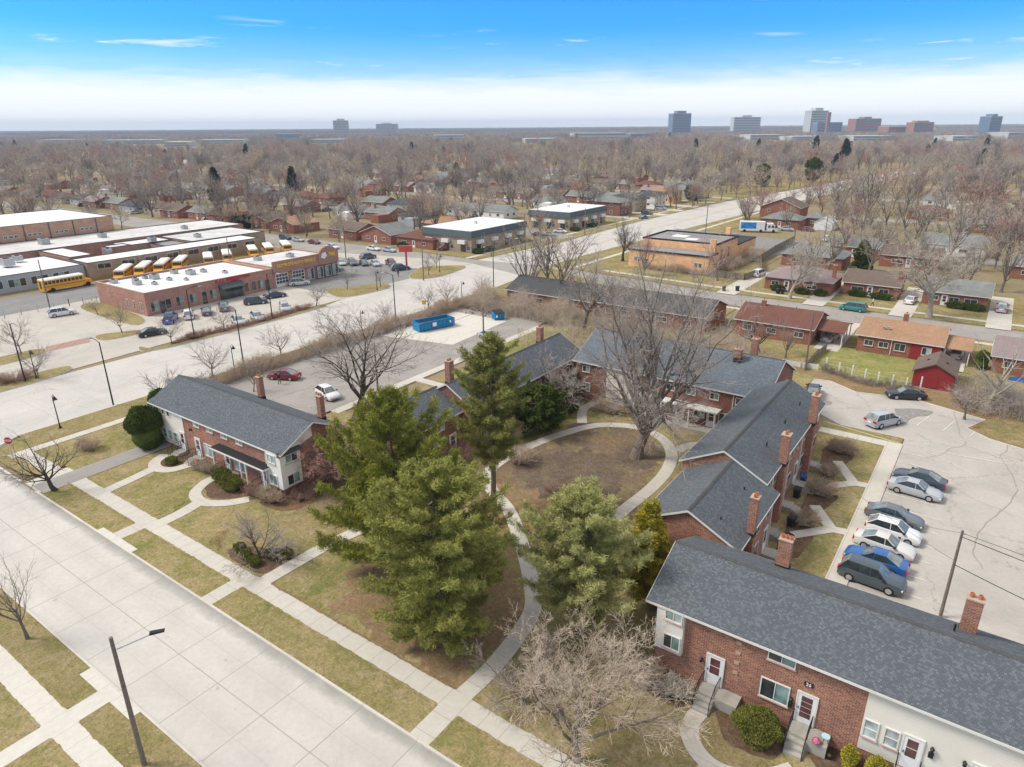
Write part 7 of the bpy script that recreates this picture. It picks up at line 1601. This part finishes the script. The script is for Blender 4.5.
conifer('arborvitae', 'rounded evergreen beside the bungalow behind the school, one of a pair', -228, 148, 4.5, 1.9, 10, 'spruce_far', 'round', 'evergreen pair by the bungalow', K=5, ln=0.5, wd=0.25, cat='evergreen', dens=0.7)
conifer('arborvitae', 'rounded evergreen of the bungalow pair, the right hand one', -224, 149, 4.2, 1.9, 11, 'spruce_far', 'round', 'evergreen pair by the bungalow', K=5, ln=0.5, wd=0.25, cat='evergreen', dens=0.7)
conifer('pine', 'green pine standing at the far end of the avenue, left one', -120, 420, 12, 4.2, 12, 'thuja', 'round', 'green pines up the avenue', K=5, ln=0.8, wd=0.35, dens=0.8)
conifer('pine', 'green pine standing at the far end of the avenue, right one', -104, 470, 14, 4.6, 13, 'thuja', 'round', 'green pines up the avenue', K=5, ln=0.8, wd=0.35, dens=0.8)
conifer('evergreen', 'bushy dark green evergreen in front of the pale grey two storey house', -124, 322, 7, 4, 14, 'thuja', 'round', 'green pines up the avenue', K=5, ln=0.6, wd=0.3, dens=0.8, cat='evergreen')
conifer('evergreen', 'dull green evergreen in the second row of right hand yards', -27, 186, 7, 3, 15, 'thuja', 'cone', 'evergreens of the right hand yards', K=6, ln=0.5, wd=0.2, dens=0.8, cat='evergreen')
def leafy(name, label, x, y, rx, ry, h, mat, seed, group='clipped evergreen shrubs', n=2600, lf=0.085, z=0.1, rot=0.0, cat='shrub', flat_=0.0):
    """clipped shrub: dense leaf shell over a twiggy core"""
    rng = np.random.default_rng(seed); r = thing(name, label, cat, (x, y, z), rot, group)
    d = rng.normal(0, 1, (n, 3)); d /= np.linalg.norm(d, axis=1, keepdims=True); d[:, 2] = np.abs(d[:, 2]*1.0)*np.sign(d[:, 2]+0.55)
    lump = 1+0.07*np.sin(d[:, 0]*5+seed)+0.06*np.sin(d[:, 1]*6+d[:, 2]*4+seed*2)
    rr = rng.uniform(0.86, 1.05, n)*lump
    C = np.stack([d[:, 0]*rx*rr, d[:, 1]*ry*rr, h*0.5+d[:, 2]*h*0.5*rr], 1); C[:, 2] = np.clip(C[:, 2], 0.04, None)
    vs, fs = needles(rng, C, d, 4, lf, lf*0.6, 0.9)
    link('foliage', npmesh('foliage', vs, fs, [mat]), r)
    seg = [((0,0,0), (rx*0.6*math.cos(a), ry*0.6*math.sin(a), h*0.6), 0.03, 0.012) for a in np.linspace(0, 5.6, 9)]
    m = MB(); m.lathe((0,0,0), [(0.3,0.02),(0.80,0.2*h),(0.86,0.5*h),(0.62,0.8*h),(0.15,0.92*h)], 12); m.v = [(a*rx, b*ry, c) for a, b, c in m.v]; m.smooth = True
    m.build('inner_growth', mat, r); return r
leafy('yew_shrub', 'big round clipped yew between the two nearest stoops', -6.0, 33.0, 1.35, 1.15, 1.75, 'yew', 1, n=5200)
leafy('yew_shrub', 'left oval clipped yew in the round bed of the front left block', -60.2, 33.3, 1.25, 0.9, 1.35, 'yew', 2, n=3400)
leafy('yew_shrub', 'right oval clipped yew in the round bed of the front left block', -58.1, 32.9, 1.2, 0.95, 1.4, 'yew', 3, n=3400)
leafy('yew_shrub', 'small round yew in the loop of the leftmost path', -68.3, 32.4, 0.6, 0.6, 0.8, 'yew', 4, n=1200)
leafy('yew_shrub', 'small evergreen at the left corner of the first stoop in the front left block', -64.9, 33.4, 0.65, 0.6, 1.0, 'brown_twigs', 5, n=1200)
leafy('arborvitae', 'tall bushy green arborvitae hiding the white end of the front left block', -74.5, 33.2, 1.9, 1.8, 5.0, 'thuja', 6, n=9000, lf=0.14, cat='evergreen')
leafy('arborvitae', 'narrower rear arborvitae behind the bushy one at the white sided end', -76.2, 36.0, 1.2, 1.2, 5.6, 'thuja', 7, n=4500, lf=0.14, cat='evergreen')
leafy('box_shrub', 'yellow green shrub at the seam of brick and cream siding, right one', 0.2, 33.9, 0.55, 0.55, 1.5, 'thuja_gold', 8, n=1800); leafy('box_shrub', 'yellow green shrub at the seam of brick and cream siding, left one', -1.2, 34.0, 0.4, 0.4, 1.4, 'thuja_gold', 9, n=1200)
leafy('yew_shrub', 'low rounded shrub at the very bottom edge near the cream siding', 3.2, 33.4, 0.7, 0.6, 0.9, 'yew', 10, n=1200)
for i, (x, y, lb) in enumerate(((-47.9,26.9,'first'),(-46.6,26.6,'second'),(-45.2,26.4,'third'),(-44.9,27.9,'fourth'),(-43.9,28.7,'fifth'))):
    leafy('box_shrub', f'small clipped shrub, {lb} from the left around the violet grey tree', x, y, 0.55, 0.45, 0.75, 'yew', 20+i, 'small clipped shrubs in the corner bed', n=1000)
for i, (x, y, rx, ry, lb) in enumerate(((-22.6,156.2,1.9,0.7,'long clipped hedge left of the door of the brown roofed house'),(-18.0,156.0,2.2,0.8,'oval clipped hedge before the brown roofed house, right one'),(-4.6,156.0,2.0,0.9,'clipped hedge before the weathered grey roof, left one'),(-2.0,156.0,2.1,1.0,'clipped hedge before the weathered grey roof, right one'),(-37.6,152.3,1.5,0.8,'green clipped shrub left of the porch of the hipped mauve house'),(-32.6,152.2,1.6,0.8,'green clipped shrub before the window of the hipped mauve house'),(-29.0,152.3,1.4,0.8,'green clipped shrub at the right corner of the hipped mauve house'),(-130,163,2,1.2,'evergreen shrub at the side of the corner apartment'),(-121,153.5,1.6,1.6,'dark shrub at the front corner of the first pale apartment block'),(-120.8,158.5,1.4,1.4,'dark shrub by the side door of the first pale apartment block'),(-120.2,206.5,1.8,1.6,'dark shrub at the corner of the second pale apartment block'),(-120,219,2,1.8,'large dark shrub along the second pale apartment block'),(-147,149.6,2.4,0.9,'clipped hedge in front of the corner bungalow'))):
    leafy('clipped_hedge', lb, x, y, rx, ry, 1.3, 'thuja', 40+i, 'clipped hedges before the houses', n=1500, lf=0.16)
leafy('arborvitae', 'dark evergreen at the left corner of the mauve roofed house on the right edge', 1.2, 117.4, 0.9, 0.9, 2.8, 'thuja', 60, n=1800, cat='evergreen')
# twiggy leafless shrubs and thickets
def twiggy(name, label, x, y, rx, ry, h, n, mat, seed, group='bare twiggy shrubs', r=0.012, cat='shrub', z=0.1, poly=None, up=0.8):
    rng = random.Random(seed); root = thing(name, label, cat, (x, y, z), 0, group); S = []
    for i in range(n):
        if poly: 
            while True:
                px, py_ = rng.uniform(min(p[0] for p in poly), max(p[0] for p in poly)), rng.uniform(min(p[1] for p in poly), max(p[1] for p in poly))
                ins = False; j = len(poly)-1
                for k in range(len(poly)):
                    if (poly[k][1] > py_) != (poly[j][1] > py_) and px < (poly[j][0]-poly[k][0])*(py_-poly[k][1])/(poly[j][1]-poly[k][1])+poly[k][0]: ins = not ins
                    j = k
                if ins: break
            bx, by = px-x, py_-y; e = 0.7
        else:
            a, q = rng.uniform(0, 6.283), math.sqrt(rng.random())*0.35; bx, by = rx*q*math.cos(a), ry*q*math.sin(a); e = 0.0
        hh = h*rng.uniform(0.5, 1.05)*(1 if not poly else (0.75+0.35*math.sin(bx*0.7+by*0.45)))
        ax, ay = (rng.gauss(0, 0.35), rng.gauss(0, 0.35)) if poly else (rx*rng.uniform(0.3,1)*math.cos(a)*1.0, ry*rng.uniform(0.3,1)*math.sin(a))
        if not poly: hh *= math.sqrt(max(0.15, 1-((ax/rx)**2+(ay/ry)**2)*0.7))
        p = (bx, by, 0); m = (bx+ax*0.5, by+ay*0.5, hh*0.6); t_ = (bx+ax, by+ay, hh)
        S.append((p, m, r*2, r*1.4)); S.append((m, t_, r*1.4, r*0.7))
        for _ in range(5):
            u = rng.uniform(0.3, 1); s0 = tuple(m[k]*(1-u)+t_[k]*u for k in range(3)) if rng.random() < 0.7 else tuple(p[k]*(1-u)+m[k]*u for k in range(3))
            w = h*0.22; e_ = (s0[0]+rng.gauss(0, w), s0[1]+rng.gauss(0, w), s0[2]+abs(rng.gauss(0.2, w*0.7))); S.append((s0, e_, r*0.9, r*0.5))
            f_ = tuple(s0[k]*0.4+e_[k]*0.6 for k in range(3)); S.append((f_, (f_[0]+rng.gauss(0,w*0.6), f_[1]+rng.gauss(0,w*0.6), f_[2]+abs(rng.gauss(0.1,w*0.5))), r*0.6, r*0.4))
    link('twigs', tubes_mesh('twigs', [(S, 3, 0)], [mat]), root)
    return root
GS = 'bare twiggy shrubs by the walls'
for i, (x, y, rx, ry, h, n, mt, lb) in enumerate(((-9.6,76.2,2.0,1.6,1.9,420,'brown_twigs','round brown shrub at the rear end of the stepped wing'),(-9.7,69.8,1.2,1.4,1.4,260,'brown_twigs','brown shrub between two stoops of the rear section of the wing'),(-9.4,65.2,1.9,1.7,1.8,420,'brown_twigs','wide brown shrub beside the blue recycling bin'),(-9.3,58.8,1.4,1.6,1.5,300,'brown_twigs','brown shrub in the leafy bed at the near stoops of the wing'),
   (-63.3,33.6,1.5,0.9,1.5,330,'brown_twigs','brown shrub left of the canopy posts of the front left block'),(-52.9,33.6,1.7,0.8,1.5,380,'brown_twigs','brown shrub below the oriel of the front left block'),(-55.0,33.4,1.2,0.8,1.3,260,'red_twigs','russet shrub by the right hand door of the front left block'),(-50.8,36.0,1.4,1.6,1.2,240,'red_twigs','low russet shrub round the corner of the front left block'),(-78.2,37.5,2.2,1.8,2.4,380,'red_twigs','dark red brown thicket left of the arborvitae'),
   (-83.0,41.0,2.2,1.6,2.0,360,'brown_twigs','brown thicket by the corner verge'),(-79.5,29.0,1.6,1.2,1.6,240,'brown_twigs','brown shrub near the corner walk'),(-112.0,33.6,1.8,3.0,1.6,420,'red_twigs','red brown shrub mass on the grass island at the far left'),(-11.6,33.2,1.6,0.8,1.5,260,'tw_pale','pale twiggy shrub left of the first stoop'),(-13.4,33.5,1.2,1.0,1.7,220,'brown_twigs','dark twiggy shrub below the corner oriel'),(-110.4,60.5,1.0,1.8,1.2,280,'red_twigs','red brown shrub at the tip of the planted strip'),(-110.9,84,1.1,2.2,1.1,280,'red_twigs','brown shrub at the far end of the planted strip'),
   (-41.6,57,1.6,2.2,2.4,300,'brown_twigs','twiggy shrub by the west wing doors'),(-43.0,50.0,1.5,1.8,2.6,300,'red_twigs','reddish twiggy shrub at the front of the west wing'),(-36,71.6,2.2,1.2,2.2,280,'brown_twigs','brown shrub before the long block, left of the canopy'),(-30.5,50.5,1.5,1.5,1.4,200,'red_twigs','small red twig shrub in the leafy court'),(-37.6,54.0,1.6,1.6,2.2,260,'brown_twigs','bare shrub at the trunk of the tall pine'))):
    twiggy('bare_shrub', lb, x, y, rx*(0.72 if -12 < x < -8 and y > 50 else 0.95), ry*(0.72 if -12 < x < -8 and y > 50 else 0.95), h*0.85, int(n*0.45), mt, 100+i, GS, 0.014)
GH = 'long bare hedges and thickets'
twiggy('avenue_hedge', 'long brown bare hedge between the avenue and the west lot', -86.4, 80, 1, 1, 2.2, 2600, 'brown_twigs', 130, GH, 0.014, 'hedge', poly=[(-87.6,44),(-85.0,46),(-84.6,100),(-87.4,107)])
twiggy('thicket', 'broad tangled brown thicket behind the small blue dumpster', -76, 107, 1, 1, 3.6, 1500, 'tw_tan', 131, GH, 0.017, 'thicket', poly=[(-87,102),(-74.5,101.4),(-64,101.5),(-60,103),(-60,109.5),(-87,110.5)])
twiggy('thicket', 'brown thicket between the west wing and the row houses', -52, 98, 1, 1, 3.2, 900, 'tw_tan', 132, GH, 0.017, 'thicket', poly=[(-62,88),(-52,80),(-43,87),(-40,104),(-60,109)])
twiggy('thicket', 'twiggy thicket behind the rear block and the back fences', -32, 103, 1, 1, 2.6, 600, 'tw_tan', 133, GH, 0.015, 'thicket', poly=[(-42,96),(-26,97),(-24,103),(-36,111),(-42,108)])
twiggy('thicket', 'grey thicket on the verge right of the red shed', 2, 101, 1, 1, 2.8, 1100, 'tw_grey', 134, GH, 0.016, 'thicket', poly=[(-1.0,99.6),(1,96.8),(12,97),(20,96),(20,104),(2,108),(-1,104)])
twiggy('thicket', 'low scrub along the leafy verge behind the white posts', -10, 101, 1, 1, 0.9, 420, 'tw_dark', 135, GH, 0.011, 'thicket', poly=[(-18,103),(-12,100.3),(-5,99.6),(-5,102),(-12,101.8),(-18,104.5)])
twiggy('thicket', 'brown scrub along the front wall of the orange brick hall', -66, 159.4, 1, 1, 1.8, 420, 'brown_twigs', 136, GH, 0.02, 'thicket', poly=[(-73,158.2),(-57,158.2),(-57,160.3),(-73,160.3)])
twiggy('kerb_strip_hedge', 'low red brown hedge in the planted strip before the shops', -110.5, 72, 1, 1, 0.8, 700, 'red_twigs', 137, GH, 0.014, 'hedge', poly=[(-111.6,58),(-110.2,57),(-109.3,70),(-110.0,84),(-111.3,84)])
twiggy('thicket', 'tan scrub round the rear of the orange brick hall', -52, 180, 1, 1, 2.6, 500, 'tw_tan', 138, GH, 0.022, 'thicket', poly=[(-56,168),(-52.5,167),(-52.4,196),(-56,198)])
rub = MB(); rr_ = random.Random(4)
for i in range(46):
    x, y, s = rr_.gauss(0, 1.9), rr_.gauss(0, 1.2), rr_.uniform(0.1, 0.4); z = max(0, 0.7-abs(x)*0.25)*rr_.random()
    rub.add([(x+s*rr_.uniform(-1,1), y+s*rr_.uniform(-1,1), z+s*rr_.uniform(-0.2,1)) for _ in range(4)], [(0,1,2),(0,2,3),(0,3,1),(1,3,2)])
tag(rub.build('rubble_pile', 'mulch', None, (-79.5, 101.0, 0.15), rad(20)), 'heap of broken branches and rubble behind the dumpsters', 'rubble')
# ---- far woods as one mass
def hidden_mesh(name, S, twig):
    return bpy.data.objects.new(name, tubes_mesh(name, [(S[0]+S[1], 4, 0), (S[2]+S[3], 3, 1)], ['bark', twig]))
bank = []
for i, (form, h, tw) in enumerate((('round',10,'tw_grey'),('round',11,'tw_tan'),('vase',12,'tw_grey'),('round',10,'tw_red'),('vase',12,'tw_dark'),('round',12,'tw_grey'),('vase',13,'tw_tan'),('round',9,'tw_pale'))):
    S = skeleton(form, h, 900+i, trunk_frac=0.8 if form == 'round' else 0.22, r=0.25, rmin=0.035, k=[11,7,5,0,0,0] if form == 'round' else [8,8,6,0,0,0], max=2 if form == 'x' else 3)
    bank.append(hidden_mesh('wood_form', S, tw))
def clump(seed, tw):
    rng = random.Random(seed); S = []
    for i in range(520):
        x, y = rng.uniform(-26, 26), rng.uniform(-26, 26); b = 9+3.5*math.sin(x*0.32+seed)+3*math.sin(y*0.29+seed*2); z0 = rng.uniform(0, b*0.7)
        S.append(((x, y, z0), (x+rng.gauss(0, 1.6), y+rng.gauss(0, 1.6), z0+rng.uniform(1.5, 4.5)), rng.uniform(0.25, 0.6), 0.12))
    return bpy.data.objects.new('wood_clump', tubes_mesh('wood_clump', [(S, 3, 0)], [tw]))
_cs = conifer('spruce', 'x', 0, 0, 13, 3.4, 77, 'spruce_far', 'cone', None, K=4, ln=0.8, wd=0.4, dens=0.6)
_c = child(_cs, 'foliage')[0]; bank.append(bpy.data.objects.new('wood_form', _c.data))
for c in list(_cs.children): bpy.data.objects.remove(c)
bpy.data.objects.remove(_cs)
nb_ = len(bank)
bank += [clump(i, tw) for i, tw in enumerate(('tw_grey','tw_tan','tw_red','tw_dark'))]
def tone(x, y):
    return math.sin(x*0.021+1.3*math.sin(y*0.013))+math.sin(y*0.027+x*0.009+2.0)+random.gauss(0, 0.55)
def kind_at(x, y):
    v = tone(x, y)
    if random.random() < 0.006: return 8
    if x*x+y*y > 490000 and random.random() < 0.6: return random.choice((0,3,5,3))
    return random.choice((3,3,0)) if v < -1.1 else random.choice((0,5,2)) if v < -0.1 else random.choice((1,6,1,7)) if v < 0.9 else random.choice((4,2,4,0)) if v < 1.5 else random.choice((7,1,5))
far = [(x, y, (random.uniform(0.95, 1.35) if ff < 700 else random.uniform(1.0, 1.4))*(1+0.22*math.sin(x*0.05)*math.sin(y*0.043))*random.choice((0.8,1,1,1.1,1.25)), kind_at(x, y)) for ff, x, y, c in PTS[NEAR:]]
PTS = []; scatter(1500, 3200, 44, 0.95, True); far += [(x, y, 1.1, nb_+random.choice((0,3,3,1,3,3))) for _, x, y, c in PTS]
PTS = []; scatter(3200, 8800, 80, 0.95, True); far += [(x, y, random.uniform(1.1, 1.8), nb_+3) for _, x, y, c in PTS]
print('WOODS', len(far))
me = bpy.data.meshes.new('distant_woods'); me.vertices.add(len(far)); me.vertices.foreach_set('co', np.array([(x, y, 0) for x, y, *_ in far], dtype=np.float32).ravel())
for nm, typ, vals in (('tree_scale','FLOAT',[f[2] for f in far]), ('tree_kind','INT',[f[3] for f in far]), ('tree_turn','FLOAT',[random.uniform(0, 6.28) for _ in far])):
    a = me.attributes.new(nm, typ, 'POINT'); a.data.foreach_set('value', vals)
wo = link('distant_woods', me); wo['kind'] = 'stuff'; wo['label'] = 'far off bare woods and street trees merging into one grey brown mass'; wo['category'] = 'woods'
ng = bpy.data.node_groups.new('woods', 'GeometryNodeTree'); ng.interface.new_socket('Geometry', in_out='INPUT', socket_type='NodeSocketGeometry'); ng.interface.new_socket('Geometry', in_out='OUTPUT', socket_type='NodeSocketGeometry')
N = ng.nodes; gi = N.new('NodeGroupInput'); go = N.new('NodeGroupOutput'); m2p = N.new('GeometryNodeMeshToPoints'); iop = N.new('GeometryNodeInstanceOnPoints'); jn = N.new('GeometryNodeGeometryToInstance')
ng.links.new(gi.outputs[0], m2p.inputs[0]); ng.links.new(m2p.outputs[0], iop.inputs['Points'])
# joined in reverse so that the index follows the list
for o in reversed(bank):
    oi = N.new('GeometryNodeObjectInfo'); oi.inputs['Object'].default_value = o; oi.inputs['As Instance'].default_value = True
    ng.links.new(oi.outputs['Geometry'], jn.inputs[0])
ng.nodes.remove(jn); jn = N.new('GeometryNodeJoinGeometry')
for n_ in [n for n in N if n.bl_idname == 'GeometryNodeObjectInfo']: ng.links.new(n_.outputs['Geometry'], jn.inputs[0])
ng.links.new(jn.outputs[0], iop.inputs['Instance']); iop.inputs['Pick Instance'].default_value = True
def attr(nm, typ):
    a = N.new('GeometryNodeInputNamedAttribute'); a.data_type = typ; a.inputs['Name'].default_value = nm; return [o for o in a.outputs if o.enabled][0]
ng.links.new(attr('tree_kind', 'INT'), iop.inputs['Instance Index']); ng.links.new(attr('tree_scale', 'FLOAT'), iop.inputs['Scale'])
cx = N.new('ShaderNodeCombineXYZ'); ng.links.new(attr('tree_turn', 'FLOAT'), cx.inputs['Z']); ng.links.new(cx.outputs[0], iop.inputs['Rotation'])
ng.links.new(iop.outputs[0], go.inputs[0]); md = wo.modifiers.new('woods', 'NODES'); md.node_group = ng
# remove the unplaced originals of the street trees
for r in PT.values():
    for c in list(r.children): bpy.data.objects.remove(c)
    bpy.data.objects.remove(r)
# ---------------------------------------------------------------- camera, sky, sun
cam = bpy.data.cameras.new('camera'); co = bpy.data.objects.new('camera', cam); COL.objects.link(co)
co.location = (0, 0, 34)
cam.sensor_width = 36; cam.lens = 36*683/1024; cam.clip_start = 0.5; cam.clip_end = 60000
co.rotation_mode = 'QUATERNION'
yaw = Matrix.Rotation(rad(35.5), 3, 'Z'); pitch = Matrix.Rotation(rad(90-20.65), 3, 'X'); roll = Matrix.Rotation(rad(-0.4), 3, 'Z')
co.rotation_quaternion = (yaw @ pitch @ roll).to_quaternion()
SC.camera = co
SUN_EL = 48.0
sd = Vector((0.78, 0.52, 0)).normalized()            # the way the light travels over the ground
d = Vector((sd.x*math.cos(rad(SUN_EL)), sd.y*math.cos(rad(SUN_EL)), -math.sin(rad(SUN_EL))))
sl = bpy.data.lights.new('sun', 'SUN'); sl.energy = 2.0; sl.angle = rad(17); sl.color = (1.0, 0.94, 0.84)
so = bpy.data.objects.new('sun', sl); COL.objects.link(so); so.location = (0, 0, 80)
so.rotation_euler = d.to_track_quat('-Z', 'Y').to_euler()
w = bpy.data.worlds.new('World'); SC.world = w; w.use_nodes = True; t = w.node_tree
bg = t.nodes['Background']; sky = t.nodes.new('ShaderNodeTexSky'); sky.sky_type = 'NISHITA'; sky.sun_disc = False
sky.sun_elevation = rad(SUN_EL); sky.sun_rotation = math.atan2(-sd.x, -sd.y)
sky.air_density = 1.0; sky.dust_density = 0.6; sky.ozone_density = 2.0; sky.altitude = 100
tc = t.nodes.new('ShaderNodeTexCoord'); s = sep(t, tc.outputs['Generated'])
el = s[2]
# thin high cloud: a pale veil low over the horizon, streaks of cirrus above it
hl = math_(t, 'SQRT', math_(t, 'SUBTRACT', 1.0, math_(t, 'MULTIPLY', el, el)))
az = comb(t, math_(t, 'DIVIDE', s[0], hl), math_(t, 'DIVIDE', s[1], hl), 0.0)
streak = comb(t, math_(t, 'MULTIPLY', sep(t, az)[0], 6.0), math_(t, 'MULTIPLY', sep(t, az)[1], 6.0), math_(t, 'MULTIPLY', el, 62.0))
n1 = noise(t, streak, 1.6, 7, 0.6, dist=0.6); n2 = noise(t, streak, 0.55, 3, 0.5)
edge = math_(t, 'ADD', el, math_(t, 'MULTIPLY', math_(t, 'SUBTRACT', n1, 0.5), 0.035))
veil = ramp(t, edge, [(0.0, 1.0), (0.040, 0.92), (0.054, 0.60), (0.068, 0.20), (0.085, 0.05), (0.11, 0.0)])
wisp = math_(t, 'MULTIPLY', ramp(t, n1, [(0.55, 0.0), (0.70, 0.75)]), ramp(t, n2, [(0.52, 0.0), (0.64, 1.0)]))
cloud = math_(t, 'MAXIMUM', veil, wisp)
tint = mix(t, ramp(t, el, [(0.0, 0.0), (0.06, 0.8), (0.12, 1.0)]), (1.0, 1.0, 1.0), (0.10, 0.50, 0.90))
skyc = mix(t, 1.0, sky.outputs[0], tint, 'MULTIPLY')
skyc = mix(t, cloud, skyc, (5.4, 5.5, 5.6))
# more thin cloud overhead than clear blue: it is what makes the light so soft
over = ramp(t, el, [(0.17, 0.0), (0.34, 0.72)])
skyc = mix(t, over, skyc, (5.6, 5.35, 4.95))
t.links.new(skyc, bg.inputs['Color']); bg.inputs['Strength'].default_value = 0.118
vs = SC.view_settings; vs.view_transform = 'Standard'; vs.look = 'None'; vs.exposure = 0.80; vs.gamma = 1
SC.cycles.max_bounces = 6; SC.cycles.diffuse_bounces = 2; SC.cycles.glossy_bounces = 2; SC.cycles.transparent_max_bounces = 4; SC.cycles.caustics_reflective = False; SC.cycles.caustics_refractive = False

# ---------------------------------------------------------------- haze
hz = MB().box(-9100, 9100, -9100, 9100, -1.2, 110).build('haze', plain('unused', (1,1,1)))
hm = bpy.data.materials.new('haze air'); hm.use_nodes = True; ht = hm.node_tree; ht.nodes.clear()
ho = ht.nodes.new('ShaderNodeOutputMaterial'); hv = ht.nodes.new('ShaderNodeVolumePrincipled')
hv.inputs['Color'].default_value = (0.70, 0.83, 1.0, 1); hv.inputs['Density'].default_value = 0.00012; hv.inputs['Anisotropy'].default_value = 0.0
ht.links.new(hv.outputs[0], ho.inputs['Volume']); hz.data.materials.clear(); hz.data.materials.append(hm); hz['kind'] = 'stuff'; hz['label'] = 'thin pale haze lying over the whole town'; hz['category'] = 'haze'
SC.cycles.volume_bounces = 0; SC.cycles.volume_step_rate = 10; SC.cycles.volume_max_steps = 32
